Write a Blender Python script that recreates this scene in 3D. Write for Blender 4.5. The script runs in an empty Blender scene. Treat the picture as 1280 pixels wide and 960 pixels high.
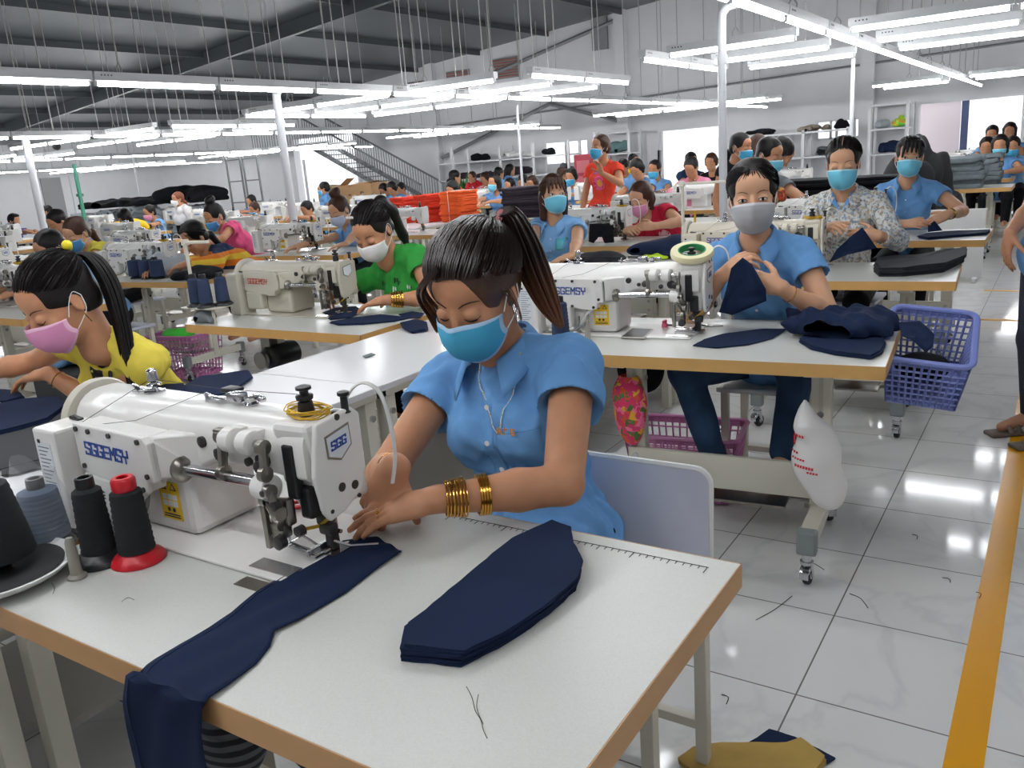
import bpy, bmesh, math, random
import numpy as np
from mathutils import Vector, Matrix, Euler
from mathutils.bvhtree import BVHTree
random.seed(7); np.random.seed(7)
PI = math.pi
COL = bpy.context.scene.collection
V = Vector

# ------------------------------------------------------------------ camera frame (also used to read table positions)
F_PX, YAW, PITCH, ROLL, CAM_H = 1048.45, .5915, .2585, -.0774, 1.45
def cam_axes():
    cy, sy = math.cos(YAW), math.sin(YAW)
    fw = V((-sy*math.cos(PITCH), cy*math.cos(PITCH), -math.sin(PITCH)))
    r = V((cy, sy, 0)); u = r.cross(fw)
    return r*math.cos(ROLL)+u*math.sin(ROLL), -r*math.sin(ROLL)+u*math.cos(ROLL), fw
CR, CU, CF = cam_axes()
def ray(px, py):
    return CF*F_PX + CR*(px-640) - CU*(py-480)
def at(px, py, z=.78):
    d = ray(px, py); t = (z-CAM_H)/d.z
    return V((d.x*t, d.y*t, z))
def aty(px, py, y):
    d = ray(px, py); t = y/d.y
    return V((d.x*t, y, CAM_H+d.z*t))
def s2l(c):
    return tuple(((x/255)/12.92 if x/255 <= .04045 else ((x/255+.055)/1.055)**2.4) for x in c)

# ------------------------------------------------------------------ materials
MATS = {}
def mat(name, rgb, rough=.6, metal=0, spec=.5, noise=0, nscale=40, bump=0, bscale=200, sheen=0, sss=0, emit=None, alpha=None, trans=0, coat=0, stretch=None):
    if name in MATS: return MATS[name]
    m = bpy.data.materials.new(name); m.use_nodes = True
    nt = m.node_tree; b = nt.nodes['Principled BSDF']
    c = s2l(rgb)
    b.inputs['Base Color'].default_value = (*c, 1)
    b.inputs['Roughness'].default_value = rough
    b.inputs['Metallic'].default_value = metal
    b.inputs['Specular IOR Level'].default_value = spec
    if sheen: b.inputs['Sheen Weight'].default_value = sheen
    if coat: b.inputs['Coat Weight'].default_value = coat; b.inputs['Coat Roughness'].default_value = .08
    if sss:
        b.inputs['Subsurface Weight'].default_value = sss
        b.inputs['Subsurface Radius'].default_value = (.012, .005, .003)
        b.inputs['Subsurface Scale'].default_value = .5
    if trans: b.inputs['Transmission Weight'].default_value = trans
    if alpha is not None: b.inputs['Alpha'].default_value = alpha
    if emit:
        b.inputs['Emission Color'].default_value = (*s2l(emit[0]), 1)
        b.inputs['Emission Strength'].default_value = emit[1]
    if noise or bump:
        tc = nt.nodes.new('ShaderNodeTexCoord'); out = tc.outputs['Object']
        if stretch:
            mp = nt.nodes.new('ShaderNodeMapping'); mp.inputs['Scale'].default_value = stretch
            nt.links.new(out, mp.inputs['Vector']); out = mp.outputs['Vector']
    if noise:
        n = nt.nodes.new('ShaderNodeTexNoise'); n.inputs['Scale'].default_value = nscale; n.inputs['Detail'].default_value = 3
        nt.links.new(out, n.inputs['Vector'])
        r = nt.nodes.new('ShaderNodeValToRGB')
        r.color_ramp.elements[0].position = .3; r.color_ramp.elements[1].position = .7
        r.color_ramp.elements[0].color = (*[x*(1-noise) for x in c], 1)
        r.color_ramp.elements[1].color = (*[min(1, x*(1+noise)) for x in c], 1)
        nt.links.new(n.outputs['Fac'], r.inputs['Fac']); nt.links.new(r.outputs['Color'], b.inputs['Base Color'])
    if bump:
        n2 = nt.nodes.new('ShaderNodeTexNoise'); n2.inputs['Scale'].default_value = bscale; n2.inputs['Detail'].default_value = 2
        nt.links.new(out, n2.inputs['Vector'])
        bp = nt.nodes.new('ShaderNodeBump'); bp.inputs['Strength'].default_value = bump; bp.inputs['Distance'].default_value = .002
        nt.links.new(n2.outputs['Fac'], bp.inputs['Height']); nt.links.new(bp.outputs['Normal'], b.inputs['Normal'])
    MATS[name] = m
    return m

def pattern_mat(name, base, spots, scale=60, thr=.55, rough=.8):
    """cloth printed with little motifs: voronoi cells in several colours on a ground"""
    if name in MATS: return MATS[name]
    m = mat(name, base, rough)
    nt = m.node_tree; b = nt.nodes['Principled BSDF']
    tc = nt.nodes.new('ShaderNodeTexCoord')
    vo = nt.nodes.new('ShaderNodeTexVoronoi'); vo.inputs['Scale'].default_value = scale
    nt.links.new(tc.outputs['Object'], vo.inputs['Vector'])
    no = nt.nodes.new('ShaderNodeTexNoise'); no.inputs['Scale'].default_value = scale*.9; no.inputs['Detail'].default_value = 3
    nt.links.new(tc.outputs['Object'], no.inputs['Vector'])
    th = nt.nodes.new('ShaderNodeMath'); th.operation = 'GREATER_THAN'; th.inputs[1].default_value = thr
    nt.links.new(no.outputs['Fac'], th.inputs[0])
    rp = nt.nodes.new('ShaderNodeValToRGB'); rp.color_ramp.interpolation = 'CONSTANT'
    sp = nt.nodes.new('ShaderNodeSeparateColor'); nt.links.new(vo.outputs['Color'], sp.inputs['Color'])
    nt.links.new(sp.outputs['Red'], rp.inputs['Fac'])
    el = rp.color_ramp.elements
    while len(el) < len(spots): el.new(.5)
    for i, s in enumerate(spots):
        el[i].position = i/len(spots); el[i].color = (*s2l(s), 1)
    mx = nt.nodes.new('ShaderNodeMix'); mx.data_type = 'RGBA'
    nt.links.new(th.outputs[0], mx.inputs['Factor']); mx.inputs['A'].default_value = (*s2l(base), 1)
    nt.links.new(rp.outputs['Color'], mx.inputs['B']); nt.links.new(mx.outputs['Result'], b.inputs['Base Color'])
    return m

# ------------------------------------------------------------------ objects
def link(o, parent=None):
    COL.objects.link(o)
    if parent is not None: o.parent = parent
    return o
def tag(o, label, cat, group=None, kind=None):
    o['label'] = label; o['category'] = cat
    if group: o['group'] = group
    if kind: o['kind'] = kind
    return o
def thing(name, loc, label, cat, group=None, rz=0):
    o = bpy.data.objects.new(name, None); o.location = loc; o.rotation_euler = (0, 0, rz); o.empty_display_size = .1
    return tag(link(o), label, cat, group)
def copy_tree(o, loc=None, rz=None, label=None, parent=None, remat=None):
    c = o.copy(); COL.objects.link(c)
    if parent is not None: c.parent = parent
    if loc is not None: c.location = loc
    if rz is not None: c.rotation_euler = (0, 0, rz)
    if label: c['label'] = label
    if remat and c.type == 'MESH':
        for i, s in enumerate(c.material_slots):
            if s.material and s.material.name in remat:
                nm = remat[s.material.name]; s.link = 'OBJECT'; s.material = nm
    for ch in [x for x in o.children]: copy_tree(ch, parent=c, remat=remat)
    return c

class MB:
    """collects shapes into one mesh"""
    def __init__(s): s.v = []; s.f = []; s.m = []; s.sm = []; s.M = Matrix()
    def add(s, vs, fs, mi=0, smooth=False):
        b = len(s.v); M = s.M
        s.v += [tuple(M @ V(p)) for p in vs]
        for f in fs: s.f.append([b+i for i in f]); s.m.append(mi); s.sm.append(smooth)
    def box(s, c, d, mi=0, ch=0, R=None):
        x, y, z = d[0]/2, d[1]/2, d[2]/2
        c = V(c)
        if ch <= 0:
            vs = [V((a*x, b*y, e*z)) for a in (-1, 1) for b in (-1, 1) for e in (-1, 1)]
            fs = [(0,1,3,2),(4,6,7,5),(0,4,5,1),(2,3,7,6),(0,2,6,4),(1,5,7,3)]
        else:
            ch = min(ch, x*.9, y*.9, z*.9)
            bm = bmesh.new(); bmesh.ops.create_cube(bm, size=1)
            for v in bm.verts: v.co = V((v.co.x*2*x, v.co.y*2*y, v.co.z*2*z))
            bmesh.ops.bevel(bm, geom=bm.edges[:], offset=ch, segments=2, affect='EDGES', profile=.5)
            bm.verts.index_update()
            vs = [v.co.copy() for v in bm.verts]; fs = [[v.index for v in f.verts] for f in bm.faces]; bm.free()
        if R is not None: vs = [R @ v for v in vs]
        s.add([c+v for v in vs], fs, mi)
        return s
    def tube(s, pts, r, mi=0, n=8, caps=True, closed=False, smooth=True, flat=1.0):
        pts = [V(p) for p in pts]; m = len(pts)
        rs = r if hasattr(r, '__len__') else [r]*m
        up = None; vs = []
        for i, p in enumerate(pts):
            if closed: t = (pts[(i+1) % m]-pts[i-1])
            else: t = pts[min(i+1, m-1)]-pts[max(i-1, 0)]
            if t.length < 1e-9: t = V((0, 0, 1))
            t.normalize()
            if up is None:
                up = V((0, 0, 1)) if abs(t.z) < .9 else V((1, 0, 0))
            a = t.cross(up)
            if a.length < 1e-6: a = t.cross(V((0, 1, 0)))
            a.normalize(); b = a.cross(t); up = b
            for k in range(n):
                th = 2*PI*k/n
                vs.append(p + a*math.cos(th)*rs[i] + b*math.sin(th)*rs[i]*flat)
        fs = []
        for i in range(m if closed else m-1):
            j = (i+1) % m
            for k in range(n):
                fs.append((i*n+k, i*n+(k+1) % n, j*n+(k+1) % n, j*n+k))
        if caps and not closed:
            fs.append(tuple(range(n-1, -1, -1))); fs.append(tuple((m-1)*n+k for k in range(n)))
        s.add(vs, fs, mi, smooth)
        if caps and not closed:
            s.sm[-1] = False; s.sm[-2] = False
        return s
    def cyl(s, a, b, r, mi=0, n=16, r2=None):
        return s.tube([a, b], [r, r if r2 is None else r2], mi, n)
    def lathe(s, prof, c=(0, 0, 0), axis=(0, 0, 1), mi=0, n=24, smooth=True):
        """profile of (radius, height) along AXIS"""
        ax = V(axis).normalized(); u = ax.orthogonal().normalized(); w = ax.cross(u); c = V(c)
        vs = []; fs = []
        for r, h in prof:
            for k in range(n):
                th = 2*PI*k/n
                vs.append(c+ax*h+(u*math.cos(th)+w*math.sin(th))*r)
        for i in range(len(prof)-1):
            for k in range(n):
                fs.append((i*n+k, i*n+(k+1) % n, (i+1)*n+(k+1) % n, (i+1)*n+k))
        if prof[0] == prof[-1]: s.add(vs, fs, mi, smooth); return s
        fs.append(tuple(range(n-1, -1, -1))); fs.append(tuple((len(prof)-1)*n+k for k in range(n)))
        s.add(vs, fs, mi, smooth); s.sm[-1] = s.sm[-2] = False
        return s
    def prism(s, poly, off, mi=0, smooth=False):
        """polygon (3-D points) extruded by the vector OFF"""
        a = [V(p) for p in poly]; n = len(a); o = V(off)
        s.add(a+[p+o for p in a], [tuple(range(n-1, -1, -1)), tuple(range(n, 2*n))]+[(i, (i+1) % n, n+(i+1) % n, n+i) for i in range(n)], mi, smooth)
        return s
    def grid(s, P, mi=0, smooth=True, closed_u=False):
        """rows of points to a sheet"""
        nr, nc = len(P), len(P[0]); vs = [p for row in P for p in row]; fs = []
        for i in range(nr-1):
            for j in range(nc if closed_u else nc-1):
                k = (j+1) % nc
                fs.append((i*nc+j, i*nc+k, (i+1)*nc+k, (i+1)*nc+j))
        s.add(vs, fs, mi, smooth)
        return s
    def ball(s, c, r, mi=0, n=12, R=None):
        r = r if hasattr(r, '__len__') else (r, r, r)
        vs = []; fs = []
        for i in range(n//2+1):
            a = PI*i/(n//2)
            for k in range(n):
                b = 2*PI*k/n
                p = V((r[0]*math.sin(a)*math.cos(b), r[1]*math.sin(a)*math.sin(b), r[2]*math.cos(a)))
                vs.append(V(c)+(R @ p if R is not None else p))
        for i in range(n//2):
            for k in range(n): fs.append((i*n+k, (i+1)*n+k, (i+1)*n+(k+1) % n, i*n+(k+1) % n))
        s.add(vs, fs, mi, True)
        return s
    def mesh(s, name, mats):
        me = bpy.data.meshes.new(name)
        me.from_pydata(s.v, [], s.f)
        for m in (mats if isinstance(mats, (list, tuple)) else [mats]): me.materials.append(m)
        me.polygons.foreach_set('material_index', s.m); me.polygons.foreach_set('use_smooth', s.sm)
        me.update()
        bm = bmesh.new(); bm.from_mesh(me)
        bmesh.ops.remove_doubles(bm, verts=bm.verts, dist=1e-6)
        bmesh.ops.recalc_face_normals(bm, faces=bm.faces)
        bm.to_mesh(me); bm.free()
        if any(s.sm): me.set_sharp_from_angle(angle=.75)
        return me
    def build(s, name, mats, parent=None, bevel=0, solid=0, sub=0, loc=None, autosmooth=False):
        o = bpy.data.objects.new(name, s.mesh(name, mats)); link(o, parent)
        if loc is not None: o.location = loc
        if solid:
            md = o.modifiers.new('solid', 'SOLIDIFY'); md.thickness = solid; md.offset = 0
        if bevel:
            md = o.modifiers.new('bevel', 'BEVEL'); md.width = bevel; md.segments = 2; md.limit_method = 'ANGLE'; md.angle_limit = .7
            md.harden_normals = False
        if sub:
            md = o.modifiers.new('sub', 'SUBSURF'); md.levels = sub; md.render_levels = sub
        return o

def catmull(pts, n=6):
    P = [V(p) for p in pts]; out = []
    for i in range(len(P)-1):
        p0, p1, p2, p3 = P[max(i-1, 0)], P[i], P[i+1], P[min(i+2, len(P)-1)]
        for k in range(n):
            t = k/n
            out.append(.5*((2*p1)+(p2-p0)*t+(2*p0-5*p1+4*p2-p3)*t*t+(3*p1-p0-3*p2+p3)*t**3))
    out.append(P[-1]); return out

# ------------------------------------------------------------------ distance fields -> one continuous surface
class Field:
    def __init__(s, lo, hi, h):
        s.lo = np.array(lo, float); s.h = h
        s.n = np.ceil((np.array(hi)-s.lo)/h).astype(int)+1
        s.a = np.full(s.n, 1.0, np.float32)
        s.ax = [(s.lo[i]+h*np.arange(s.n[i])).astype(np.float32) for i in range(3)]
    def sl(s, lo, hi):
        r = []
        for i in range(3):
            a = int(max(0, math.floor((lo[i]-s.lo[i])/s.h))); b = int(min(s.n[i], math.ceil((hi[i]-s.lo[i])/s.h)+1))
            if b <= a: return None
            r.append(slice(a, b))
        return tuple(r)
    def xyz(s, sl):
        return s.ax[0][sl[0]][:, None, None], s.ax[1][sl[1]][None, :, None], s.ax[2][sl[2]][None, None, :]
    def put(s, f, lo, hi, k, op):
        pad = k+3*s.h
        sl = s.sl(np.array(lo)-pad, np.array(hi)+pad)
        if sl is None: return s
        d = f(*s.xyz(sl)).astype(np.float32); a = s.a[sl]
        if op == 'add':
            if k > 0:
                t = np.clip(.5+.5*(a-d)/k, 0, 1); s.a[sl] = a*(1-t)+d*t-k*t*(1-t)
            else: s.a[sl] = np.minimum(a, d)
        else:
            d = -d
            if k > 0:
                t = np.clip(.5-.5*(a-d)/k, 0, 1); s.a[sl] = a*(1-t)+d*t+k*t*(1-t)
            else: s.a[sl] = np.maximum(a, d)
        return s
    def cone(s, a, b, ra, rb, k=.012, op='add', flat=None):
        a = np.array(a, float); b = np.array(b, float); ab = b-a; L2 = max(float(ab@ab), 1e-9)
        m = max(ra, rb)*(1 if not flat else max(1, flat[1]))
        def f(X, Y, Z):
            px, py, pz = X-a[0], Y-a[1], Z-a[2]
            t = np.clip((px*ab[0]+py*ab[1]+pz*ab[2])/L2, 0, 1)
            qx, qy, qz = px-t*ab[0], py-t*ab[1], pz-t*ab[2]
            d2 = qx*qx+qy*qy+qz*qz
            if flat:
                n = flat[0]; e = qx*n[0]+qy*n[1]+qz*n[2]
                d2 = np.maximum(d2+e*e*(1/flat[1]**2-1), 0)
            return np.sqrt(d2)-(ra+t*(rb-ra))
        return s.put(f, np.minimum(a, b)-m, np.maximum(a, b)+m, k, op)
    def ell(s, c, r, R=None, k=.012, op='add'):
        c = np.array(c, float); r = np.array(r, float); m = float(r.max())
        Q = np.array(R.to_3x3().transposed()) if R is not None else np.eye(3)
        def f(X, Y, Z):
            x, y, z = X-c[0], Y-c[1], Z-c[2]
            u = (Q[0, 0]*x+Q[0, 1]*y+Q[0, 2]*z)/r[0]; v = (Q[1, 0]*x+Q[1, 1]*y+Q[1, 2]*z)/r[1]; w = (Q[2, 0]*x+Q[2, 1]*y+Q[2, 2]*z)/r[2]
            k0 = np.sqrt(u*u+v*v+w*w); k1 = np.sqrt((u/r[0])**2+(v/r[1])**2+(w/r[2])**2)
            return k0*(k0-1)/np.maximum(k1, 1e-6)
        return s.put(f, c-m, c+m, k, op)
    def box(s, c, hf, R=None, rad=.005, k=.005, op='add'):
        c = np.array(c, float); hf = np.array(hf, float); m = float(np.sqrt((hf**2).sum()))
        Q = np.array(R.to_3x3().transposed()) if R is not None else np.eye(3)
        def f(X, Y, Z):
            x, y, z = X-c[0], Y-c[1], Z-c[2]
            q = [np.abs(Q[i, 0]*x+Q[i, 1]*y+Q[i, 2]*z)-(hf[i]-rad) for i in range(3)]
            o = np.sqrt(np.maximum(q[0], 0)**2+np.maximum(q[1], 0)**2+np.maximum(q[2], 0)**2)
            return o+np.minimum(np.maximum(q[0], np.maximum(q[1], q[2])), 0)-rad
        return s.put(f, c-m, c+m, k, op)
    def plane_cut(s, p, n, k=0.0):
        """keeps the side the normal points away from"""
        p = np.array(p, float); n = np.array(n, float); n /= np.linalg.norm(n)
        X, Y, Z = s.ax[0][:, None, None], s.ax[1][None, :, None], s.ax[2][None, None, :]
        d = ((X-p[0])*n[0]+(Y-p[1])*n[1]+(Z-p[2])*n[2]).astype(np.float32)
        if k > 0:
            t = np.clip(.5-.5*(s.a-d)/k, 0, 1); s.a = s.a*(1-t)+d*t+k*t*(1-t)
        else: s.a = np.maximum(s.a, d)
        return s
    def wrinkle(s, amp, freq=30, seed=0, aniso=(1, 1, .45), calm=()):
        rs = np.random.RandomState(seed)
        m = np.abs(s.a) < .05
        idx = np.nonzero(m)
        P = np.stack([s.ax[i][idx[i]] for i in range(3)], 1)
        w = np.zeros(len(P), np.float32)
        for i in range(7):
            d = rs.normal(size=3)*np.array(aniso); d /= np.linalg.norm(d)
            ph = 1.4*np.sin(P@(rs.normal(size=3)*freq*.25)+rs.rand()*6)
            w += np.sin(P@(d*freq*(.6+rs.rand()))+rs.rand()*6.28+ph)/(1+.3*i)
        for c, r in calm: w *= np.clip((np.sqrt(((P-np.array(list(c)))**2).sum(1))-r)/.07, .12, 1)
        s.a[idx] += (amp*w/2.2).astype(np.float32)
        return s
    def surf(s):
        a = s.a; neg = a < 0; n = s.n
        cnt = np.zeros(n-1, np.int8)
        for i in (0, 1):
            for j in (0, 1):
                for k in (0, 1):
                    cnt += neg[i:n[0]-1+i, j:n[1]-1+j, k:n[2]-1+k]
        act = (cnt > 0) & (cnt < 8); del cnt
        cells = np.argwhere(act); N = len(cells)
        if N == 0: return np.zeros((0, 3)), np.zeros((0, 4), int)
        ids = np.full(n-1, -1, np.int32); ids[tuple(cells.T)] = np.arange(N)
        acc = np.zeros((N, 3)); c = np.zeros(N); quads = []
        for ax in range(3):
            o = [0, 0, 0]; o[ax] = 1
            lo = a[:n[0]-o[0], :n[1]-o[1], :n[2]-o[2]]; hi = a[o[0]:, o[1]:, o[2]:]
            e = np.argwhere((lo < 0) != (hi < 0))
            if len(e) == 0: continue
            va = lo[tuple(e.T)]; vb = hi[tuple(e.T)]
            t = va/(va-vb); p = e.astype(float); p[:, ax] += t
            u, v = [(1, 2), (2, 0), (0, 1)][ax]
            cs = []; ok = np.ones(len(e), bool)
            for du, dv in ((-1, -1), (0, -1), (0, 0), (-1, 0)):
                q = e.copy(); q[:, u] += du; q[:, v] += dv
                good = np.all((q >= 0) & (q < n-1), 1); ok &= good
                qi = np.where(good[:, None], q, 0)
                cid = np.where(good, ids[tuple(qi.T)], -1); cs.append(cid)
                g = cid >= 0
                np.add.at(acc, cid[g], p[g]); np.add.at(c, cid[g], 1)
            Q = np.stack(cs, 1)[ok]; fl = (va < 0)[ok]
            Q[~fl] = Q[~fl][:, ::-1]
            quads.append(Q)
        vert = s.lo+s.h*(acc/np.maximum(c, 1)[:, None])
        return vert, np.concatenate(quads)
    def mesh(s, name, mats, smooth=2, matfn=None, keep_largest=False):
        v, q = s.surf()
        for _ in range(smooth):
            acc = np.zeros_like(v); c = np.zeros(len(v))
            for i in range(4):
                a, b = q[:, i], q[:, (i+1) % 4]
                np.add.at(acc, a, v[b]); np.add.at(c, a, 1)
            v = v+.5*(acc/np.maximum(c, 1)[:, None]-v)
        me = bpy.data.meshes.new(name)
        me.vertices.add(len(v)); me.vertices.foreach_set('co', v.astype(np.float32).ravel())
        me.loops.add(q.size); me.loops.foreach_set('vertex_index', q.astype(np.int32).ravel())
        me.polygons.add(len(q)); me.polygons.foreach_set('loop_start', np.arange(0, q.size, 4, dtype=np.int32))
        me.polygons.foreach_set('use_smooth', np.ones(len(q), bool))
        for m in (mats if isinstance(mats, (list, tuple)) else [mats]): me.materials.append(m)
        if matfn is not None:
            ctr = v[q].mean(1)
            me.polygons.foreach_set('material_index', matfn(ctr).astype(np.int32))
        me.update(calc_edges=True); me.validate()
        return me
    def val(s, p):
        i = [int(np.clip(round((p[j]-s.lo[j])/s.h), 0, s.n[j]-1)) for j in range(3)]
        return float(s.a[i[0], i[1], i[2]])
    def march(s, p, d, L, step=None):
        """first point along p+d*t inside the field"""
        p = V(p); d = V(d).normalized(); t = 0; st = step or s.h*.5
        while t < L:
            if s.val(p+d*t) < 0: return p+d*t
            t += st
        return None

def bvh_of(me):
    return BVHTree.FromPolygons([v.co.copy() for v in me.vertices], [tuple(p.vertices) for p in me.polygons])
def meshobj(name, me, parent=None):
    return link(bpy.data.objects.new(name, me), parent)
# ------------------------------------------------------------------ people
def hair_mat(name, rgb, tip=None):
    if name in MATS: return MATS[name]
    m = mat(name, rgb, rough=.48, spec=.28, bump=.5, bscale=110, stretch=(1, 1, .12))
    if tip:
        nt = m.node_tree; b = nt.nodes['Principled BSDF']
        tc = nt.nodes.new('ShaderNodeTexCoord'); sp = nt.nodes.new('ShaderNodeSeparateXYZ'); nt.links.new(tc.outputs['Object'], sp.inputs[0])
        mr = nt.nodes.new('ShaderNodeMapRange'); mr.inputs['From Min'].default_value = tip[1]; mr.inputs['From Max'].default_value = tip[2]
        nt.links.new(sp.outputs['Z'], mr.inputs['Value'])
        mx = nt.nodes.new('ShaderNodeMix'); mx.data_type = 'RGBA'
        nt.links.new(mr.outputs['Result'], mx.inputs['Factor']); mx.inputs['A'].default_value = (*s2l(tip[0]), 1); mx.inputs['B'].default_value = (*s2l(rgb), 1)
        nt.links.new(mx.outputs['Result'], b.inputs['Base Color'])
    return m
SKIN = mat('skin', (192, 138, 104), rough=.5, spec=.35, sss=.12, noise=.05, nscale=30)
SKIN_F = mat('skin_fair', (208, 160, 128), rough=.5, spec=.35, sss=.12)
SKIN_D = mat('skin_tan', (176, 126, 96), rough=.5, spec=.35, sss=.12)
HAIR = hair_mat('hair_black', (22, 18, 18))
HAIR_B = hair_mat('hair_brown', (62, 38, 28))
BROW = mat('brow', (58, 40, 34), rough=.8)
LASH = mat('lash', (28, 20, 18), rough=.7)
EYEW = mat('eye_white', (225, 220, 214), rough=.25)
IRIS = mat('iris', (30, 18, 12), rough=.1)
LIPS = mat('lips', (176, 92, 84), rough=.45)
def cloth(name, rgb, rough=.85, noise=.06, nscale=14, bump=.25, bscale=500):
    return mat(name, rgb, rough=rough, spec=.15, noise=noise, nscale=nscale, bump=bump, bscale=bscale)
BLUE = cloth('shirt_blue', (106, 156, 208))
BLUE_P = cloth('shirt_pale_blue', (130, 178, 226))
JEANS = cloth('jeans', (44, 66, 92), noise=.25, nscale=9)
BLACKC = cloth('black_cloth', (22, 22, 26))
NAVY = cloth('navy_cloth', (25, 37, 64), noise=.10, nscale=6, bump=.35, bscale=700)
NAVY_E = cloth('navy_cloth_edge', (44, 58, 88), noise=.2, nscale=60)
WHITEP = mat('white_plastic', (232, 232, 230), rough=.4)
GOLD = mat('gold', (226, 176, 84), rough=.22, metal=1)
SILVER = mat('silver', (210, 210, 210), rough=.2, metal=1)
EDGEBLUE = mat('mask_edge_blue', (190, 214, 238), rough=.8)
MASKS = {'blue': ((70, 172, 214), (176, 208, 236)), 'cyan': ((112, 196, 222), (176, 222, 236)), 'grey': ((168, 168, 172), (186, 186, 190)),
         'pink': ((226, 150, 190), (238, 186, 212)), 'white': ((234, 232, 232), (240, 240, 240)), 'deep': ((70, 140, 200), (130, 180, 220)), 'lilac': ((190, 200, 224), (200, 210, 230))}
def mask_mats(k):
    a, b = MASKS[k]
    return [mat('mask_'+k, a, rough=.85, bump=.3, bscale=900), mat('mask_band_'+k, b, rough=.85)]

def basis(x, z):
    z = V(z).normalized(); x = (V(x)-z*V(x).dot(z)).normalized(); y = z.cross(x)
    return Matrix((x, y, z)).transposed()

def hand_prims(f, W, fd, dn, side, curls, s=1.0, thumb=.5, spread=.5):
    """palm, four unequal fingers of three bones and a thumb; W wrist, fd finger direction, dn back-of-hand normal, side +1 left hand"""
    fd = V(fd).normalized(); dn = (V(dn)-fd*V(dn).dot(fd)).normalized()
    ac = fd.cross(dn)*side          # towards the thumb
    P = lambda a, b, c: W+ac*(a*s)+fd*(b*s)+dn*(c*s)
    f.cone(P(.004, -.01, 0), P(.006, .045, 0), .021*s, .022*s, .012, flat=(np.array(ac), 1.35))
    f.cone(P(.018, .03, -.002), P(.024, .082, 0), .0135*s, .0115*s, .012)
    f.cone(P(.002, .03, 0), P(.005, .086, .001), .0135*s, .0115*s, .012)
    f.cone(P(-.012, .03, 0), P(-.014, .081, 0), .0135*s, .011*s, .012)
    f.cone(P(-.022, .02, -.002), P(-.029, .072, -.002), .0125*s, .0105*s, .012)
    tips = []
    for i, (a, b, L) in enumerate(((.025, .083, (.040, .024, .020)), (.006, .088, (.044, .027, .021)), (-.013, .083, (.041, .025, .020)), (-.030, .073, (.032, .020, .018)))):
        c = curls[i] if hasattr(curls, '__len__') else curls
        p = P(a, b, 0); ang = 0; r = .0092 if i < 3 else .0080
        lat = (1.5-i)*.07*spread
        for j, l in enumerate(L):
            ang += c*(.75, 1.0, .6)[j]
            d = (fd*math.cos(ang)-dn*math.sin(ang)+ac*lat).normalized()
            q = p+d*(l*s); r2 = r*(.93, .9, .84)[j]
            f.cone(p, q, r*s, r2*s, .004 if j else .005); p = q; r = r2
        tips.append(p)
    t = thumb
    p = P(.022, .018, -.006)
    for j, (l, r, r2) in enumerate(((.042, .0145, .0115), (.030, .0110, .0098), (.024, .0098, .0080))):
        k = (0, .55, .95)[j]*t
        d = (ac*(.78-.75*k)+fd*(.62+.25*k)-dn*(.30+.45*k)).normalized()
        q = p+d*(l*s); f.cone(p, q, r*s, r2*s, .008 if j == 0 else .004); p = q
    tips.append(p)
    return tips

class NoField:
    def cone(s, *a, **k): pass

def ik(S, W, L1, L2, pole):
    d = W-S; L = d.length
    if L > (L1+L2)*.999: k = L/((L1+L2)*.999); L1 *= k; L2 *= k
    a = (L1*L1-L2*L2+L*L)/(2*L); h = math.sqrt(max(L1*L1-a*a, 0))
    u = d.normalized(); pl = V(pole)-u*V(pole).dot(u)
    return S+u*a+pl.normalized()*h

def comb(c, tgt, hair, n, seed, vol=1.0, fz=.38):
    """strands combed from the hairline over the cap to where the hair is gathered"""
    Hp = c['Hp']; rs = random.Random(seed+1); cen = V((0, .020, .040)); rad = V((.0845, .0985, .0885))*vol; m = MB()
    e = V(((tgt[0]-cen.x)/rad.x, (tgt[1]-cen.y)/rad.y, (tgt[2]-cen.z)/rad.z)).normalized()
    for i in range(n):
        u = rs.random()*2-1; a = u*1.75; z0 = fz-.60*abs(u)**1.8+rs.random()*.45*(rs.random() < .4)
        s0 = V((math.sin(a)*.95, -math.cos(a)*.78, z0)).normalized(); o = 1.0+.035*rs.random(); pts = []
        for k in range(9):
            d = s0.lerp(e, k/8).normalized(); q = cen+V((d.x*rad.x, d.y*rad.y, d.z*rad.z))*(o-.022*(1-k/8)**4+.012*math.sin(PI*k/8)); pts.append(Hp(q.x, q.y, q.z))
        m.tube(pts, [.0004]+[.0015]*7+[.0010], 0, 3, caps=False)
    m.build('hair_strands', hair, c['hair'])

STOOLS = []
def put_stool(loc, seat, rz):
    if not STOOLS:
        STOOLS.append(chair('plain cream work stool under a seated worker', (loc[0], loc[1]+.03, 0), rz, .5, panel=False, sw=.36, color=GREYBLUE, group='stools under the seated workers')); STOOLS[0].name = 'work_stool'; STOOLS[0].location.z = seat-.5
    else: copy_tree(STOOLS[0], (loc[0], loc[1]+.03, max(0, seat-.5)), rz)

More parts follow.
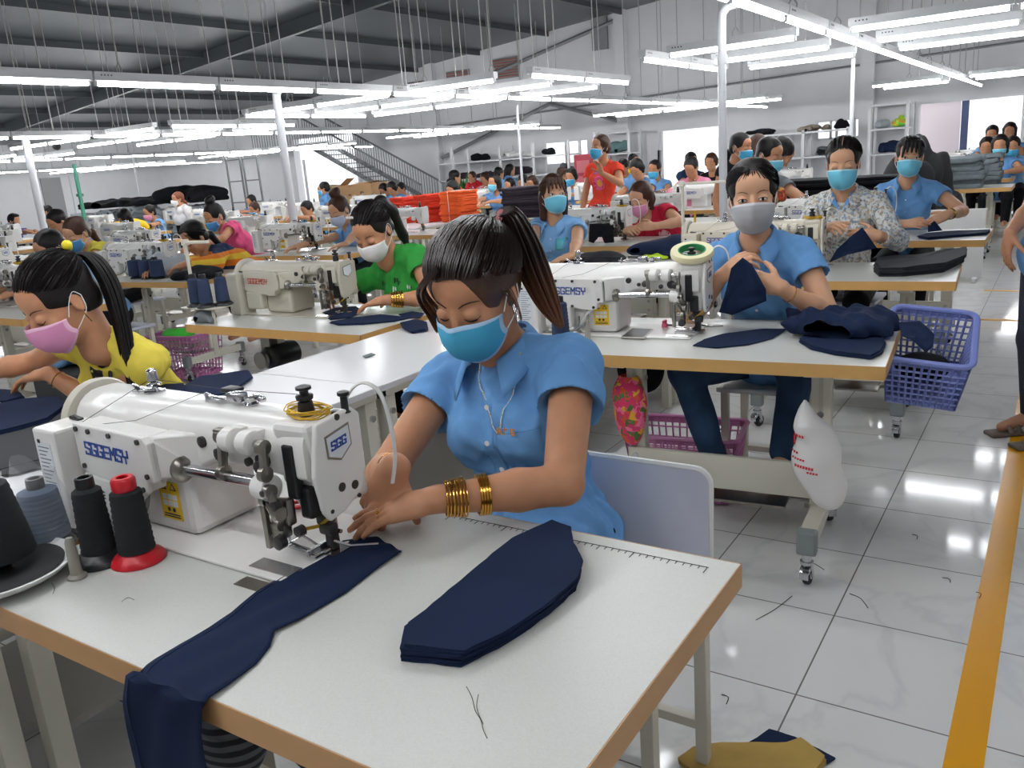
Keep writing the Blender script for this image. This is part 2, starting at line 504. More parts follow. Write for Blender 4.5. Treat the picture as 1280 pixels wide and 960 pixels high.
def person(label, loc, head, rz=0, seat=.50, stand=False, hp=.35, hy=0, hr=0, twist=0, handL=None, handR=None, h=.008, skin=SKIN, hair=None,
           style='pony', bangs=0, mask='cyan', shirt=BLUE, sleeve='short', collar=True, pants=JEANS, group=None, hs=1.0, sw=.165, bulk=1.0, eyes='down', arm=1.0, strands=True, tie=None, hv=1.0, fz=.42,
           poleL=(1, .5, -.12), poleR=(-1, .5, -.12), legs=True, fold=.004, knees=None, inner=None, feet=True, seed=0, shl=0, stool=True):
    """head = world position of the head's centre, loc = (x, y) of the pelvis; everything is modelled about the pelvis' spot on the floor, facing -Y before rz"""
    hair = hair or HAIR
    root = thing('person', (loc[0], loc[1], 0), label, 'person', group, rz)
    if stool and not stand: put_stool(loc, seat, rz)
    Mi = Matrix.Rotation(-rz, 3, 'Z'); O = V((loc[0], loc[1], 0))
    L = lambda w: Mi @ (V(w)-O)
    zp = .90 if stand else seat+.115
    P = V((0, 0, zp)); Hc = L(head)
    HB = Matrix.Rotation(hy, 3, 'Z') @ Matrix.Rotation(hp, 3, 'X') @ Matrix.Rotation(hr, 3, 'Y')
    hb4 = HB.to_4x4()
    Hp = lambda x, y, z: Hc+HB @ V((x*hs, y*hs, z*hs))
    N = Hp(0, .03, -.07)+V((0, .022, -.075*hs))
    up = (N-P); SL = up.length; up.normalize()
    rt = V((math.cos(twist), math.sin(twist), 0))
    TB = basis(rt, up); tb4 = TB.to_4x4()
    T = lambda x, y, z: P+TB @ V((x, y, z*SL/.47))
    SHL, SHR = T(sw, .0, .398+shl), T(-sw, .0, .398-shl)
    k = bulk
    # extents
    pts = [P, N, Hc, SHL, SHR]
    arms = []
    for S, hd, pole, sd in ((SHL, handL, poleL, 1), (SHR, handR, poleR, -1)):
        if hd is None:
            W = S+V((sd*.06, -.04, -.48)); fd = V((0, -.15, -1)); dn = V((sd, 0, 0)); cu = .25; th = .5
        else:
            W = L(hd[0]); fd = Mi @ V(hd[1]); dn = Mi @ V(hd[2]); cu = hd[3]; th = hd[4] if len(hd) > 4 else .5
        if hd is not None and (W.z < .90 and not stand):      # fingers lie on the table top, never in it
            W = W+V((0, 0, max(0, .790-min(q.z for q in hand_prims(NoField(), W, fd, dn, sd, cu, 1.0 if h < .009 else 1.05, th)))))
        E = ik(S, W, .272*arm, .235*arm, Mi @ V(pole))
        arms.append((S, E, W, fd, dn, cu, th, sd)); pts += [E, W, W+fd.normalized()*.2]
    lg = []
    for sd in (1, -1):
        hip = P+V((sd*.085, 0, -.02))
        if stand: kn = V((sd*.09, -.02, .47)); an = V((sd*.09, .01, .085)); toe = V((sd*.10, -.13, .03))
        else:
            kn = V((sd*.13, -.40, seat+.045)) if not knees else V(knees[0 if sd > 0 else 1]); an = V((sd*.12, kn.y+.06, .245)); toe = an+V((0, -.15, -.035))
        lg.append((hip, kn, an, toe))
        if legs: pts += [kn+V((0, 0, .06)), an, toe, toe+V((0, 0, -.02))]
    lo = np.min([list(p) for p in pts], 0)-.13; hi = np.max([list(p) for p in pts], 0)+.15
    if legs: lo[2] = -.01
    else: lo[2] = zp-.16
    # ---- body: one continuous skin
    f = Field(lo, hi, h)
    def torso(f, g, kk=.03):
        f.ell(P, (.150*k+g, .112*k+g, .105+g), tb4, kk)
        f.ell(T(0, .004, .14), (.118*k+g, .090*k+g, .13+g), tb4, kk)
        f.ell(T(0, .004, .28), (.136*k+g, .098*k+g, .15+g), tb4, kk)
        f.cone(T(sw*.78, .01, .372), T(-sw*.78, .01, .372), .060+g, .060+g, kk)
        for sd in (1, -1):
            f.ell(T(sd*.066, -.078, .275), (.062*k+g*.7, .048*k+g, .060+g*.7), tb4, kk)
            f.cone(T(sd*.03, .015, .455), T(sd*sw*.90, .004, .398), .038+g*.6, .043+g, kk)
    torso(f, -.004)
    f.cone(Hp(0, .022, -.06), N+V((0, 0, -.03)), .047*hs, .052*hs, .02)
    f.ell(Hp(0, .018, .035), np.array((.073, .088, .080))*hs, hb4, .015)
    f.ell(Hp(0, -.022, -.020), np.array((.063, .068, .085))*hs, hb4, .02)
    f.ell(Hp(0, -.035, .045), np.array((.058, .050, .050))*hs, hb4, .02)
    f.ell(Hp(0, -.030, -.065), np.array((.053, .055, .045))*hs, hb4, .02)
    f.ell(Hp(0, -.066, -.093), np.array((.022, .020, .018))*hs, hb4, .02)
    if h <= .009:
        for sd in (1, -1):
            f.ell(Hp(sd*.036, -.062, -.030), np.array((.026, .022, .028))*hs, hb4, .015)
            f.ell(Hp(sd*.032, -.100, .006), np.array((.021, .016, .012))*hs, hb4, .010, 'sub')
            f.ell(Hp(sd*.032, -.074, .004), np.array((.0170, .0150, .0125))*hs, hb4, .004)
        f.cone(Hp(0, -.082, .012), Hp(0, -.104, -.026), .0065*hs, .0100*hs, .008)
        for sd in (1, -1): f.ell(Hp(sd*.011, -.094, -.031), np.array((.0085, .009, .007))*hs, hb4, .004)
        f.ell(Hp(0, -.088, -.058), np.array((.021, .009, .0055))*hs, hb4, .004)
        f.ell(Hp(0, -.086, -.069), np.array((.017, .009, .0060))*hs, hb4, .004)
    for sd in (1, -1):
        f.ell(Hp(sd*.074, .012, -.008), np.array((.008, .018, .031))*hs, (HB @ Matrix.Rotation(sd*.35, 3, 'Z')).to_4x4(), .006)
        if h <= .006: f.ell(Hp(sd*.083, .006, -.003), np.array((.006, .009, .016))*hs, hb4, .004, 'sub')
    tips = []
    for S, E, W, fd, dn, cu, th, sd in arms:
        f.cone(S, E, .047*k, .038*k, .015); f.cone(E, E.lerp(W, .35), .038*k, .0385*k, .012); f.cone(E.lerp(W, .35), W, .0385*k, .0240, .012)
        tips.append(hand_prims(f, W, fd, dn, sd, cu, 1.0 if h < .009 else 1.05, th))
    if legs:
        for hip, kn, an, toe in lg:
            f.cone(hip, kn, .075, .052, .03); f.cone(kn, an, .050, .033, .015)
            if feet: f.cone(an, toe+V((0, 0, .01)), .036, .024, .015)
    body = meshobj('body', f.mesh('body', [skin], smooth=1), root)
    ctx = dict(root=root, body=body, arms=arms, Hp=Hp, HB=HB, hb4=hb4, T=T, TB=TB, N=N, P=P, L=L, tips=tips, hs=hs, lg=lg)
    # ---- shirt
    g = .014
    s = Field(lo, hi, max(h, .0045))
    torso(s, g, .035)
    s.ell(P+V((0, 0, -.03)), (.170*k+g*.5, .128*k+g*.5, .10), tb4, .04)
    if stand: s.ell(P+V((0, 0, -.06)), (.174*k, .134*k, .13), tb4, .04)
    else: s.ell(P+V((0, -.08, .01)), (.160*k, .095*k, .075), tb4, .04)
    s2 = Field(lo, hi, max(h, .0045)); ends = []
    for S, E, W, fd, dn, cu, th, sd in arms:
        if sleeve == 'short':
            d = (E-S).normalized(); e = S+d*.165
            s2.cone(S+V((0, 0, -.004)), e, .060*k, .072*k, .0); ends.append((e, d, .064*k))
        elif sleeve == 'cap':
            d = (E-S).normalized(); e = S+d*.10
            s2.cone(S, e, .062*k, .064*k, .0); ends.append((e, d, .055*k))
        else:
            d = (W-E).normalized(); e = W-d*.015
            s2.cone(S, E, .060*k, .054*k, .0); s2.cone(E, e, .054*k, .040, .02); ends.append((e, d, .033))
    for e, d, r in ends:
        s2.cone(e+d*.012, e+d*.13, r+.03, r+.05, 0, 'sub'); s2.cone(e-d*.03, e+d*.10, r, r, .0, 'sub')
    t = np.clip(.5+.5*(s.a-s2.a)/.022, 0, 1); s.a = s.a*(1-t)+s2.a*t-.022*t*(1-t); del s2
    if fold:
        s.wrinkle(fold*1.1, 62, seed, (1, 1, .5), [(e_[0], .075) for e_ in ends])
        if h < .009: s.wrinkle(fold*.55, 130, seed+50, (1, 1, .6), [(e_[0], .075) for e_ in ends])
    nd = (Hp(0, .02, -.05)-N).normalized()
    if collar:
        s.cone(N-nd*.03, N+nd*.16, .058, .075, .0, 'sub')
        s.cone(N+TB @ V((0, -.045, .01)), N+TB @ V((0, -.135, -.085)), .034, .010, .004, 'sub')
    else:
        s.cone(N-nd*.03+TB @ V((0, -.018, 0)), N+nd*.16, .062, .080, .0, 'sub')
    s.plane_cut((0, 0, zp-.13 if stand else seat-.01), (0, 0, -1))
    sm = s.mesh('shirt', shirt if isinstance(shirt, list) else [shirt], smooth=1)
    so = meshobj('shirt', sm, root); ctx['shirt'] = so; ctx['sf'] = s
    if collar and h <= .009:
        cm = MB(); rows = []
        n = 25
        for lay in range(5):
            row = []
            for i in range(n):
                a = -1+2*i/(n-1); ph = a*2.62            # 0 at the nape
                q = abs(a)
                x = math.sin(ph); y = math.cos(ph)
                ri = .062+.004*q
                base = N+TB @ V((x*ri*1.02, y*ri*.95+.004-.028*q**3, .030-.052*q**2.2))
                outw = TB @ V((x*(1.0+.0*q), y*.9, 0))
                wdt = .030+.034*max(0, q-.55)/.45
                t = lay/4
                p = base+outw*(wdt*t*.95)+TB @ V((0, 0, .008*math.sin(PI*min(1, t*1.6))-(.034+.034*max(0, q-.6)/.4)*t**1.3))
                row.append(p)
            rows.append(row)
        cm.grid(rows); cm.build('collar', shirt if not isinstance(shirt, list) else shirt[0], so, solid=.003)
    if inner is not None:     # a second collar showing in the opening
        cm = MB()
        for sd in (1, -1):
            a = N+TB @ V((sd*.050, -.045, .012)); b = N+TB @ V((sd*.004, -.112, -.085)); c = N+TB @ V((sd*.055, -.095, -.035))
            cm.prism([a, b, c], TB @ V((0, -.004, 0)))
        cm.build('inner_collar', inner, so)
    # ---- trousers
    if legs:
        t = Field(np.minimum(lo, lo), hi*np.array((1, 1, 0))+np.array((0, 0, zp+.14)), max(h, .007))
        t.ell(P+V((0, 0, -.02)), (.162*k, .122*k, .10), tb4, .03)
        for hip, kn, an, toe in lg:
            t.cone(hip, kn, .092*k, .066, .03); t.cone(kn, an+V((0, 0, .03)), .064, .052, .02)
        t.wrinkle(.003, 28, seed+3)
        meshobj('trousers', t.mesh('trousers', [pants], smooth=1), root)
    # ---- mask
    if mask:
        mm = MB(); rows = []; nr, nc = 14, 25
        for i in range(nr):
            t = i/(nr-1); row = []
            for j in range(nc):
                u = -1+2*j/(nc-1); th = u*1.36; q = abs(u)
                zt = .000-.024*q**1.5; zb = -.114+.046*q**2.0
                z = zt+(zb-zt)*t
                ry = .094+.016*math.sin(PI*min(1, t*1.05))-.024*t**3+.010*math.exp(-(u/.16)**2)*(1-t)**2-.004*(1-t)*(q > .15)*q
                y = -.014-ry*math.cos(th)**.85 if math.cos(th) > 0 else -.014
                y -= .0030*((t*4.2) % 1.0)*(1-q*q)*(.15 < t < .92)
                row.append(Hp((.0725-.006*t)*math.sin(th), y, z))
            rows.append(row)
        mm.grid(rows)
        for i in range(nr-1):
            if i in (0, nr-2):
                for j in range(nc-1): mm.m[i*(nc-1)+j] = 1
            else:
                for j in (0, nc-2): mm.m[i*(nc-1)+j] = 1
        mo = mm.build('face_mask', mask_mats(mask), root, solid=.002)
        if h <= .009:
            for sd in (1, -1):
                lp = MB()
                lp.tube(catmull([Hp(sd*.0705, -.030, -.026), Hp(sd*.077, -.008, .002), Hp(sd*.080, .018, .020), Hp(sd*.079, .030, .0)], 4), .0013*hs, n=5)
                lp.tube(catmull([Hp(sd*.0650, -.032, -.066), Hp(sd*.074, -.008, -.052), Hp(sd*.079, .018, -.034), Hp(sd*.079, .030, .0)], 4), .0013*hs, n=5)
                lp.build('ear_loop', mat('ear_loop', (235, 235, 235), rough=.8), mo)
        ctx['mask'] = mo
    # ---- eyes and brows
    if h <= .0125:
        bv = bvh_of(body.data); fw = HB @ V((0, 1, 0))
        def onface(x, z, off=.001):
            r = bv.ray_cast(Hp(x, -.2, z), fw)
            return (r[0]-fw*off) if r[0] is not None else Hp(x, -.09, z)
        for sd in (1, -1):
            e = MB()
            e.tube([onface(sd*x, z, .0012) for x, z in ((.014, .023), (.024, .0285), (.036, .030), (.050, .0245))], [.0018, .0026, .0024, .0010], n=6, flat=.6)
            e.build('eyebrow', BROW, root)
        if eyes == 'down':
            for sd in (1, -1):
                e = MB()
                e.tube([onface(sd*x, z, .0010) for x, z in ((.0175, -.0020), (.024, -.0062), (.032, -.0080), (.040, -.0066), (.0475, -.0020))], [.0008, .0014, .0016, .0016, .0009], n=6)
                e.build('eyelash', LASH, root)
        else:
            for sd in (1, -1):
                e = MB()
                e.ball(Hp(sd*.0325, -.0850, .0035), (.0130*hs, .0058*hs, .0062*hs), 0, 12, HB)
                e.ball(Hp(sd*.0325+eyes[0], -.0877, .0036+eyes[1]), (.0056*hs, .0042*hs, .0060*hs), 1, 10, HB)
                e.tube([Hp(sd*x, y, z) for x, y, z in ((.0185, -.0855, .0040), (.025, -.0900, .0085), (.0325, -.0915, .0100), (.040, -.0895, .0085), (.048, -.083, .0030))], .0013*hs, 2, 6)
                e.build('eye', [EYEW, IRIS, LASH], root)
        if mask is None:
            e = MB()
            e.tube([onface(x, z, .0006) for x, z in ((-.020, -.0625), (-.01, -.0585), (0, -.0600), (.01, -.0585), (.020, -.0625))], [.0012, .003, .003, .003, .0012], n=6, flat=.5)
            e.tube([onface(x, z, .0006) for x, z in ((-.018, -.0645), (-.008, -.0695), (.008, -.0695), (.018, -.0645))], [.0012, .0032, .0032, .0012], n=6, flat=.5)
            e.build('lips', LIPS, root)
        ctx['onface'] = onface
    # ---- hair
    hh = max(h*.8, .0038)
    hl = np.array(list(Hc))
    hf = Field(hl-np.array((.2, .26, .42))*hs, hl+np.array((.2, .26, .24))*hs, hh)
    C = lambda a, b, ra, rb, kk=.02: hf.cone(Hp(*a), Hp(*b), ra*hs, rb*hs, kk)
    El = lambda c, r, kk=.015, op='add': hf.ell(Hp(*c), np.array(r)*hs, hb4, kk, op)
    El((0, .020+.004*(hv-1), .040), (.083*hv, .097*hv, .087*hv))
    if style == 'man': El((0, .035, .02), (.080, .080, .075)); El((0, -.03, .095), (.06, .05, .028))
    if style == 'short' or style == 'bob':
        for sd in (1, -1): C((sd*.066, .015, .03), (sd*.068, .0, -.075 if style == 'bob' else -.03), .030, .022)
        El((0, .055, -.02), (.080, .058, .095 if style == 'bob' else .06))
    else: El((0, .045, -.01), (.072, .060, .075))
    if style == 'long':
        for sd in (1, -1): C((sd*.064, .02, .0), (sd*.068, .03, -.14), .030, .022)
        C((0, .075, 0), (0, .085, -.20), .055, .045); C((0, .085, -.2), (0, .075, -.27), .045, .02)
    if fold: hf.wrinkle(.0025, 70, seed+9, (1, .4, .4))
    El((0, -.108, -.010 if not bangs else -.03), (.068, .082, .097 if not bangs else .088), .008, 'sub')
    if style in ('pony', 'high', 'low', 'bun', 'man', 'tied'):
        for sd in (1, -1): El((sd*.088, -.006, -.045), (.034, .046, .050), .008, 'sub')
        hf.plane_cut(Hp(0, .04, -.062), HB @ V((0, -.25, -1)))
    elif style in ('short', 'bob'):
        hf.plane_cut(Hp(0, .02, -.105 if style == 'bob' else -.07), HB @ V((0, 0, -1)))
    if style == 'pony':
        C((0, .095, .035), (0, .135, .045), .024, .028); C((0, .135, .045), (.0, .165, -.03), .032, .032); C((0, .165, -.03), (.01, .150, -.16), .031, .022); C((.01, .15, -.16), (.02, .125, -.25), .022, .006)
    if style == 'high':
        C((0, .075, .095), (0, .11, .125), .022, .026); C((0, .11, .125), (.0, .165, .06), .030, .036); C((0, .165, .06), (0, .175, -.10), .035, .026); C((0, .175, -.10), (0, .15, -.20), .026, .006)
    if style == 'low':
        C((0, .090, -.045), (0, .115, -.07), .024, .026); C((0, .115, -.07), (.0, .12, -.20), .028, .020); C((0, .12, -.20), (0, .11, -.28), .02, .006)
    if style == 'bun':
        El((0, .045, .145), (.050, .050, .042)); El((.015, .065, .155), (.03, .03, .03))
    if bangs:
        for i in range(5):
            x = -.048+.024*i
            C((x*.8, -.060, .098), (x*1.05, -.094, .040-.03*bangs*(abs(x) > .03)), .012, .007, .006)
    ho = ctx['hair'] = meshobj('hair', hf.mesh('hair', [hair], smooth=1), root)
    if h <= .0068 and style != 'bob' and strands:
        tgt = {'pony': (0, .100, .040), 'high': (0, .080, .098), 'low': (0, .095, -.045), 'bun': (0, .045, .125), 'tied': tie or (0, .100, .060), 'long': (0, .09, -.02)}[style]
        comb(ctx, tgt, hair, 240, seed, 1.0, fz)
    return ctx
# ------------------------------------------------------------------ furniture and sewing machines
LAM = mat('laminate', (206, 207, 201), rough=.32, spec=.5, noise=.05, nscale=420)
LAM_W = mat('white_laminate', (232, 232, 234), rough=.25, spec=.5)
EDGE = mat('edge_band', (196, 152, 104), rough=.5, noise=.05, nscale=8)
EDGE_O = mat('edge_band_orange', (206, 158, 92), rough=.45, noise=.06, nscale=8)
EDGE_Y = mat('edge_band_yellow', (206, 162, 96), rough=.45, noise=.06, nscale=8)
CREAM = mat('cream_steel', (214, 210, 194), rough=.4)
CREAM_D = mat('beige_edge', (196, 192, 176), rough=.5)
GREYCAP = mat('grey_cap', (128, 134, 134), rough=.55)
CHROME = mat('chrome', (205, 205, 208), rough=.18, metal=1)
STEEL = mat('steel', (150, 146, 138), rough=.3, metal=1)
DARKM = mat('dark_metal', (46, 44, 44), rough=.4)
BLACKP = mat('black_plastic', (26, 26, 28), rough=.35)
RUBBER = mat('rubber', (30, 30, 32), rough=.7)
MWHITE = mat('machine_white', (236, 234, 230), rough=.28, spec=.5, coat=.2)
MBEIGE = mat('machine_beige', (196, 190, 176), rough=.4)
LOGOB = mat('logo_blue', (34, 74, 160), rough=.4)
LOGOR = mat('logo_red', (196, 72, 60), rough=.5)
YELLOW = mat('thread_yellow', (214, 172, 40), rough=.7)
WARN = mat('warning_yellow', (238, 196, 40), rough=.5)
PRINT = mat('print_grey', (120, 124, 130), rough=.7)
LABELW = mat('label_white', (226, 230, 234), rough=.5)
BLACKINK = mat('black_ink', (40, 40, 42), rough=.7)
GREYBLUE = mat('chair_grey_blue', (216, 218, 230), rough=.45)
INK_LINE = mat('ink_line', (96, 94, 90), rough=.7)

def caster(x, y, z, parent, rz=0.0, brake=True):
    m = MB(); m.M = Matrix.Translation((x, y, 0)) @ Matrix.Rotation(rz, 4, 'Z')
    m.cyl((0, 0, .088), (0, 0, z), .016, 1, 14); m.cyl((0, 0, .082), (0, 0, .092), .022, 1, 16)
    for s in (-1, 1): m.prism([(s*.015, -.012, .085), (s*.015, .016, .085), (s*.015, .028, .03), (s*.015, .012, .022)], (s*.002, 0, 0), 1)
    if brake: m.box((0, -.024, .066), (.034, .026, .012), 1, .003, Matrix.Rotation(.5, 3, 'X')); m.box((0, -.036, .05), (.030, .006, .024), 1, .002)
    m.lathe([(.012, -.011), (.029, -.011), (.032, -.006), (.032, .006), (.029, .011), (.012, .011)], (0, .016, .032), (1, 0, 0), 0, 20)
    m.lathe([(.004, -.013), (.012, -.013), (.012, .013), (.004, .013)], (0, .016, .032), (1, 0, 0), 2, 12)
    return m.build('caster', [RUBBER, CHROME, WHITEP], parent)

def table(label, x0, x1, y0, y1, rz=0, z=.78, edge=EDGE_O, group='sewing tables', brace='front', legs=(.27, .24), th=.042, full=True, pivot=None):
    """sewing table: board, edge band, two pedestal legs on castered feet, wide stretcher"""
    px, py = pivot or ((x0+x1)/2, (y0+y1)/2)
    t = thing('sewing_table', (px, py, 0), label, 'table', group, rz)
    X0, X1, Y0, Y1 = x0-px, x1-px, y0-py, y1-py
    m = MB(); m.box(((X0+X1)/2, (Y0+Y1)/2, z-th/2+.0005), (X1-X0-.003, Y1-Y0-.003, th-.001)); m.build('tabletop', LAM, t)
    m = MB(); b = .0018
    o = [(X0, Y0), (X1, Y0), (X1, Y1), (X0, Y1)]
    for i in range(4):
        p, q = o[i], o[(i+1) % 4]
        cx, cy = (p[0]+q[0])/2, (p[1]+q[1])/2
        m.box((cx, cy, z-th/2), (abs(q[0]-p[0])+b, abs(q[1]-p[1])+b, th))
    m.build('edge_band', edge, t)
    yc = (Y0+Y1)/2-.02
    for x in (X0+legs[0] if False else X0+legs[0], X1-legs[1]):
        m = MB()
        m.box((x, yc, z-th-.015), (.06, .42, .03), 0, .003)
        m.box((x, yc, .42), (.066, .05, z-th-.03-.19), 0, .004)
        m.box((x, yc, .60), (.052, .044, .26), 0, .003)
        if full:
            m.box((x, yc-.0262, .55), (.014, .002, .22), 2)
            m.cyl((x, yc-.026, .53), (x, yc-.034, .53), .011, 1, 10); m.cyl((x+.034, yc, .62), (x+.040, yc, .62), .010, 1, 8)
        m.build('leg', [CREAM, CHROME, CREAM_D], t)
        m = MB()
        m.box((x, yc, .165), (.055, .54, .055), 0, .003)
        for s in (-1, 1): m.box((x, yc+s*.27, .160), (.064, .045, .085), 1, .008)
        m.build('foot', [CREAM, GREYCAP], t)
        for s in (-1, 1): caster(x, yc+s*.27, .12, t, .25*s+.4*x)
    xa, xb = X0+legs[0], X1-legs[1]
    m = MB(); m.box(((xa+xb)/2, yc+(-.036 if brace == 'front' else .036), .285), (xb-xa+.06, .02, .13), 0, .003)
    for x in (xa, xb):
        for dz in (-.035, .035): m.cyl((x, yc-.046, .285+dz), (x, yc-.051, .285+dz), .011, 1, 10)
    m.build('stretcher', [CREAM, CHROME], t)
    m = MB(); m.box(((xa+xb)/2, yc+.235, .135), (xb-xa, .030, .025)); m.build('rear_rail', CREAM, t)
    m = MB(); m.box(((xa+xb)/2+.05, yc+.08, .165), (.34, .22, .012), 0, .004); m.cyl((xa, yc+.08, .16), (xb, yc+.08, .16), .008, 0, 8); m.build('treadle', STEEL, t)
    return t

def motor(parent, x, y, z=.74):
    m = MB()
    m.box((x, y, z-.09), (.07, .10, .14), 1, .01)
    m.lathe([(.02, -.10), (.062, -.095), (.066, -.05), (.066, .05), (.058, .075), (.04, .09)], (x+.02, y+.02, z-.17), (0, -1, 0), 0, 20)
    m.lathe([(.02, -.012), (.045, -.012), (.04, 0), (.045, .012), (.02, .012)], (x+.02, y-.10, z-.17), (0, -1, 0), 1, 16)
    m.box((x+.03, y-.02, z-.29), (.10, .05, .08), 0, .01)
    m.tube(catmull([(x+.02, y-.05, z-.22), (x-.06, y-.07, z-.35), (x-.02, y, z-.50), (x+.05, y+.05, .20)]), .005, 0, 6)
    return m.build('motor', [BLACKP, STEEL], parent)

GLY = {'S': [[(1, .86), (1, 1), (0, 1), (0, .55), (1, .45), (1, 0), (0, 0), (0, .14)]], 'G': [[(1, .80), (1, 1), (0, 1), (0, 0), (1, 0), (1, .42), (.60, .42)]],
       'E': [[(1, 1), (.0, 1)], [(0, 1), (0, 0), (1, 0)], [(0, .5), (1, .5)]], 'M': [[(0, 0), (0, 1), (.5, .45), (1, 1), (1, 0)]], 'Y': [[(0, 1), (0, .5), (1, .5)], [(1, 1), (1, .5), (.5, .5), (.5, 0)]],
       'C': [[(1, 1), (0, 1), (0, 0), (1, 0)]], 'A': [[(0, 0), (0, 1), (1, 1), (1, 0)], [(0, .45), (1, .45)]], 'U': [[(0, 1), (0, 0), (1, 0), (1, 1)]], '.': [[(.4, 0), (.5, 0)]]}
def letters(m, text, o, ux, uy, hgt, wid=.8, gap=.35, t=.16, off=None, mi=0, slant=.12):
    """block lettering out of bars: O lower-left corner, UX/UY unit directions"""
    o, ux, uy = V(o), V(ux).normalized(), V(uy).normalized(); n = (off or ux.cross(uy)).normalized()*.0012; x = 0
    for ch in text:
        if ch == ' ': x += wid; continue
        for line in GLY[ch]:
            for (a, b), (c, d) in zip(line, line[1:]):
                p = o+ux*((x+a*wid+b*slant)*hgt)+uy*(b*hgt); q = o+ux*((x+c*wid+d*slant)*hgt)+uy*(d*hgt)
                e = (q-p).normalized() if (q-p).length > 0 else ux; sd = n.normalized().cross(e)*(t*hgt/2); e = e*(t*hgt/2)
                m.prism([p-e-sd, q+e-sd, q+e+sd, p-e+sd], n, mi)
        x += wid+gap
    return x*hgt

def machine(label, loc, rz=0, group='sewing machines', logo='SGGEMSY', detail=2, white=None):
    """long-arm walking-foot machine; origin under the needle on the table top, arm running to -X, logo side to -Y"""
    W = white or MWHITE
    t = thing('sewing_machine', loc, label, 'sewing machine', group, rz)
    m = MB(); m.box((-.33, .0, .003), (.68, .265, .006), 0, .002); m.box((-.04, -.10, .0068), (.10, .035, .0016), 1); m.box((0, .0, .0068), (.06, .05, .0018), 1, 0)
    m.build('bed_plate', [W, CHROME], t)
    # column
    m = MB()
    m.prism([(-.475, -.078, .006), (-.285, -.078, .006), (-.285, .085, .006), (-.475, .085, .006)], (0, 0, .16)); m.build('column', W, t, bevel=.016)
    # arm: rounded section lofted along X
    def sec(x, zb, zt, ya, yb, r, n=7):
        out = []
        for cx, cz, a0 in ((ya+r, zb+.012, PI), (yb-r, zb+.012, 1.5*PI), (yb-r, zt-r, 0), (ya+r, zt-r, .5*PI)):
            rr = r if cz > zb+.02 else .012
            ccx = cx if rr == r else (ya+rr if cx < (ya+yb)/2 else yb-rr)
            for k in range(n):
                a = a0+.5*PI*k/(n-1); out.append(V((x, ccx+rr*math.cos(a), cz+rr*math.sin(a))))
        return out
    m = MB(); S = [sec(-.665, .110, .258, -.062, .085, .060), sec(-.655, .104, .262, -.066, .088, .062), sec(-.30, .128, .262, -.066, .086, .060), sec(-.22, .165, .262, -.060, .082, .056), sec(-.10, .168, .262, -.058, .078, .052), sec(-.02, .160, .262, -.058, .076, .046), sec(.025, .158, .260, -.056, .074, .040)]
    m.grid(S, 0, True, closed_u=True); m.add(S[0], [tuple(range(len(S[0])))]); m.add(S[-1], [tuple(range(len(S[-1])))])
    m.build('arm', W, t, autosmooth=True)
    m = MB(); m.lathe([(.03, 0), (.080, 0), (.090, .006), (.092, .018), (.088, .028), (.076, .032), (.03, .032)], (-.700, .008, .185), (1, 0, 0), 0, 36); m.build('hand_wheel', MBEIGE, t)
    # head
    HX = Matrix.Translation((-.022, 0, 0))
    m = MB(); m.M = HX; m.prism([(-.028, -.058, .262), (.058, -.052, .262), (.058, -.046, .17), (.050, -.026, .085), (-.012, -.03, .085), (-.028, -.05, .15)], (0, .118, 0)); m.build('head', W, t, bevel=.012)
    m = MB(); m.M = HX; P = [(-.050, .215), (-.040, .262), (.045, .272), (.066, .255), (.066, .150), (.050, .112), (.002, .088), (-.034, .082), (-.046, .10), (-.058, .170)]
    m.prism([(.058, y, z) for y, z in P], (.012, 0, 0)); fp = m.build('face_plate', W, t, bevel=.004)
    m = MB(); m.M = HX; m.prism([(.0702, y, z) for y, z in ((-.026, .236), (.034, .246), (.036, .205), (.006, .184), (-.024, .196))], (.0016, 0, 0), 0)
    m.prism([(.0718, y, z) for y, z in ((-.023, .233), (.031, .242), (.033, .207), (.006, .188), (-.021, .199))], (.0006, 0, 0), 1); m.build('badge', [STEEL, LABELW], fp)
    if detail > 1:
        m = MB(); m.M = HX; letters(m, 'SGG' if logo else 'SG', (.0722, -.014, .208), (0, 1, .13), (0, 0, 1), .0145, .62, .30, .2, V((1, 0, 0)), slant=.05); m.build('badge_lettering', LOGOB, fp)
    m = MB(); m.M = HX
    for y, z, r in ((.01, .262, .006), (.0, .135, .0085), (.032, .128, .0085), (.040, .104, .004), (-.030, .10, .004)): m.cyl((.068, y, z-.0), (.0712, y, z), r, 0, 12)
    m.build('face_plate_screw', DARKM, fp)
    # cover plate with the logo
    m = MB(); P = [(-.572, .225), (-.338, .219), (-.325, .208), (-.322, .130), (-.345, .128), (-.352, .104), (-.378, .100), (-.560, .122), (-.572, .130)]
    m.prism([(x, -.122, z) for x, z in P], (0, .012, 0), 0); m.prism([(x*.97-.012, -.11, z*.98+.003) for x, z in P], (0, .05, 0), 0); cp = m.build('cover_plate', W, t, bevel=.003)
    m = MB(); m.prism([(-.338, -.110, .219), (-.322, -.110, .205), (-.322, -.110, .132), (-.25, -.058, .14), (-.25, -.058, .22)], (0, .05, .0), 0); m.build('arm_fillet', W, t, bevel=.006)
    m = MB()
    for x, z in ((-.558, .214), (-.515, .213), (-.445, .212), (-.352, .210), (-.340, .142), (-.362, .112), (-.45, .116), (-.553, .136)): m.cyl((x, -.122, z), (x, -.126, z), .0055, 0, 10)
    m.build('cover_screw', DARKM, cp)
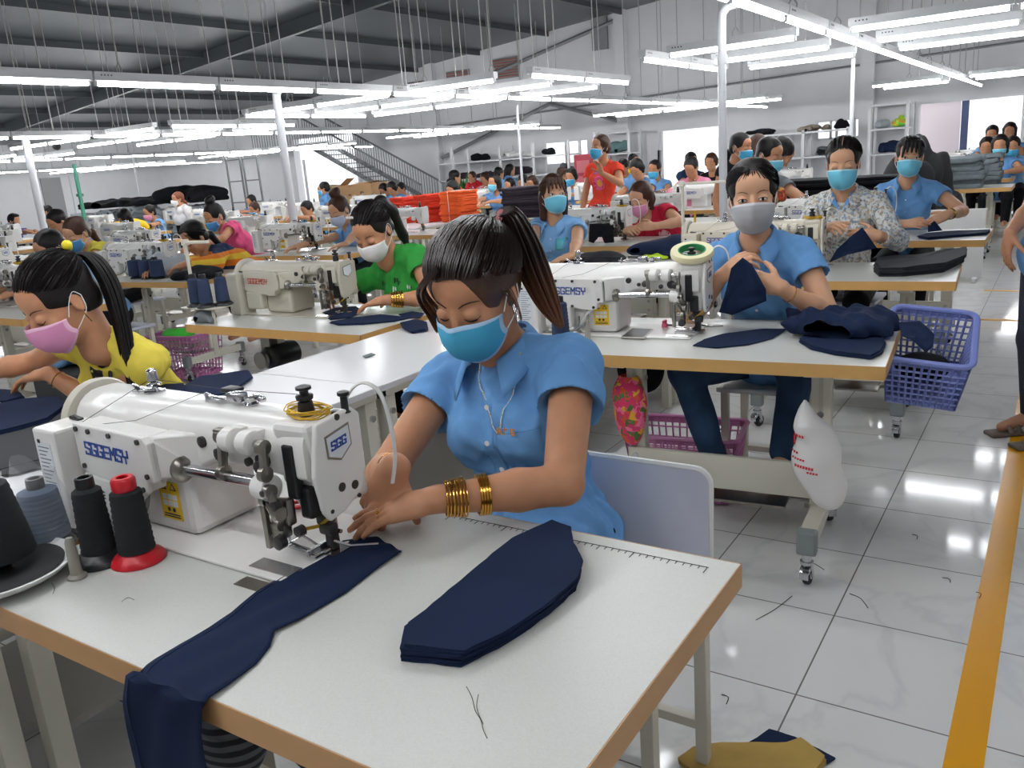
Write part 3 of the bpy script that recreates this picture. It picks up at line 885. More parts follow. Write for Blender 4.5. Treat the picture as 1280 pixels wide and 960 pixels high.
    if logo:
        m = MB(); letters(m, logo, (-.538, -.1222, .164), (1, 0, -.02), (0, 0, 1), .0245, .60, .27, .165, V((0, -1, 0)), slant=.05); m.build('logo_lettering', LOGOB, cp)
    else:
        m = MB()
        for i in range(9): m.box((-.50+.007*i, -.1228, .178+.002*(i % 2)), (.0045, .0012, .008+.004*(i % 3 == 0)))
        m.build('logo_lettering', LOGOR, cp)
    # control box and lower casing
    m = MB(); m.box((-.628, -.105, .107), (.085, .10, .214), 0, .006); cb = m.build('control_box', W, t)
    m = MB(); m.box((-.628, -.080, .2165), (.034, .014, .007), 0, .002, Matrix.Rotation(.12, 3, 'Y')); m.build('rocker_switch', BLACKP, cb)
    if detail > 1:
        m = MB(); m.box((-.634, -.1555, .115), (.052, .001, .14), 0)
        for i in range(15): m.box((-.634-.004*(i % 3), -.1564, .176-.0085*i), (.040-.008*(i % 3), .0006, .0022), 1)
        m.box((-.648, -.1564, .188), (.010, .0006, .008), 2); m.build('instruction_label', [LABELW, PRINT, BLACKINK], cb)
    m = MB(); m.box((-.515, -.098, .075), (.115, .05, .095), 0, .012); lc = m.build('lower_casing', W, t)
    if detail > 1 and logo:
        m = MB(); letters(m, 'CE', (-.530, -.1235, .072), (1, 0, 0), (0, 0, 1), .014, .8, .5, .14, V((0, -1, 0)), slant=0); m.build('ce_mark', BLACKINK, lc)
        m = MB(); m.box((-.350, -.0790, .075), (.062, .0012, .080), 0, 0)
        for s in (-.015, .015): m.prism([(-.350+s-.010, -.0797, .098), (-.350+s+.010, -.0797, .098), (-.350+s, -.0797, .114)], (0, -.0006, 0), 1); m.prism([(-.350+s-.006, -.0804, .100), (-.350+s+.006, -.0804, .100), (-.350+s, -.0804, .1095)], (0, -.0004, 0), 0)
        for i in range(3):
            for j in range(2): m.box((-.366+.016*i, -.0799, .083-.014*j), (.013, .0008, .011), 2)
        for i in range(2):
            m.cyl((-.358+.016*i, -.0796, .056), (-.358+.016*i, -.0802, .056), .0045, 1, 10)
            m.box((-.350, -.0799, .046-.005*i), (.05, .0008, .0025), 1)
        m.build('warning_label', [WARN, BLACKINK, LABELW], t)
        m = MB(); m.tube(catmull([(-.345, -.085, .125), (-.40, -.10, .085), (-.425, -.10, .04), (-.43, -.09, .02), (-.39, -.115, .008)]), .006, 0, 8)
        m.tube(catmull([(-.40, -.09, .10), (-.405, -.105, .05), (-.47, -.115, .015), (-.56, -.12, .012)]), .005, 1, 8); m.tube(catmull([(-.44, -.09, .07), (-.44, -.11, .03), (-.50, -.12, .010), (-.60, -.11, .006)]), .004, 1, 8); m.build('cable', [W, GREYCAP], t)
    # shaft
    m = MB(); m.cyl((-.285, -.083, .152), (-.035, -.083, .158), .0115, 0, 16); m.lathe([(.012, -.006), (.024, -.006), (.026, .004), (.020, .012), (.012, .014)], (-.285, -.083, .152), (1, 0, 0), 1, 20); m.build('shaft', [CHROME, STEEL], t)
    m = MB()
    for x in (-.135, -.088): m.lathe([(.010, -.016), (.021, -.016), (.023, -.010), (.023, .012), (.018, .016)], (x, -.075, .226), (1, 0, 0), 0, 18); m.box((x, -.06, .226), (.030, .03, .042), 0, .006)
    m.cyl((-.165, -.075, .226), (-.045, -.075, .226), .0075, 1, 12)
    m.lathe([(.008, -.02), (.022, -.02), (.024, -.012), (.024, .014), (.018, .018)], (-.052, -.082, .150), (1, 0, 0), 0, 18)
    m.build('lifting_bracket', [W, CHROME], t)
    m = MB()
    def link_bar(a, b, r, mi=0): m.tube([a, b], r, mi, 8, flat=.7); m.lathe([(r*.6, -.006), (r*1.5, -.006), (r*1.5, .006), (r*.6, .006)], a, (1, 0, 0), mi, 14); m.lathe([(r*.6, -.006), (r*1.5, -.006), (r*1.5, .006), (r*.6, .006)], b, (1, 0, 0), mi, 14)
    link_bar((-.158, -.078, .232), (-.156, -.088, .165), .010, 0); m.box((-.158, -.080, .235), (.022, .018, .024), 0, .004)
    link_bar((-.042, -.085, .226), (-.038, -.092, .180), .0095, 0); link_bar((-.030, -.095, .150), (-.018, -.092, .110), .009, 0); link_bar((-.050, -.09, .130), (-.028, -.085, .085), .008, 0)
    m.box((-.060, -.088, .085), (.012, .010, .10), 0, .002); m.box((-.046, -.075, .070), (.05, .025, .03), 0, .006); m.box((-.024, -.07, .105), (.03, .02, .05), 0, .005)
    for x, y, z, r in ((-.170, -.080, .195, .012), (-.075, -.064, .190, .015), (-.115, -.062, .182, .008), (-.052, -.090, .190, .012), (-.240, -.062, .205, .011), (-.200, -.062, .190, .007), (-.02, -.098, .125, .009), (-.03, -.092, .052, .013), (.0, -.07, .070, .010), (-.034, -.105, .15, .006)): m.lathe([(r*.4, -.012), (r, -.010), (r, .004), (r*.5, .006)], (x, y, z), (0, -1, 0), 1, 12)
    m.build('linkage', [STEEL, DARKM], t)
    m = MB(); m.box((-.012, -.052, .175), (.026, .02, .10), 0, .004); m.box((.002, -.035, .115), (.03, .03, .06), 0, .006); m.build('take_up_guard', BLACKP, t)
    m = MB(); m.cyl((0, 0, .008), (0, 0, .09), .0045, 0, 10); m.cyl((0, .016, .012), (0, .016, .09), .005, 0, 10); m.box((0, -.004, .072), (.024, .03, .026), 1, .005); m.box((.012, -.012, .055), (.030, .024, .022), 1, .006); m.tube([(-.03, -.03, .052), (.0, -.02, .060), (.03, -.012, .085)], .0035, 2, 6); m.build('needle_bar', [CHROME, DARKM, YELLOW], t)
    m = MB(); m.box((0, .004, .030), (.014, .02, .045), 1, .002); m.box((0, -.022, .0115), (.018, .055, .006), 0, .002); m.box((-.008, -.024, .016), (.006, .055, .012), 0, .001); m.box((.008, .0, .026), (.012, .016, .034), 1, .002); m.cyl((-.02, .01, .04), (.02, .01, .04), .004, 0, 8); m.build('presser_foot', [CHROME, DARKM], t)
    m = MB()
    for p, q in (((-.075, -.03, .018), (.0, -.045, .018)), ((-.075, .0, .018), (-.01, -.02, .018)), ((-.075, -.035, .018), (-.075, .01, .018)), ((-.075, -.03, .018), (-.075, -.03, .045)), ((-.075, -.03, .045), (-.05, -.06, .06)), ((.05, .0, .022), (.09, .03, .020)), ((.05, .0, .022), (.02, -.01, .03))): m.cyl(p, q, .0025, 0, 6)
    m.box((-.045, -.03, .010), (.06, .012, .004), 0); m.build('edge_guide', CHROME, t)
    # things on top of the arm
    m = MB(); c = (-.475, .012, .262)
    m.lathe([(.022, 0), (.022, .003), (.005, .004), (.005, .012), (.014, .014), (.016, .017), (.012, .020), (.006, .022), (.012, .026), (.010, .040), (.011, .046), (.006, .050)], c, (0, 0, 1), 0, 16)
    m.box((-.49, .0, .268), (.05, .014, .004), 0, .001, Matrix.Rotation(.5, 3, 'Z')); m.box((-.505, -.008, .274), (.025, .01, .003), 0, .001, Matrix.Rotation(.7, 3, 'Y')); m.build('thread_tension_post', CHROME, t)
    m = MB(); m.box((-.235, .015, .268), (.10, .022, .006), 0, .002, Matrix.Rotation(.25, 3, 'Z')); m.box((-.27, .0, .272), (.07, .012, .004), 0, .001, Matrix.Rotation(-.3, 3, 'Z')); m.box((-.205, .005, .278), (.035, .026, .018), 0, .004); m.box((-.16, .02, .276), (.05, .012, .010), 0, .003, Matrix.Rotation(-.4, 3, 'Z'))
    m.lathe([(.014, 0), (.016, .004), (.010, .008), (.012, .016), (.004, .018)], (-.175, .01, .262), (0, 0, 1), 0, 12); m.box((-.25, .03, .282), (.04, .03, .008), 1, .003); m.cyl((-.29, .0, .262), (-.29, .0, .28), .004, 0, 8); m.build('thread_guide', [CHROME, DARKM], t)
    m = MB(); c = (-.015, .0, .262)
    m.lathe([(.014, 0), (.015, .010), (.013, .026), (.008, .028), (.015, .030), (.016, .036), (.015, .038), (.008, .040), (.008, .046), (.014, .048), (.014, .053), (.006, .056)], c, (0, 0, 1), 0, 18); m.build('tension_knob', BLACKP, t)
    m = MB(); m.lathe([(.010, 0), (.007, .004), (.0065, .030), (.011, .032), (.011, .038), (.006, .040)], (.042, .038, .262), (0, 0, 1), 0, 14); m.box((.03, .03, .264), (.03, .02, .004), 0, .001); m.build('thread_post', BLACKP, t)
    if detail > 1:
        m = MB(); rs = random.Random(3)
        for i in range(10):
            a, b, w = .040+.010*rs.random(), .026+.008*rs.random(), rs.random()*.4
            m.tube([V((-.012+a*math.cos(u+w)+.004*rs.random(), .0+b*math.sin(u+w), .2665+.0012*i+.003*math.sin(2*u+i))) for u in [2*PI*k/18 for k in range(18)]], .0012, 0, 5, closed=True)
        m.build('thread_coil', YELLOW, t)
        m = MB(); m.tube(catmull([(.03, .045, .268), (.046, .056, .30), (.07, .066, .312), (.095, .076, .29), (.105, .082, .23), (.104, .085, .17), (.095, .08, .12)], 5), .005, 0, 8, flat=.6); m.build('guide_hose', W, t)
        m = MB(); m.tube([(-.64, -.08, .222), (-.55, -.11, .226), (-.475, .01, .292)], .0006, 0, 4); m.tube([(-.56, -.108, .215), (-.42, -.075, .232), (-.29, .0, .282)], .0006, 0, 4); m.tube([(-.475, .012, .29), (-.25, .015, .286), (-.015, 0, .30)], .0006, 0, 4); m.build('thread', BLACKINK, t)
    return t

def cone_spool(label, loc, yarn, core, hgt=.17, r0=.034, r1=.027, base=True, group=None, tipped=None, holder=False):
    t = thing('thread_cone', loc, label, 'thread cone', group)
    m = MB()
    if base: m.lathe([(.050, 0), (.050, .003), (.044, .012), (.024, .026), (.020, .028)], (0, 0, 0), (0, 0, 1), 0, 28)
    m.lathe([(.016, .0), (.021, .02), (.0165, hgt+.004), (.016, hgt+.008), (.011, hgt+.008), (.011, hgt-.012)], (0, 0, 0), (0, 0, 1), 0, 24); m.build('cone_core', core, t)
    m = MB(); n = 26; pr = [(.012, .022)]
    for i in range(n+1):
        u = i/n; pr.append((r0+(r1-r0)*u**1.2+.0009*math.sin(i*2.4), .022+(hgt-.040)*u))
    pr.append((.018, hgt-.012)); m.lathe(pr, (0, 0, 0), (0, 0, 1), 0, 28); m.build('thread_winding', yarn, t)
    if tipped:
        m = MB(); m.lathe([(.020, hgt-.016), (.022, hgt-.010), (.022, hgt+.006), (.018, hgt+.011), (.011, hgt+.011), (.011, hgt)], (0, 0, 0), (0, 0, 1), 0, 24); m.build('cone_tip', tipped, t)
    return t

def basket(label, loc, rz, size, color, tiltx=0, tilty=0, nx=12, nz=7, ny=9, group=None, slope=.16):
    """lattice basket with a rim; origin at the centre of its floor"""
    t = thing('plastic_basket', loc, label, 'basket', group, rz); t.rotation_euler = (tiltx, tilty, rz)
    w, d, hgt = size
    def side(p0, p1, q0, q1, n, parent_mb):
        # p bottom edge, q top edge; bars in both directions
        for i in range(n+1):
            u = i/n; a = p0.lerp(p1, u); b = q0.lerp(q1, u); parent_mb.tube([a, b], .0042, 0, 4, smooth=False)
        for j in range(nz+1):
            v = j/nz; parent_mb.tube([p0.lerp(q0, v), p1.lerp(q1, v)], .0042, 0, 4, smooth=False)
        for lo_, hi_ in ((0, .07), (.90, 1)):
            parent_mb.add([p0.lerp(q0, lo_), p1.lerp(q1, lo_), p1.lerp(q1, hi_), p0.lerp(q0, hi_)], [(0, 1, 2, 3)])
    b = [V((sx*w/2*(1-slope), sy*d/2*(1-slope), 0)) for sx, sy in ((-1, -1), (1, -1), (1, 1), (-1, 1))]
    q = [V((sx*w/2, sy*d/2, hgt)) for sx, sy in ((-1, -1), (1, -1), (1, 1), (-1, 1))]
    for i, n in enumerate((nx, ny, nx, ny)):
        m = MB(); side(b[i], b[(i+1) % 4], q[i], q[(i+1) % 4], n, m); m.build('lattice_side', color, t)
    m = MB(); m.box((0, 0, .003), (w*(1-slope), d*(1-slope), .006)); m.build('basket_floor', color, t)
    m = MB(); k = 1.03
    pts = []
    for cx, cy, a0 in ((w/2-.03, d/2-.03, 0), (-w/2+.03, d/2-.03, .5*PI), (-w/2+.03, -d/2+.03, PI), (w/2-.03, -d/2+.03, 1.5*PI)):
        for i in range(5): a = a0+.5*PI*i/4; pts.append((cx+.036*math.cos(a), cy+.036*math.sin(a), hgt))
    m.tube(pts, .011, 0, 8, closed=True, flat=.8); m.build('rim', color, t)
    return t

def chair(label, loc, rz=0, seat=.49, back=.74, w=.60, sw=.44, color=GREYBLUE, frame=CREAM, group=None, panel=True):
    """work bench seat with a low back panel; sitter faces -Y"""
    t = thing('work_chair', loc, label, 'chair', group, rz)
    m = MB(); m.box((0, 0, seat-.012), (sw, .36, .022), 0, .006); m.build('seat', color, t)
    for sx in (-1, 1):
        for sy in (-1, 1):
            m = MB(); m.box((sx*(sw/2-.03), sy*.15, (seat-.024)/2), (.03, .03, seat-.024), 0, .002); m.build('leg', frame, t)
    m = MB()
    for sy in (-1, 1): m.box((0, sy*.15, .12), (sw-.09, .025, .025), 0, .002)
    m.build('stretcher', frame, t)
    if panel:
        m = MB(); pts = []; z0 = seat-.02; r = .035
        for cx, cz, a0 in ((w/2-r, back-r, 0), (-w/2+r, back-r, .5*PI)):
            for i in range(6): a = a0+.5*PI*i/5; pts.append((cx+r*math.cos(a), .19, cz+r*math.sin(a)))
        pts += [(-w/2, .19, z0), (w/2, .19, z0)]
        m.prism(pts, (0, .012, 0)); bp = m.build('backrest', color, t)
        m = MB(); m.tube([V(p)+V((0, .006, 0)) for p in pts], .008, 0, 6, closed=True); m.build('back_trim', WHITEP, bp)
    return t

def sheet(label, name, cat, outline, z, layers=1, th=.0012, jitter=.004, mats=None, group=None, wav=.0015, seed=0, ret=False):
    """flat cloth pieces lying on a table: irregular outline (world x, y), a few layers slightly out of register"""
    rs = random.Random(seed)
    pts = [V((p[0], p[1], 0)) for p in outline]
    c = sum(pts, V())/len(pts)
    o = bpy.data.objects.new(name, None)
    # subdivide and roughen the outline
    ring = []
    for i, p in enumerate(pts):
        q = pts[(i+1) % len(pts)]; n = max(1, int((q-p).length/.02))
        for k in range(n): ring.append(p.lerp(q, k/n))
    m = MB()
    for L in range(layers):
        dx, dy = (rs.random()-.5)*2*jitter, (rs.random()-.5)*2*jitter
        zz = z+L*th; n = len(ring); rows = []
        rough = [V(((rs.random()-.5)*.0025, (rs.random()-.5)*.0025, 0)) for _ in ring]
        fr = (1.0, .86, .6, .3, .05) if L == layers-1 else (1.0, .8)
        ph = rs.random()*6
        for f_ in fr:
            rows.append([V((dx, dy, zz+th+(wav*(1+L*.15)*(math.sin(11*(p.x+p.y)+ph+i*.13)*.5+.5)*f_+.0015*(1-f_))))+c+(p-c)*f_+rough[i]*f_-V((0, 0, 0)) for i, p in enumerate(ring)])
        low = [V((r.x, r.y, zz)) for r in rows[0]]
        m.grid([low]+rows, 1 if False else 0, True, closed_u=True)
        m.add(rows[-1], [tuple(range(n))], 0, True); m.add(low, [tuple(range(n-1, -1, -1))])
    m.v = [tuple(V(v)-V((c.x, c.y, z))) for v in m.v]
    ob = m.build(name, mats or NAVY); ob.location = (c.x, c.y, z)
    bpy.data.objects.remove(o)
    return tag(ob, label, cat, group)

def heap(label, name, cat, loc, size, color, seed=0, h=.015, n=14, group=None, kind=None, amp=.010, freq=24, rz=0, flat=True):
    """soft pile of cloth as one crumpled lump with folds; origin at the centre of its foot"""
    rs = np.random.RandomState(seed); w, d, t = size
    f = Field((-w*.62, -d*.62, -.002), (w*.62, d*.62, t*1.25), h)
    for i in range(n):
        x, y = (rs.rand()-.5)*w*.62, (rs.rand()-.5)*d*.62; z = t*(.12+.5*rs.rand())*(1-.9*(abs(x)/w+abs(y)/d))
        R = (Matrix.Rotation(rs.rand()*PI, 3, 'Z') @ Matrix.Rotation((rs.rand()-.5)*.6, 3, 'X')).to_4x4()
        f.ell((x, y, z), (w*(.18+.12*rs.rand()), d*(.16+.12*rs.rand()), t*(.20+.2*rs.rand())), R, .03)
    f.wrinkle(amp, freq, seed, (1, 1, .9))
    f.plane_cut((0, 0, 0.0), (0, 0, -1))
    o = meshobj(name, f.mesh(name, color if isinstance(color, list) else [color], smooth=1)); o.location = loc; o.rotation_euler = (0, 0, rz)
    return tag(o, label, cat, group, kind)

def stack(label, name, cat, loc, size, color, n=14, rz=0, seed=0, group=None, tie=None, jit=.006, wav=.004, kind=None):
    """pile of folded pieces: many thin rounded slabs on top of each other, slightly wavy"""
    rs = random.Random(seed); w, d, t = size; th = t/n; m = MB()
    for i in range(n):
        dx, dy = (rs.random()-.5)*2*jit, (rs.random()-.5)*2*jit; a = rs.random()*6; ww, dd = w/2*(1-.04*rs.random()), d/2*(1-.04*rs.random())
        ring = []
        for k in range(28):
            u = 2*PI*k/28; cx, cy = math.cos(u), math.sin(u)
            e = .28; x = math.copysign(abs(cx)**e, cx)*ww; y = math.copysign(abs(cy)**e, cy)*dd
            ring.append((x+dx, y+dy, wav*math.sin(5*u+a)*.5))
        z0 = i*th
        zf = lambda p: p[2]*(i/n)
        A = [V((p[0]*.985, p[1]*.985, z0+zf(p))) for p in ring]; B = [V((p[0], p[1], z0+th*.25+zf(p))) for p in ring]; C_ = [V((p[0], p[1], z0+th*.75+zf(p))) for p in ring]; D = [V((p[0]*.985, p[1]*.985, z0+th*.97+zf(p))) for p in ring]
        m.grid([A, B, C_, D], 0, True, closed_u=True); m.add(D, [tuple(range(28))]); m.add(A, [tuple(range(27, -1, -1))])
    o = m.build(name, color); o.location = loc; o.rotation_euler = (0, 0, rz); tag(o, label, cat, group, kind)
    if tie:
        q = MB(); y = 0
        for x in ((.0,) if w < .5 else (-.12, .14)):
            q.tube([(x, -d/2-.004, -.0), (x, -d/2-.006, t), (x, 0, t+.006), (x, d/2+.006, t), (x, d/2+.004, 0)], .006, 0, 6, flat=.4)
        q.build('tie_band', tie, o)
    return o
# ------------------------------------------------------------------ camera, world
cam = bpy.data.cameras.new('camera'); cam_o = bpy.data.objects.new('camera', cam); COL.objects.link(cam_o)
cam.sensor_width = 36; cam.sensor_fit = 'HORIZONTAL'; cam.lens = 36*F_PX/1280; cam.clip_start = .02; cam.clip_end = 200
M4 = Matrix((CR, CU, -CF)).transposed().to_4x4(); M4.translation = V((0, 0, CAM_H)); cam_o.matrix_world = M4
sc = bpy.context.scene; sc.camera = cam_o
wd = bpy.data.worlds.new('daylight'); sc.world = wd; wd.use_nodes = True
wd.node_tree.nodes['Background'].inputs[0].default_value = (.93, .96, 1, 1); wd.node_tree.nodes['Background'].inputs[1].default_value = 1.1
vs = sc.view_settings; vs.view_transform = 'Standard'; vs.look = 'None'; vs.exposure = .45; vs.gamma = 1; vs.use_curve_mapping = False
sc.cycles.max_bounces = 6; sc.cycles.diffuse_bounces = 3; sc.cycles.glossy_bounces = 3; sc.cycles.sample_clamp_indirect = 4; sc.cycles.use_denoising = True

def struct(o, name=None):
    o['kind'] = 'structure'
    if name: o.name = name
    return o
XL, XR, YF, YB = -34.0, 6.0, 24.0, -5.0      # left wall, right wall, far wall, back wall
def roof_z(x): return 5.55+.085*(x+10) if x < 4 else 6.74-.085*(x-4)
# floor: glossy marbled tiles
def tile_mat():
    m = mat('floor_tile', (226, 226, 224), rough=.09, spec=.38); nt = m.node_tree; b = nt.nodes['Principled BSDF']
    tc = nt.nodes.new('ShaderNodeTexCoord'); mp = nt.nodes.new('ShaderNodeMapping'); nt.links.new(tc.outputs['Object'], mp.inputs['Vector'])
    T = .449; x0, y0 = -1.1462*T, 4.5105*T
    mp.inputs['Location'].default_value = (-x0/T, -y0/T, 0); mp.inputs['Scale'].default_value = (1/T, 1/T, 1)
    sx = nt.nodes.new('ShaderNodeSeparateXYZ'); nt.links.new(mp.outputs['Vector'], sx.inputs[0])
    def line(sock):
        fr = nt.nodes.new('ShaderNodeMath'); fr.operation = 'PINGPONG'; fr.inputs[1].default_value = .5; nt.links.new(sock, fr.inputs[0])
        lt = nt.nodes.new('ShaderNodeMath'); lt.operation = 'LESS_THAN'; lt.inputs[1].default_value = .0052; nt.links.new(fr.outputs[0], lt.inputs[0]); return lt.outputs[0]
    mx = nt.nodes.new('ShaderNodeMath'); mx.operation = 'MAXIMUM'; nt.links.new(line(sx.outputs['X']), mx.inputs[0]); nt.links.new(line(sx.outputs['Y']), mx.inputs[1])
    n1 = nt.nodes.new('ShaderNodeTexNoise'); n1.inputs['Scale'].default_value = 1.3; n1.inputs['Detail'].default_value = 5; n1.inputs['Distortion'].default_value = 1.6
    nt.links.new(tc.outputs['Object'], n1.inputs['Vector'])
    rp = nt.nodes.new('ShaderNodeValToRGB'); e = rp.color_ramp.elements
    e[0].position = .46; e[0].color = (*s2l((226, 226, 224)), 1); e[1].position = .54; e[1].color = (*s2l((227, 227, 225)), 1)
    q = e.new(.5); q.color = (*s2l((216, 217, 216)), 1)
    nt.links.new(n1.outputs['Fac'], rp.inputs['Fac'])
    mc = nt.nodes.new('ShaderNodeMix'); mc.data_type = 'RGBA'; nt.links.new(mx.outputs[0], mc.inputs['Factor']); nt.links.new(rp.outputs['Color'], mc.inputs['A']); mc.inputs['B'].default_value = (*s2l((112, 110, 106)), 1)
    nt.links.new(mc.outputs['Result'], b.inputs['Base Color'])
    rr = nt.nodes.new('ShaderNodeMapRange'); rr.inputs['To Min'].default_value = .08; rr.inputs['To Max'].default_value = .7; nt.links.new(mx.outputs[0], rr.inputs['Value']); nt.links.new(rr.outputs[0], b.inputs['Roughness'])
    return m
m = MB(); m.box(((XL+XR)/2, (YF+YB)/2+2, -.05), (XR-XL+1, YF-YB+6, .1)); struct(m.build('floor', tile_mat()))
TAPE = mat('floor_tape', (226, 160, 14), rough=.3)
m = MB(); m.box((-.1035, 4.0, .0008), (.082, 12, .0016)); struct(m.build('trim_1', TAPE))
m = MB(); m.box((.42, 7.30, .0008), (2.0, .06, .0016)); struct(m.build('trim_2', TAPE))
m = MB(); m.box((.42, 8.65, .0008), (2.0, .06, .0016)); struct(m.build('trim_3', TAPE))
WALL = mat('wall_paint', (228, 228, 230), rough=.7, noise=.02, nscale=2)
WALL_L = mat('wall_paint_lower', (224, 222, 226), rough=.7)
ROOF = mat('roof_sheet', (76, 81, 84), rough=.35, noise=.10, nscale=.8)
STEELB = mat('painted_beam', (140, 142, 144), rough=.5)
# openings of the far wall: (x0, x1, z0, z1)
OPEN = [(-25.4, -22.2, .0, 2.9), (-14.2, -12.6, 1.25, 1.95), (-10.2, -8.35, 0, 1.98), (-5.75, -4.65, 1.40, 1.86), (-3.28, -1.06, 0, 2.06)]
m = MB(); xs = XL
for a, b, z0, z1 in OPEN:
    m.box(((xs+a)/2, YF+.1, 3.6), (a-xs, .2, 7.2))
    m.box(((a+b)/2, YF+.1, (z1+7.2)/2), (b-a, .2, 7.2-z1))
    if z0 > 0: m.box(((a+b)/2, YF+.1, z0/2), (b-a, .2, z0))
    xs = b
m.box(((xs+XR)/2, YF+.1, 3.6), (XR-xs, .2, 7.2)); struct(m.build('wall_far', WALL))
m = MB(); m.box((XL-.1, (YF+YB)/2, 3.2), (.2, YF-YB, 6.4)); struct(m.build('wall_left', WALL))
m = MB(); m.box((XR+.1, (YF+YB)/2, 3.6), (.2, YF-YB, 7.2)); struct(m.build('wall_right', WALL))
m = MB(); m.box(((XL+XR)/2, YB-.1, 3.6), (XR-XL, .2, 7.2)); struct(m.build('wall_back', WALL))
# roof: dark ribbed sheet, two pitches
m = MB(); xs = [XL-.3+i*.5 for i in range(int((XR-XL+.6)/.5)+1)]
rows = [[V((x, YB-1, roof_z(x))) for x in xs], [V((x, YF+.3, roof_z(x))) for x in xs]]
m.grid(rows, 0, False); struct(m.build('ceiling', ROOF, solid=.04))
m = MB()
for y in [2+1.5*i for i in range(15)]: m.box((-9, y, 5.3), (.01, .01, .01))
n = 0
for i, y in enumerate((6.5, 15.2)):     # portal rafters under the roof sheet
    m = MB(); m.prism([(XL, y, roof_z(XL)-.34), (4, y, roof_z(4)-.34), (4, y, roof_z(4)-.03), (XL, y, roof_z(XL)-.03)], (0, .14, 0)); struct(m.build('beam_%d' % (i+1), ROOF))
for i in range(14):                     # purlins
    x = -32+2.6*i
    if x > 4: break
    m = MB(); m.box((x, (YF+YB)/2, roof_z(x)-.09), (.06, YF-YB, .14)); struct(m.build('beam_%d' % (i+3), ROOF))
# far wall steelwork: columns, bracing, a horizontal pipe
for i, x in enumerate((-18.4, -11.3, -4.5, 2.2)):
    m = MB(); m.box((x, YF-.12, 3.0), (.34, .24, 6.0)); struct(m.build('column_%d' % (i+1), WALL))
def brace(p, q, r=.06):
    m = MB(); m.tube([p, q], r, 0, 4); return m
m = brace((-18.2, YF-.15, 1.75), (-13.8, YF-.15, 3.1)); struct(m.build('trim_4', STEELB))
m = brace((-13.8, YF-.15, 3.1), (-11.5, YF-.15, 2.4)); struct(m.build('trim_5', STEELB))
m = brace((-16.4, YF-.12, 4.1), (-11.4, YF-.12, 5.2)); struct(m.build('trim_6', STEELB))
m = brace((-20, YF-.1, 2.72), (5, YF-.1, 3.42), .03); struct(m.build('trim_7', STEELB))
m = MB(); m.box((-12.0, YF-.06, 5.2), (.5, .1, 1.5)); m2 = m.build('trim_8', STEELB); struct(m2)
m = MB(); m.box((-13.5, YF-.25, 5.62), (9, .35, .10), 0, 0, Matrix.Rotation(-.07, 3, 'Y')); struct(m.build('trim_9', mat('red_beam', (150, 62, 66), rough=.6)))
m = MB(); m.box((-13.5, YF-.28, 5.50), (9, .30, .06), 0, 0, Matrix.Rotation(-.07, 3, 'Y')); struct(m.build('trim_10', mat('blue_beam', (86, 104, 150), rough=.6)))
# louvred vents high in the far wall
LV = mat('louvre_brick', (158, 104, 92), rough=.8)
for i, x in enumerate((-20.6, -19.0, -17.3, -15.4)):
    z = roof_z(x)-.75
    m = MB(); m.box((x, YF-.03, z), (.95, .05, .62), 1)
    for k in range(7): m.box((x, YF-.07, z-.25+.083*k), (.88, .03, .035), 0, 0, Matrix.Rotation(.5, 3, 'X'))
    struct(m.build('window_%d' % (i+5), [LV, STEELB]))
# window and door frames with panes
WFR = mat('window_frame', (222, 222, 224), rough=.4)
m = MB()
for a, b, z0, z1 in (OPEN[1],):
    for x in (a, (a+b)/2, b): m.box((x, YF+.02, (z0+z1)/2), (.06, .06, z1-z0))
    for z in (z0, z1): m.box(((a+b)/2, YF+.02, z), (b-a, .06, .06))
struct(m.build('window_1', WFR))
m = MB()
for a, b, z0, z1 in (OPEN[3],):
    for x in (a, a+.35, a+.5, b-.16, b): m.box((x, YF+.02, (z0+z1)/2), (.06, .06, z1-z0))
    for z in (z0, z1): m.box(((a+b)/2, YF+.02, z), (b-a, .06, .05))
struct(m.build('window_2', WFR))
PINKW = mat('doorway_light_wall', (246, 232, 236), rough=.7)
for i, (a, b, z0, z1) in enumerate((OPEN[0], OPEN[2], OPEN[4])):
    m = MB()
    for x in (a-.03, b+.03): m.box((x, YF-.01, z1/2), (.07, .24, z1))
    m.box(((a+b)/2, YF-.01, z1+.03), (b-a+.13, .24, .07)); struct(m.build('door_%d' % (i+1), WFR))
m = MB(); m.box((-2.35, YF+.9, 1.1), (.16, .1, 2.2)); struct(m.build('trim_11', mat('door_post_blue', (70, 82, 120), rough=.5)))
m = MB(); m.box((-2.95, YF+1.2, 1.3), (.95, .1, 2.6)); struct(m.build('wall_outside', PINKW))
# sliding panel beside the middle doorway, grey panels on the far wall to the left
m = MB(); m.box((-10.35, YF-.08, .98), (.5, .06, 1.96)); m.box((-10.2, YF-.12, 1.2), (.10, .02, .5), 1); struct(m.build('door_4', [WALL_L, STEELB]))
PANEL = mat('grey_panel', (150, 150, 150), rough=.6)

# ------------------------------------------------------------------ lights: rails of fluorescent tubes hung over the lines
TUBE = mat('tube_glow', (255, 255, 255), emit=((250, 252, 255), 30.0))
HOUS = mat('light_housing', (214, 216, 218), rough=.45)
ZL = 2.33
def light_proto():
    t = thing('hanging_tube_light', (0, 0, -50), 'x', 'ceiling light')
    m = MB(); m.prism([(0, -.036, .025), (0, .036, .025), (0, .044, .095), (0, -.044, .095)], (1.24, 0, 0))
    for x in (.06, .09, .12, .15): m.cyl((x, -.042, .068), (x, -.0435, .068), .007, 1, 8); m.cyl((x, .042, .068), (x, .0435, .068), .007, 1, 8)
    m.build('housing', [HOUS, DARKM], t)
    m = MB(); m.cyl((.03, 0, 0), (1.21, 0, 0), .017, 0, 8); m.build('tube', TUBE, t)
    m = MB()
    for x in (.022, 1.218): m.box((x, 0, .006), (.022, .03, .045), 0, .003)
    m.build('lamp_holder', HOUS, t)
    return t
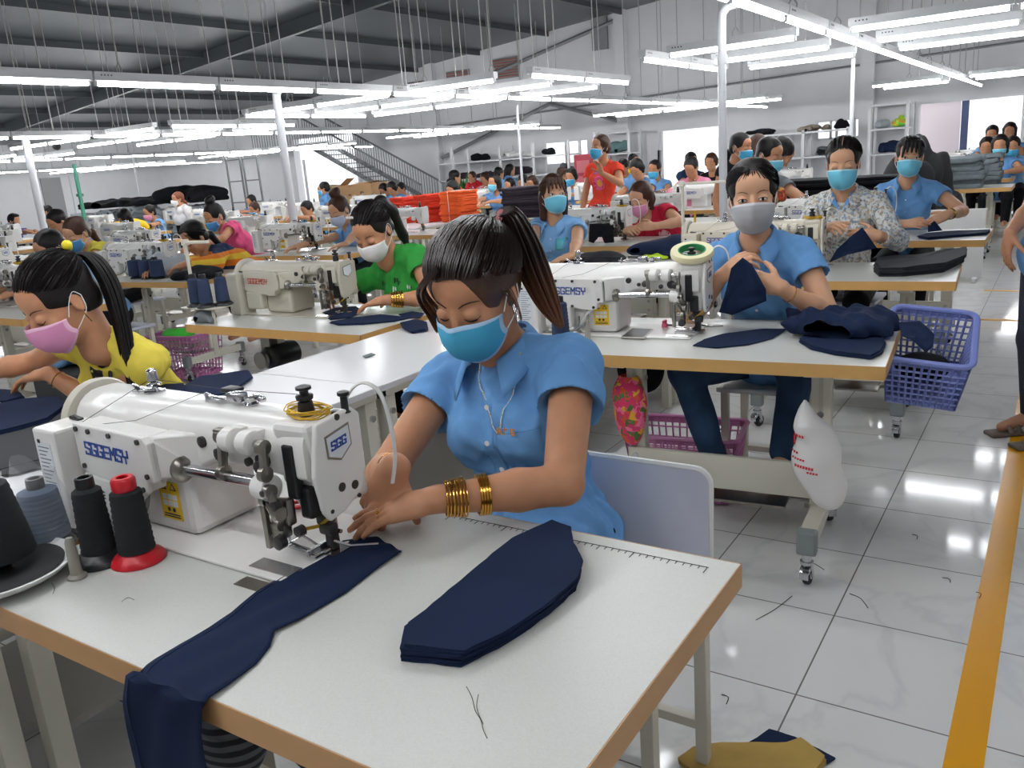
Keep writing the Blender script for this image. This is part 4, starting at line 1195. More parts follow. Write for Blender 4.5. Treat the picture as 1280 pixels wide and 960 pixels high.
LP = light_proto(); first_light = [True]
def lamp(x, y, rz, label, group, z=ZL):
    if first_light[0]:
        o = LP; first_light[0] = False; o.location = (x, y, z); o.rotation_euler = (0, 0, rz); o['label'] = label
    else: o = copy_tree(LP, (x, y, z), rz, label)
    o['group'] = group; return o
RODM = mat('rod', (176, 176, 172), rough=.5)
def rod(x, y, z0, z1, label, group, r=.0075):
    m = MB(); m.tube([(x, y, z0), (x, y, z1)], r, 0, 6)
    m.tube([(x, y, z0), (x-.035, y, z0-.055), (x-.028, y, z0-.085)], r*.8, 0, 5); m.tube([(x, y, z0), (x+.035, y, z0-.055), (x+.028, y, z0-.085)], r*.8, 0, 5)
    return tag(m.build('suspension_rod', RODM), label, 'rod', group)
rails = [(-1.9, -3.2, 23.2, 'right-hand aisle line'), (-6.85, -.7, 23, 'second line of tables'), (-13.1, 1.8, 23, 'third line of tables'), (-20.8, 9.5, 23, 'fourth line of tables'), (-29, 12, 23, 'left wall tables')]
for bi, (bx, y0, y1, nm) in enumerate(rails):
    y = y0
    while y < y1:
        lamp(bx, y, PI/2, 'white tube light in the long row over the '+nm, 'tube lights over the '+nm)
        y += 1.26
    y = y0+.3; k = 0
    while y < y1:
        rod(bx, y, ZL+.18, roof_z(bx)-.05, 'thin hanging rod holding the row of tube lights over the '+nm, 'rods over the '+nm); y += 1.0 if k % 2 else 1.5; k += 1
def cross(xa, xb, ys, nm, grp):
    for y in ys:
        x = xa
        while x+1.0 < xb:
            lamp(x, y, 0, 'white tube light hung crosswise, '+nm, grp); x += 1.26
for yi, ys in enumerate(((8.25, 9.5, 10.75), (18.4, 19.6))):
    wh = ('in the nearer cross bay', 'in the far cross bay')[yi]
    for bi, (a, b, nm) in enumerate(((-1.72, .95, 'right of the aisle line'), (-3.40, -2.05, 'left of the aisle line'), (-6.68, -5.2, 'right of the second line'), (-9.5, -7.0, 'left of the second line'), (-12.9, -11.5, 'right of the third line'), (-15.9, -13.3, 'left of the third line'), (-20.6, -18, 'added right of the fourth line'), (-24, -21, 'added left of the fourth line'), (-28.8, -26, 'added right of the wall line'), (-33, -29.2, 'added left of the wall line'))):  # fourth and wall line cross lamps are added to brighten the far left
        
        cross(a, b, ys, nm+' '+wh, 'cross tube lights '+nm+' '+wh)
        for y in ys:
          for x_ in (((a+b)/2-.5, (a+b)/2+.45) if bi in (2, 3, 4, 5) and yi == 0 else ((a+b)/2,)): rod(x_, y, ZL+.18, roof_z((a+b)/2)-.05, 'thin hanging rod of cross lights '+nm+' '+wh, 'rods of the cross lights '+nm+' '+wh)
for x, nm in ((-3.68, 'aisle line'), (-5.0, 'second line, right'), (-9.65, 'second line, left'), (-11.3, 'third line, right')):
    for y in (8.25, 9.5): lamp(x, y, PI/2, 'white tube light closing the end of the cross bay, '+nm, 'end lights of the cross bay, '+nm)
# unseen cross lamps, added overhead out of view to brighten the near stations
cross(-1.72, 2.3, (.2, 2.9), 'added out of view to brighten the two nearest tables', 'added cross tube lights over the nearest tables')
cross(-4.6, -2.05, (.2, 1.7), 'added out of view above the yellow and green workers', 'added cross tube lights over the left tables')
cross(-9.2, -7.2, (.9,), 'added out of view above the far left workers', 'added cross tube lights over the far left tables')
# posts carrying the rails, bent over at the top
POST = mat('post_paint', (216, 218, 222), rough=.3)
def post(x, y, dx, r, label, base=.0, top=ZL+.06):
    m = MB(); m.tube(catmull([(x, y, base), (x, y, 1.2), (x, y, top-.16), (x+dx*.12, y, top-.03), (x+dx*.45, y, top), (x+dx, y, top)], 6), r, 0, 12)
    m.lathe([(r, -.03), (r+.006, -.03), (r+.006, .03), (r, .03)], (x, y, top-.35), (0, 0, 1), 0, 14)
    m.box((x, y, base+.006), (.16, .16, .012), 0, .003)
    return tag(m.build('light_post', POST), label, 'post')
post(-2.15, 6.2, .165, .030, 'stout white pipe post bent over to the light row, behind the grey-masked worker')
post(-7.22, 6.65, .255, .045, 'white post bent over to the light row, behind the woman in pink')
post(-13.4, 7.2, .18, .055, 'white post at the far left bent over to the light row')
for i, (px, py, y, lab) in enumerate(((1067, 60, 11.2, 'thin white post under the cross lights, behind the floral-shirted worker'), (646, 130, 12.2, 'thin white post rising from behind the dark cloth pile'), (565, 190, 17, 'white post in front of the stairs and shelves'), (742, 170, 16, 'white post behind the standing woman in orange-red'), (166, 197, 13, 'thin white post in front of the far grey cloth pile'), (86, 220, 14.5, 'thin white post at the far left wall'), (380, 205, 16, 'white post beside the cardboard cartons'))):
    p = aty(px, py, y); m = MB(); m.cyl((p.x, p.y, 0), (p.x, p.y, min(ZL, max(p.z, 1.9))), .022 if i < 2 or i in (4, 5) else .035, 0, 10); m.box((p.x, p.y, .006), (.12, .12, .012)); tag(m.build('light_post', POST), lab, 'post')
p = aty(92, 205, 9.0); m = MB(); m.cyl((p.x, 9, 0), (p.x, 9, p.z), .035, 0, 10); m.box((p.x, 9, 1.45), (.09, .09, .05)); m.box((p.x, 9, .01), (.2, .2, .02)); tag(m.build('green_post', mat('green_paint', (62, 132, 108), rough=.5)), 'green pipe post standing among the tables at far left', 'post')
# dome camera under the left rail
p = aty(70, 180, 8.6); t = thing('ceiling_camera', (p.x, p.y, p.z), 'white dome security camera hanging under the lights at far left', 'camera')
m = MB(); m.lathe([(.03, .16), (.05, .15), (.09, .05), (.095, 0)], (0, 0, 0), (0, 0, 1), 0, 18); m.build('camera_housing', WHITEP, t)
m = MB(); m.lathe([(.075, 0), (.07, -.05), (.05, -.09), (.01, -.105)], (0, 0, 0), (0, 0, 1), 0, 18); m.build('dome', BLACKP, t)
m = MB(); m.cyl((0, 0, .15), (0, 0, roof_z(p.x)-p.z-.2), .012, 0, 8); m.build('drop_pipe', RODM, t)
# ------------------------------------------------------------------ the nearest station
T1 = table('white-topped sewing table with tan edge in front, nearest the camera', -1.60, -.407, .582, 1.243, edge=EDGE, legs=(.30, .22))
m = MB()
for i in range(41):
    x = -.98+.0132*i; l = .020 if i % 10 == 0 else (.014 if i % 5 == 0 else .009)
    m.box((x, 1.207-l/2-.0, .7808), (.0011, l, .0006))
m.box((-.72, 1.2075, .7808), (.54, .0012, .0006))
m.M = Matrix(); o = m.build('ruler_print', BLACKINK, T1); o.matrix_parent_inverse = Matrix.Translation(-T1.location)
motor(T1, -.16, .06)
NX, NY = -1.089, .985
machine('white long-arm sewing machine nearest the camera, blue lettering and yellow warning label', (NX, NY, .781))
m = MB(); m.box((0, 0, 0), (.07, .03, .0016), 0, 0); tag(m.build('thread_clip', STEEL, loc=(-1.125, .832, .7812)), 'small metal slide plate lying at the front of the machine bed', 'plate')
BLKY = mat('black_yarn', (30, 33, 36), rough=.95, bump=.5, bscale=600); GREYY = mat('grey_blue_yarn', (86, 100, 122), rough=.95, bump=.5, bscale=600); NAVYY = mat('navy_yarn', (44, 56, 84), rough=.95, bump=.5, bscale=600)
REDP = mat('red_plastic', (196, 28, 40), rough=.35)
p = at(-4, 714, .80); t = thing('thread_tray', (p.x, p.y, .781), 'white rimmed thread tray with black pad, at left edge of the near table', 'tray')
m = MB(); m.lathe([(.03, 0), (.05, .004), (.115, .012), (.128, .022), (.130, .026), (.126, .027), (.112, .018), (.01, .014)], (0, 0, 0), (0, 0, 1), 0, 40); m.build('dish', WHITEP, t)
m = MB(); m.lathe([(.01, .0142), (.108, .0185), (.112, .0215), (.09, .024), (.01, .024)], (0, 0, 0), (0, 0, 1), 0, 40); m.build('pad', RUBBER, t)
cone_spool('large black thread cone standing on the white tray', (p.x, p.y+.01, .806), BLKY, BLACKP, .175, .062, .040, False)
p = at(62, 682); cone_spool('grey-blue thread cone in a clear plastic bag beside the machine', (p.x, p.y, .781), GREYY, BLACKP, .135, .044, .036)
FILM = mat('clear_film', (240, 243, 246), rough=.12, alpha=.16, spec=.8)
m = MB(); rs = random.Random(5); rows = []
for i in range(12):
    u = i/11; row = []
    for k in range(22):
        a = 2*PI*k/22; r = (.056+.004*math.sin(3*a+i))*(1-.25*max(0, u-.6)/.4) + .045*max(0, u-.65)*abs(math.cos(a))**2*2
        row.append(V((p.x+r*math.cos(a)+.02*max(0, u-.7), p.y+r*math.sin(a)*(1-.6*max(0, u-.7)/.3), .783+.165*u+.012*math.sin(2*a+2)*u+.004*rs.random())))
    rows.append(row)
m.grid(rows, 0, True, closed_u=True); tag(m.build('plastic_bag', FILM), 'clear plastic bag pulled up round the grey-blue thread cone', 'bag')
p = at(127, 701); cone_spool('slim black thread cone on a black foot, on the near table', (p.x, p.y, .781), BLKY, BLACKP, .160, .031, .026)
p = at(174, 700); cone_spool('black thread cone on a red foot with red tip, on the near table', (p.x, p.y, .781), BLKY, REDP, .155, .033, .028, tipped=REDP)
p = at(97, 722); m = MB(); m.lathe([(.017, 0), (.017, .004), (.011, .008), (.0105, .012), (.0085, .070), (.006, .078)], (0, 0, 0), (0, 0, 1), 0, 18); tag(m.build('spool_pin', mat('grey_beige_plastic', (150, 146, 136), rough=.5), loc=(p.x, p.y, .7805)), 'grey tapered spool pin on the near table in front of the cones', 'pin')
# red thread snips behind the machine column
p = at(327, 641); t = thing('thread_snips', (p.x, p.y, .789), 'small red-handled thread snips lying behind the machine bed', 'scissors', rz=.55)
for s in (-1, 1):
    m = MB(); m.tube(catmull([(.035, s*.006, .004), (.08, s*.016, .005), (.12, s*.010, .004), (.135, 0, .004)], 5), [.004]+[.0065]*14+[.004], 0, 8, flat=.7); m.build('handle', REDP, t)
    m = MB(); m.prism([(-.02, s*.002, .002), (.04, s*.002, .002), (.04, s*.010, .002), (0, s*.008, .002)], (0, 0, .002)); m.build('blade', CHROME, t)
# thread ends on the table
for i, (pts) in enumerate((((152, 752), (160, 747), (168, 750)), ((583, 858), (590, 872), (594, 888), (601, 900), (604, 912), (609, 923)), ((598, 868), (596, 885), (604, 905)), ((64, 728), (68, 735), (66, 742)))):
    m = MB(); q = [at(a, b, .7815) for a, b in pts]; m.tube(catmull(q, 8), .00045, 0, 4); tag(m.build('thread_end', BLACKINK), ('dark thread end near the left edge of the near table', 'long loose thread curled on the near table top', 'short loose thread beside a longer one on the near table', 'thread end in front of the spool pin')[i], 'thread')
# the navy piece being sewn, running under the foot and down over the front edge
stn = [((470, 672), (502, 690)), ((430, 678), (497, 694)), ((398, 692), (470, 712)), ((360, 715), (430, 742)), ((320, 742), (375, 775)), ((290, 768), (344, 790)), ((262, 785), (338, 808)), ((225, 806), (320, 830)), ((195, 826), (285, 858)), ((178, 839), (262, 874))]
m = MB(); rows = []; A = []
for i, (a, b) in enumerate(stn): A.append((at(*a, .7830), at(*b, .7830)))
la, lb = A[-1]
for k, (dz, dy) in enumerate(((.002, -.010), (-.006, -.015), (-.05, -.016), (-.13, -.014), (-.24, -.012), (-.36, -.016))): A.append((V((la.x-.01-.012*k, .580+dy, .783+dz)), V((lb.x+.004-.004*k, .580+dy, .783+dz))))
A2 = []
for i in range(len(A)-1):
    for k in range(3): A2.append((A[i][0].lerp(A[i+1][0], k/3), A[i][1].lerp(A[i+1][1], k/3)))
A2.append(A[-1])
for i, (a, b) in enumerate(A2):
    n = 15; row = []
    for j in range(n):
        q = a.lerp(b, j/(n-1)); hang = q.y < .578
        w = .0018*(1+math.sin(i*.55+j*.9)); q = q+(V((0, -w*2, 0)) if hang else V((0, 0, w)))
        row.append(q)
    rows.append(row)
m.grid(rows); fab = tag(m.build('fabric_piece', NAVY, solid=.0022), 'long navy cloth piece under the presser foot, hanging over the table edge', 'fabric')
m = MB(); m.tube([V(r[1])+(V((0, -.0022, 0)) if r[1].y < .578 else V((0, 0, .0018))) for r in rows[4:]], .0011, 0, 5); m.build('seam', NAVY_E, fab)
# stack of cut pieces on the right of the near table
o_ = [at(a, b) for a, b in ((505, 826), (510, 798), (570, 747), (640, 690), (688, 665), (712, 674), (716, 694), (728, 716), (722, 738), (690, 768), (640, 803), (580, 834))]
sheet('thick stack of leaf-shaped navy cloth pieces lying on the near table', 'fabric_stack', 'fabric', o_, .781, 10, .0023, .0035, NAVY, seed=4)
chair('wide work bench with grey-blue back panel, under the front worker', (-.935, 1.50, 0), 0, .49, .75, .62, .66)
# things under the table
m = MB(); f = Field((-.11, -.10, -.30), (.11, .10, .005), .01); f.ell((0, 0, -.13), (.075, .06, .13), None, .02); f.cone((0, 0, -.05), (0, 0, 0), .03, .02, .03); f.wrinkle(.008, 30, 3)
STR = mat('striped_cloth', (92, 94, 100), rough=.9); nt = STR.node_tree; wv = nt.nodes.new('ShaderNodeTexWave'); wv.bands_direction = 'Z'; wv.inputs['Scale'].default_value = 14; wv.inputs['Distortion'].default_value = 1.5
tc = nt.nodes.new('ShaderNodeTexCoord'); nt.links.new(tc.outputs['Object'], wv.inputs['Vector']); rp = nt.nodes.new('ShaderNodeValToRGB'); rp.color_ramp.elements[0].color = (.02, .02, .025, 1); rp.color_ramp.elements[1].color = (.14, .14, .15, 1); rp.color_ramp.elements[0].position = .4; rp.color_ramp.elements[1].position = .6
nt.links.new(wv.outputs['Fac'], rp.inputs['Fac']); nt.links.new(rp.outputs['Color'], nt.nodes['Principled BSDF'].inputs['Base Color'])
b_ = meshobj('striped_bag', f.mesh('striped_bag', [STR])); b_.location = (-1.10, .72, .728); tag(b_, 'black and grey striped cloth bag hanging under the near table', 'bag')
# cloth dropped on the floor
MUST = cloth('mustard_cloth', (176, 146, 82))
sheet('crumpled mustard cloth lying on the floor by the table corner', 'dropped_cloth', 'cloth', [at(a, b, 0) for a, b in ((850, 958), (868, 946), (905, 941), (950, 937), (985, 938), (1003, 933), (1020, 947), (1034, 958), (1015, 985), (960, 1000), (890, 990))], .006, 2, .006, .006, MUST, seed=3, wav=.009)
sheet('navy cloth scrap on the floor under the mustard cloth', 'cloth_scrap', 'cloth', [at(a, b, 0) for a, b in ((930, 935), (962, 914), (995, 924), (1045, 950), (1000, 975))], .001, 2, .002, .004, NAVY, seed=8)
# lint and thread scraps on the tiles
for i, (a, b, c, d) in enumerate(((945, 775, 990, 745), (1062, 742, 1085, 760), (1000, 700, 1030, 712), (1140, 668, 1146, 674), (1178, 722, 1188, 728), (1220, 740, 1224, 748), (902, 868, 908, 880))):
    m = MB(); p, q = at(a, b, .002), at(c, d, .002); m.tube(catmull([p, p.lerp(q, .4)+V((.01, .01, 0)), q], 4), .0014, 0, 4); tag(m.build('thread_scrap', BLACKINK), 'bit of dark thread or lint lying on the aisle tiles', 'thread', 'thread scraps on the floor')

# ------------------------------------------------------------------ the front worker
HB_TIP = hair_mat('hair_brown_ends', (36, 25, 22), tip=((140, 88, 54), 1.0, 1.25)); HB_TIP.node_tree.nodes['Principled BSDF'].inputs['Roughness'].default_value = .34; HB_TIP.node_tree.nodes['Principled BSDF'].inputs['Specular IOR Level'].default_value = .5
main = person('woman in blue work shirt and blue mask sewing at the nearest table', (-.97, 1.54), (-1.035, 1.43, 1.192), hp=.48, hy=.06, hr=.0, hs=1.07, hv=1.08, strands=False, h=.0042, skin=SKIN, hair=HB_TIP, style='tied', mask='blue',
    shirt=BLUE, handL=((-.945, 1.112, .852), (-.87, -.46, -.20), (.05, -.12, 1), (.12, .20, .28, .24), .5), handR=((-1.035, 1.118, .905), (-.42, -.25, -.80), (.25, -.80, .45), (.40, .38, .42, .5), .75),
    poleL=(1, .15, -.55), poleR=(-.8, .6, -.5), arm=1.08, pants=BLACKC, seed=2, sw=.172, shl=.0, fold=.0055, stool=False, bulk=1.04)
def main_details(c):
    root, Hp, HB, hs, so = c['root'], c['Hp'], c['HB'], c['hs'], c['shirt']
    toL = lambda w: V(w)-V(root.location)
    # hair: combed strands over the cap, side locks and the long ponytail
    pb = Hp(.012, .112, .088); rs = random.Random(11)
    comb(c, (.012, .108, .088), c['hair'].data.materials[0], 420, 11, 1.10)
    m = MB()
    lk = [(-.004, -.075, .108), (-.040, -.088, .082), (-.068, -.074, .040), (-.078, -.055, -.01), (-.077, -.046, -.065)]
    for i in range(60):
        j = V(((rs.random()-.5)*.016, (rs.random()-.5)*.020, (rs.random()-.5)*.008)); n = 5 if i % 3 else 4
        m.tube(catmull([Hp(p[0]+j.x*(k+1)*.3, p[1]+j.y*(k+1)*.3, p[2]+j.z) for k, p in enumerate(lk[:n])], 4), [.0016]*(4*(n-1))+[.0004], 0, 3, caps=False)
    lk2 = [(.060, -.030, .085), (.070, -.042, .068), (.078, -.036, .050), (.085, -.016, .020), (.084, -.008, -.03), (.078, -.004, -.07)]
    for i in range(22):
        j = V(((rs.random()-.5)*.010, (rs.random()-.5)*.016, (rs.random()-.5)*.008)); n = 4 if i % 4 else 6
        m.tube(catmull([Hp(p[0]+j.x, p[1]+j.y, p[2]+j.z) for p in lk2[:n]], 4), [.0014]*(4*(n-1))+[.0004], 0, 3, caps=False)
    m.build('side_lock', c['hair'].data.materials[0], c['hair'])
    base = toL(aty(632, 272, 1.49)); pp = [pb, base+V((0, .01, .012)), toL(aty(652, 296, 1.53)), toL(aty(668, 338, 1.55)), toL(aty(686, 380, 1.56)), toL(aty(702, 410, 1.56))]
    m = MB(); ww = [.020, .022, .034, .036, .026, .006]
    for i in range(110):
        a, r = rs.random()*2*PI, math.sqrt(rs.random()); tt = .8+.2*rs.random()
        q = [p+V((math.cos(a)*.9, math.sin(a), math.sin(a)*.35))*(w*r) for p, w in zip(pp, ww)]
        q[-1] = q[-2].lerp(q[-1], tt)
        m.tube(catmull(q, 5), [.0026]*20+[.0020]*5+[.0004], 0, 4, caps=False)
    m.build('ponytail', c['hair'].data.materials[0], c['hair'])
    m = MB(); ax = (pp[2]-pb).normalized()
    m.lathe([(.014, -.008), (.021, -.006), (.024, 0), (.021, .006), (.014, .008)], pb.lerp(base, .5), ax, 0, 18); m.build('scrunchie', cloth('scrunchie_pink', (170, 110, 112)), c['hair'])
    # jewellery
    S, E, W, fd, dn, cu, th, sd = c['arms'][0]; ax = (E-W).normalized()
    for k in range(9):
        p = W+ax*(.026+.0042*k); tl = Matrix.Rotation(.05*(k % 3-1), 3, 'Z') @ ax
        u = tl.orthogonal().normalized(); v = tl.cross(u); r = .0325+.0006*k
        m = MB(); m.tube([p+u*r*math.cos(2*PI*i/28)+v*r*math.sin(2*PI*i/28) for i in range(28)], .0018, 0, 6, closed=True); m.build('bangle', GOLD, root)
    m = MB(); p = W+ax*.088
    u = ax.orthogonal().normalized(); v = ax.cross(u)
    for k in range(4): m.tube([p+ax*.0052*k+u*(.0372)*math.cos(2*PI*i/28)+v*(.0372)*math.sin(2*PI*i/28) for i in range(28)], .0030, 0, 6, closed=True)
    m.build('bracelet', GOLD, root)
    S, E, W, fd, dn, cu, th, sd = c['arms'][1]; ax = (E-W).normalized(); u = ax.orthogonal().normalized(); v = ax.cross(u); p = W+ax*.018
    m = MB(); m.tube([p+u*.031*math.cos(2*PI*i/28)+(v+ax*.25)*.031*math.sin(2*PI*i/28) for i in range(28)], .0012, 0, 5, closed=True); m.build('bracelet', GOLD, root)
    f = c['arms'][0]; fdn, dnn = V(f[3]).normalized(), V(f[4]); dnn = (dnn-fdn*dnn.dot(fdn)).normalized(); acn = fdn.cross(dnn)
    for (a, b, r, st) in ((-.013, .103, .0098, True), (.006, .108, .0098, False)):
        q = f[2]+acn*a+fdn*b-dnn*.003; m = MB(); m.tube([q+acn*r*math.cos(2*PI*i/18)+dnn*r*math.sin(2*PI*i/18) for i in range(18)], .0010, 0, 5, closed=True)
        if st: m.ball(q+dnn*(r+.002), .0028, 0, 8)
        m.build('finger_ring', GOLD, root)
    m = MB(); m.ball(Hp(.081, .002, -.036), .0042, 0, 8); m.build('earring', SILVER, root)
    # front of the shirt: placket, buttons, pocket with lettering, beaded lanyard
    sf, N, TB = c['sf'], c['N'], c['TB']
    fdir = TB @ V((0, 1, 0))
    def front(x, z, off=.002):      # x to her left from the neck, z down from the neck
        q = N+TB @ V((x, -.30, z)); r = sf.march(q, fdir, .5); return (r-fdir*off) if r is not None else None
    m = MB(); rows = []
    for i in range(24):
        z = -.085-.0125*i; row = [front(x, z, .0018) for x in (-.016, -.008, 0, .008, .016)]
        if all(row): rows.append(row)
    m.grid(rows); m.build('placket', BLUE, so, solid=.0015)
    for i in range(4):
        q = front(.0, -.115-.072*i, .0042)
        if q: m = MB(); m.lathe([(.002, -.001), (.0062, -.001), (.0062, .001), (.004, .0014), (.001, .0008)], q, -fdir, 0, 14); m.build('button', WHITEP, so)
    m = MB(); rows = []
    for i in range(12):
        z = -.155-.108*i/11; wd_ = .052*(1 if i < 9 else 1-.12*(i-8)); row = [front(.078+wd_*(-1+2*k/8), z+(.0 if i < 11 else 0), .0030) for k in range(9)]
        if all(row): rows.append(row)
    m.grid(rows); pk = m.build('pocket', BLUE, so, solid=.0022)
    m = MB(); m.tube([V(p)-fdir*.0008 for p in rows[1]], .0008, 0, 4); m.build('pocket_hem', cloth('stitch_blue', (70, 120, 180)), pk)
    # orange embroidery A.S.G on the pocket hem
    q0 = front(.034, -.168, .006); q1 = front(.075, -.168, .006); ux = (q1-q0).normalized()
    m = MB(); letters(m, 'A.S.G', q0, ux, TB @ V((0, 0, 1)), .0130, .7, .10, .20, -fdir, slant=.1); m.build('pocket_lettering', cloth('embroidery_orange', (222, 140, 48)), pk)
    m = MB(); path = []
    for k in range(31):
        u = -1+2*k/30; x = .022+.058*u-(.0 if u < 0 else .0)
        z = -.172+.155*abs(u)**1.15
        r = front(x+.012*(1-abs(u)), z, .0035)
        if r: path.append(r)
    m.tube(path, .0013, 0, 5)
    for k, r in enumerate(path):
        if k % 2 == 0: m.ball(r, .0026, 1+(k//2) % 2, 6)
    m.build('beaded_lanyard', [WHITEP, mat('bead_green', (150, 190, 150), rough=.3), mat('bead_gold', (214, 196, 120), rough=.3)], root)
main_details(main)
# ------------------------------------------------------------------ helpers for the other stations
MPROTO = [o for o in COL.objects if o.parent is None and o.name == 'sewing_machine'][0]
BEIGE_MAP = {'machine_white': MBEIGE, 'logo_blue': LOGOR}
SMALL = ('cable', 'warning_label', 'instruction_label', 'ce_mark', 'thread', 'badge_lettering', 'cover_screw', 'face_plate_screw', 'edge_guide')
def put_machine(label, loc, rz=0, remat=None, drop=(), group='sewing machines'):
    c = copy_tree(MPROTO, loc, rz, label, remat=remat); c['group'] = group
    for ch in list(c.children_recursive):
        if ch.name.split('.')[0] in drop: bpy.data.objects.remove(ch)
    return c
TPROTO = T1
def put_table(label, x, y, rz=0, edge=EDGE_O, group='sewing tables', drop=('ruler_print', 'motor')):
    c = copy_tree(TPROTO, (x, y, 0), rz, label, remat={'edge_band': edge}); c['group'] = group
    for ch in list(c.children_recursive):
        if ch.name.split('.')[0] in drop: bpy.data.objects.remove(ch)
    return c
NEEDLE = V((-.0855, .0725, 0))
def station(label, x, y, rz=0, edge=EDGE_O, mlabel=None, remat=None, drop=(), keepmotor=False):
    put_table('tan-edged white sewing table '+label, x, y, rz, edge, drop=('ruler_print',) if keepmotor else ('ruler_print', 'motor'))
    if mlabel: q = Matrix.Rotation(rz, 3, 'Z') @ NEEDLE; put_machine(mlabel, (x+q.x, y+q.y, .781), rz, remat, drop)
def hold_cloth(label, pts, color=NAVY, name='fabric_piece', n=6, wav=.006, th=.003):
    """a piece of cloth held up or draped: outline of (px, py, y) points, filled towards its middle"""
    ring = [];
    W = [aty(*p) for p in pts]; c = sum(W, V())/len(W)
    for i, p in enumerate(W):
        q = W[(i+1) % len(W)]
        for k in range(4): ring.append(p.lerp(q, k/4))
    m = MB(); rows = []
    for j in range(n):
        f_ = 1-j/n; rows.append([c+(p-c)*f_+V((0, wav*math.sin(9*f_+i*.7)*(f_ if f_ < .95 else .4), 0)) for i, p in enumerate(ring)])
    m.grid([[V(p)-c for p in r] for r in rows], 0, True, closed_u=True); m.add([V(p)-c for p in rows[-1]], [tuple(range(len(ring)))], 0, True)
    o = m.build(name, color, solid=th); o.location = c; return tag(o, label, 'fabric')
def thread_stand(label, loc, hgt=.40, bar=.26, rz=0, tray=True):
    t = thing('thread_stand', loc, label, 'thread stand', None, rz)
    m = MB(); m.cyl((0, 0, 0), (0, 0, hgt), .009, 0, 10); m.box((0, 0, .006), (.05, .05, .012), 0, .003); m.build('pole', CREAM, t)
    m = MB(); m.box((bar/2-.02, 0, hgt), (bar, .022, .014), 0, .003); m.box((0, 0, hgt), (.03, .03, .03), 0, .004); m.build('guide_bar', CREAM, t)
    if tray:
        m = MB(); m.box((.085, 0, .075), (.25, .13, .008), 0, .003); m.cyl((.17, -.03, 0), (.17, -.03, .075), .008, 0, 8); m.build('tray', CREAM, t)
    return t
def stripes(ctx, bands):
    me = ctx['shirt'].data
    for m_ in {b[2].name: b[2] for b in bands}.values(): me.materials.append(m_)
    names = [m_.name for m_ in me.materials]
    for p in me.polygons:
        z = p.center.z
        for a, b, m_ in bands:
            if a <= z < b: p.material_index = names.index(m_.name)
def bracelet(ctx, arm, off=.03, r=.032, n=1, col=GOLD, name='bracelet', w=.0016):
    S, E, W, fd, dn, cu, th, sd = ctx['arms'][arm]; ax = (E-W).normalized(); u = ax.orthogonal().normalized(); v = ax.cross(u)
    m = MB()
    for k in range(n): m.tube([W+ax*(off+.004*k)+u*r*math.cos(2*PI*i/20)+v*r*math.sin(2*PI*i/20) for i in range(20)], w, 0, 5, closed=True)
    m.build(name, col, ctx['root'])
def front_patch(ctx, x0, x1, z0, z1, color, name, off=.003, n=6):
    N, TB, sf = ctx['N'], ctx['TB'], ctx['sf']; fd = TB @ V((0, 1, 0)); rows = []
    for i in range(n):
        z = z0+(z1-z0)*i/(n-1); row = []
        for k in range(n):
            r = sf.march(N+TB @ V((x0+(x1-x0)*k/(n-1), -.32, z)), fd, .6)
            if r is None: return
            row.append(r-fd*off)
        rows.append(row)
    m = MB(); m.grid(rows); return m.build(name, color, ctx['shirt'], solid=.002)
def front_disc(ctx, x, z, r, color, name, off=.003):
    N, TB, sf = ctx['N'], ctx['TB'], ctx['sf']; fd = TB @ V((0, 1, 0)); rows = []
    for i in range(5):
        row = []
        for k in range(20):
            a = 2*PI*k/20; q = sf.march(N+TB @ V((x+r*(1-i/5)*math.cos(a), -.32, z+r*1.1*(1-i/5)*math.sin(a))), fd, .6)
            if q is None: return
            row.append(q-fd*off)
        rows.append(row)
    m = MB(); m.grid(rows, 0, True, closed_u=True); m.add(rows[-1], [tuple(range(20))]); return m.build(name, color, ctx['shirt'], solid=.002)
def buttons(ctx, n=3, z0=-.12, dz=.075):
    N, TB, sf = ctx['N'], ctx['TB'], ctx['sf']; fd = TB @ V((0, 1, 0))
    for i in range(n):
        q = sf.march(N+TB @ V((0, -.3, z0-dz*i)), fd, .5)
        if q is not None: m = MB(); m.lathe([(.002, -.001), (.006, -.001), (.006, .001), (.003, .0014)], q-fd*.003, -fd, 0, 10); m.build('button', WHITEP, ctx['shirt'])
def sewing_hands(hx, hy, z=.865, dx=0, w=.11, reach=.36):
    return dict(handL=((hx+w+dx, hy-reach, z), (-.55, -.8, -.2), (.1, -.1, 1), .35, .6), handR=((hx-w+dx, hy-reach, z), (.55, -.8, -.2), (-.1, -.1, 1), .35, .6))
HS = 1.07

# ------------------------------------------------------------------ second station: grey-masked worker
T2C = (-1.038, 2.885); T2R = .085
station('with an orange-tan edge, right behind the front worker', *T2C, T2R, EDGE_Y, 'white sewing machine with blue lettering and a tape roll on its head, second table')
q = Matrix.Rotation(T2R, 3, 'Z') @ NEEDLE; N2 = V((T2C[0]+q.x, T2C[1]+q.y, .78))
t = thing('tape_roll', N2+V((-.01, -.01, .300)), 'cream roll of tape laid over the knobs of the second machine', 'tape'); t.rotation_euler = (.30, .12, 0)
m = MB(); m.lathe([(.050, -.011), (.076, -.011), (.078, -.006), (.078, .006), (.076, .011), (.050, .011), (.050, -.011)], (0, 0, 0), (0, 0, 1), 0, 36); m.build('tape', mat('cream_tape', (236, 228, 186), rough=.6), t)
m = MB(); m.lathe([(.046, -.0125), (.0505, -.0125), (.0505, .0125), (.046, .0125), (.046, -.0125)], (0, 0, 0), (0, 0, 1), 0, 36); m.v = m.v; m.build('core_ring', mat('green_core', (44, 140, 84), rough=.5), t)
p = at(702, 432); cone_spool('navy thread cone at the left end of the second table', (p.x, p.y, .781), NAVYY, BLACKP, .175, .034, .028)
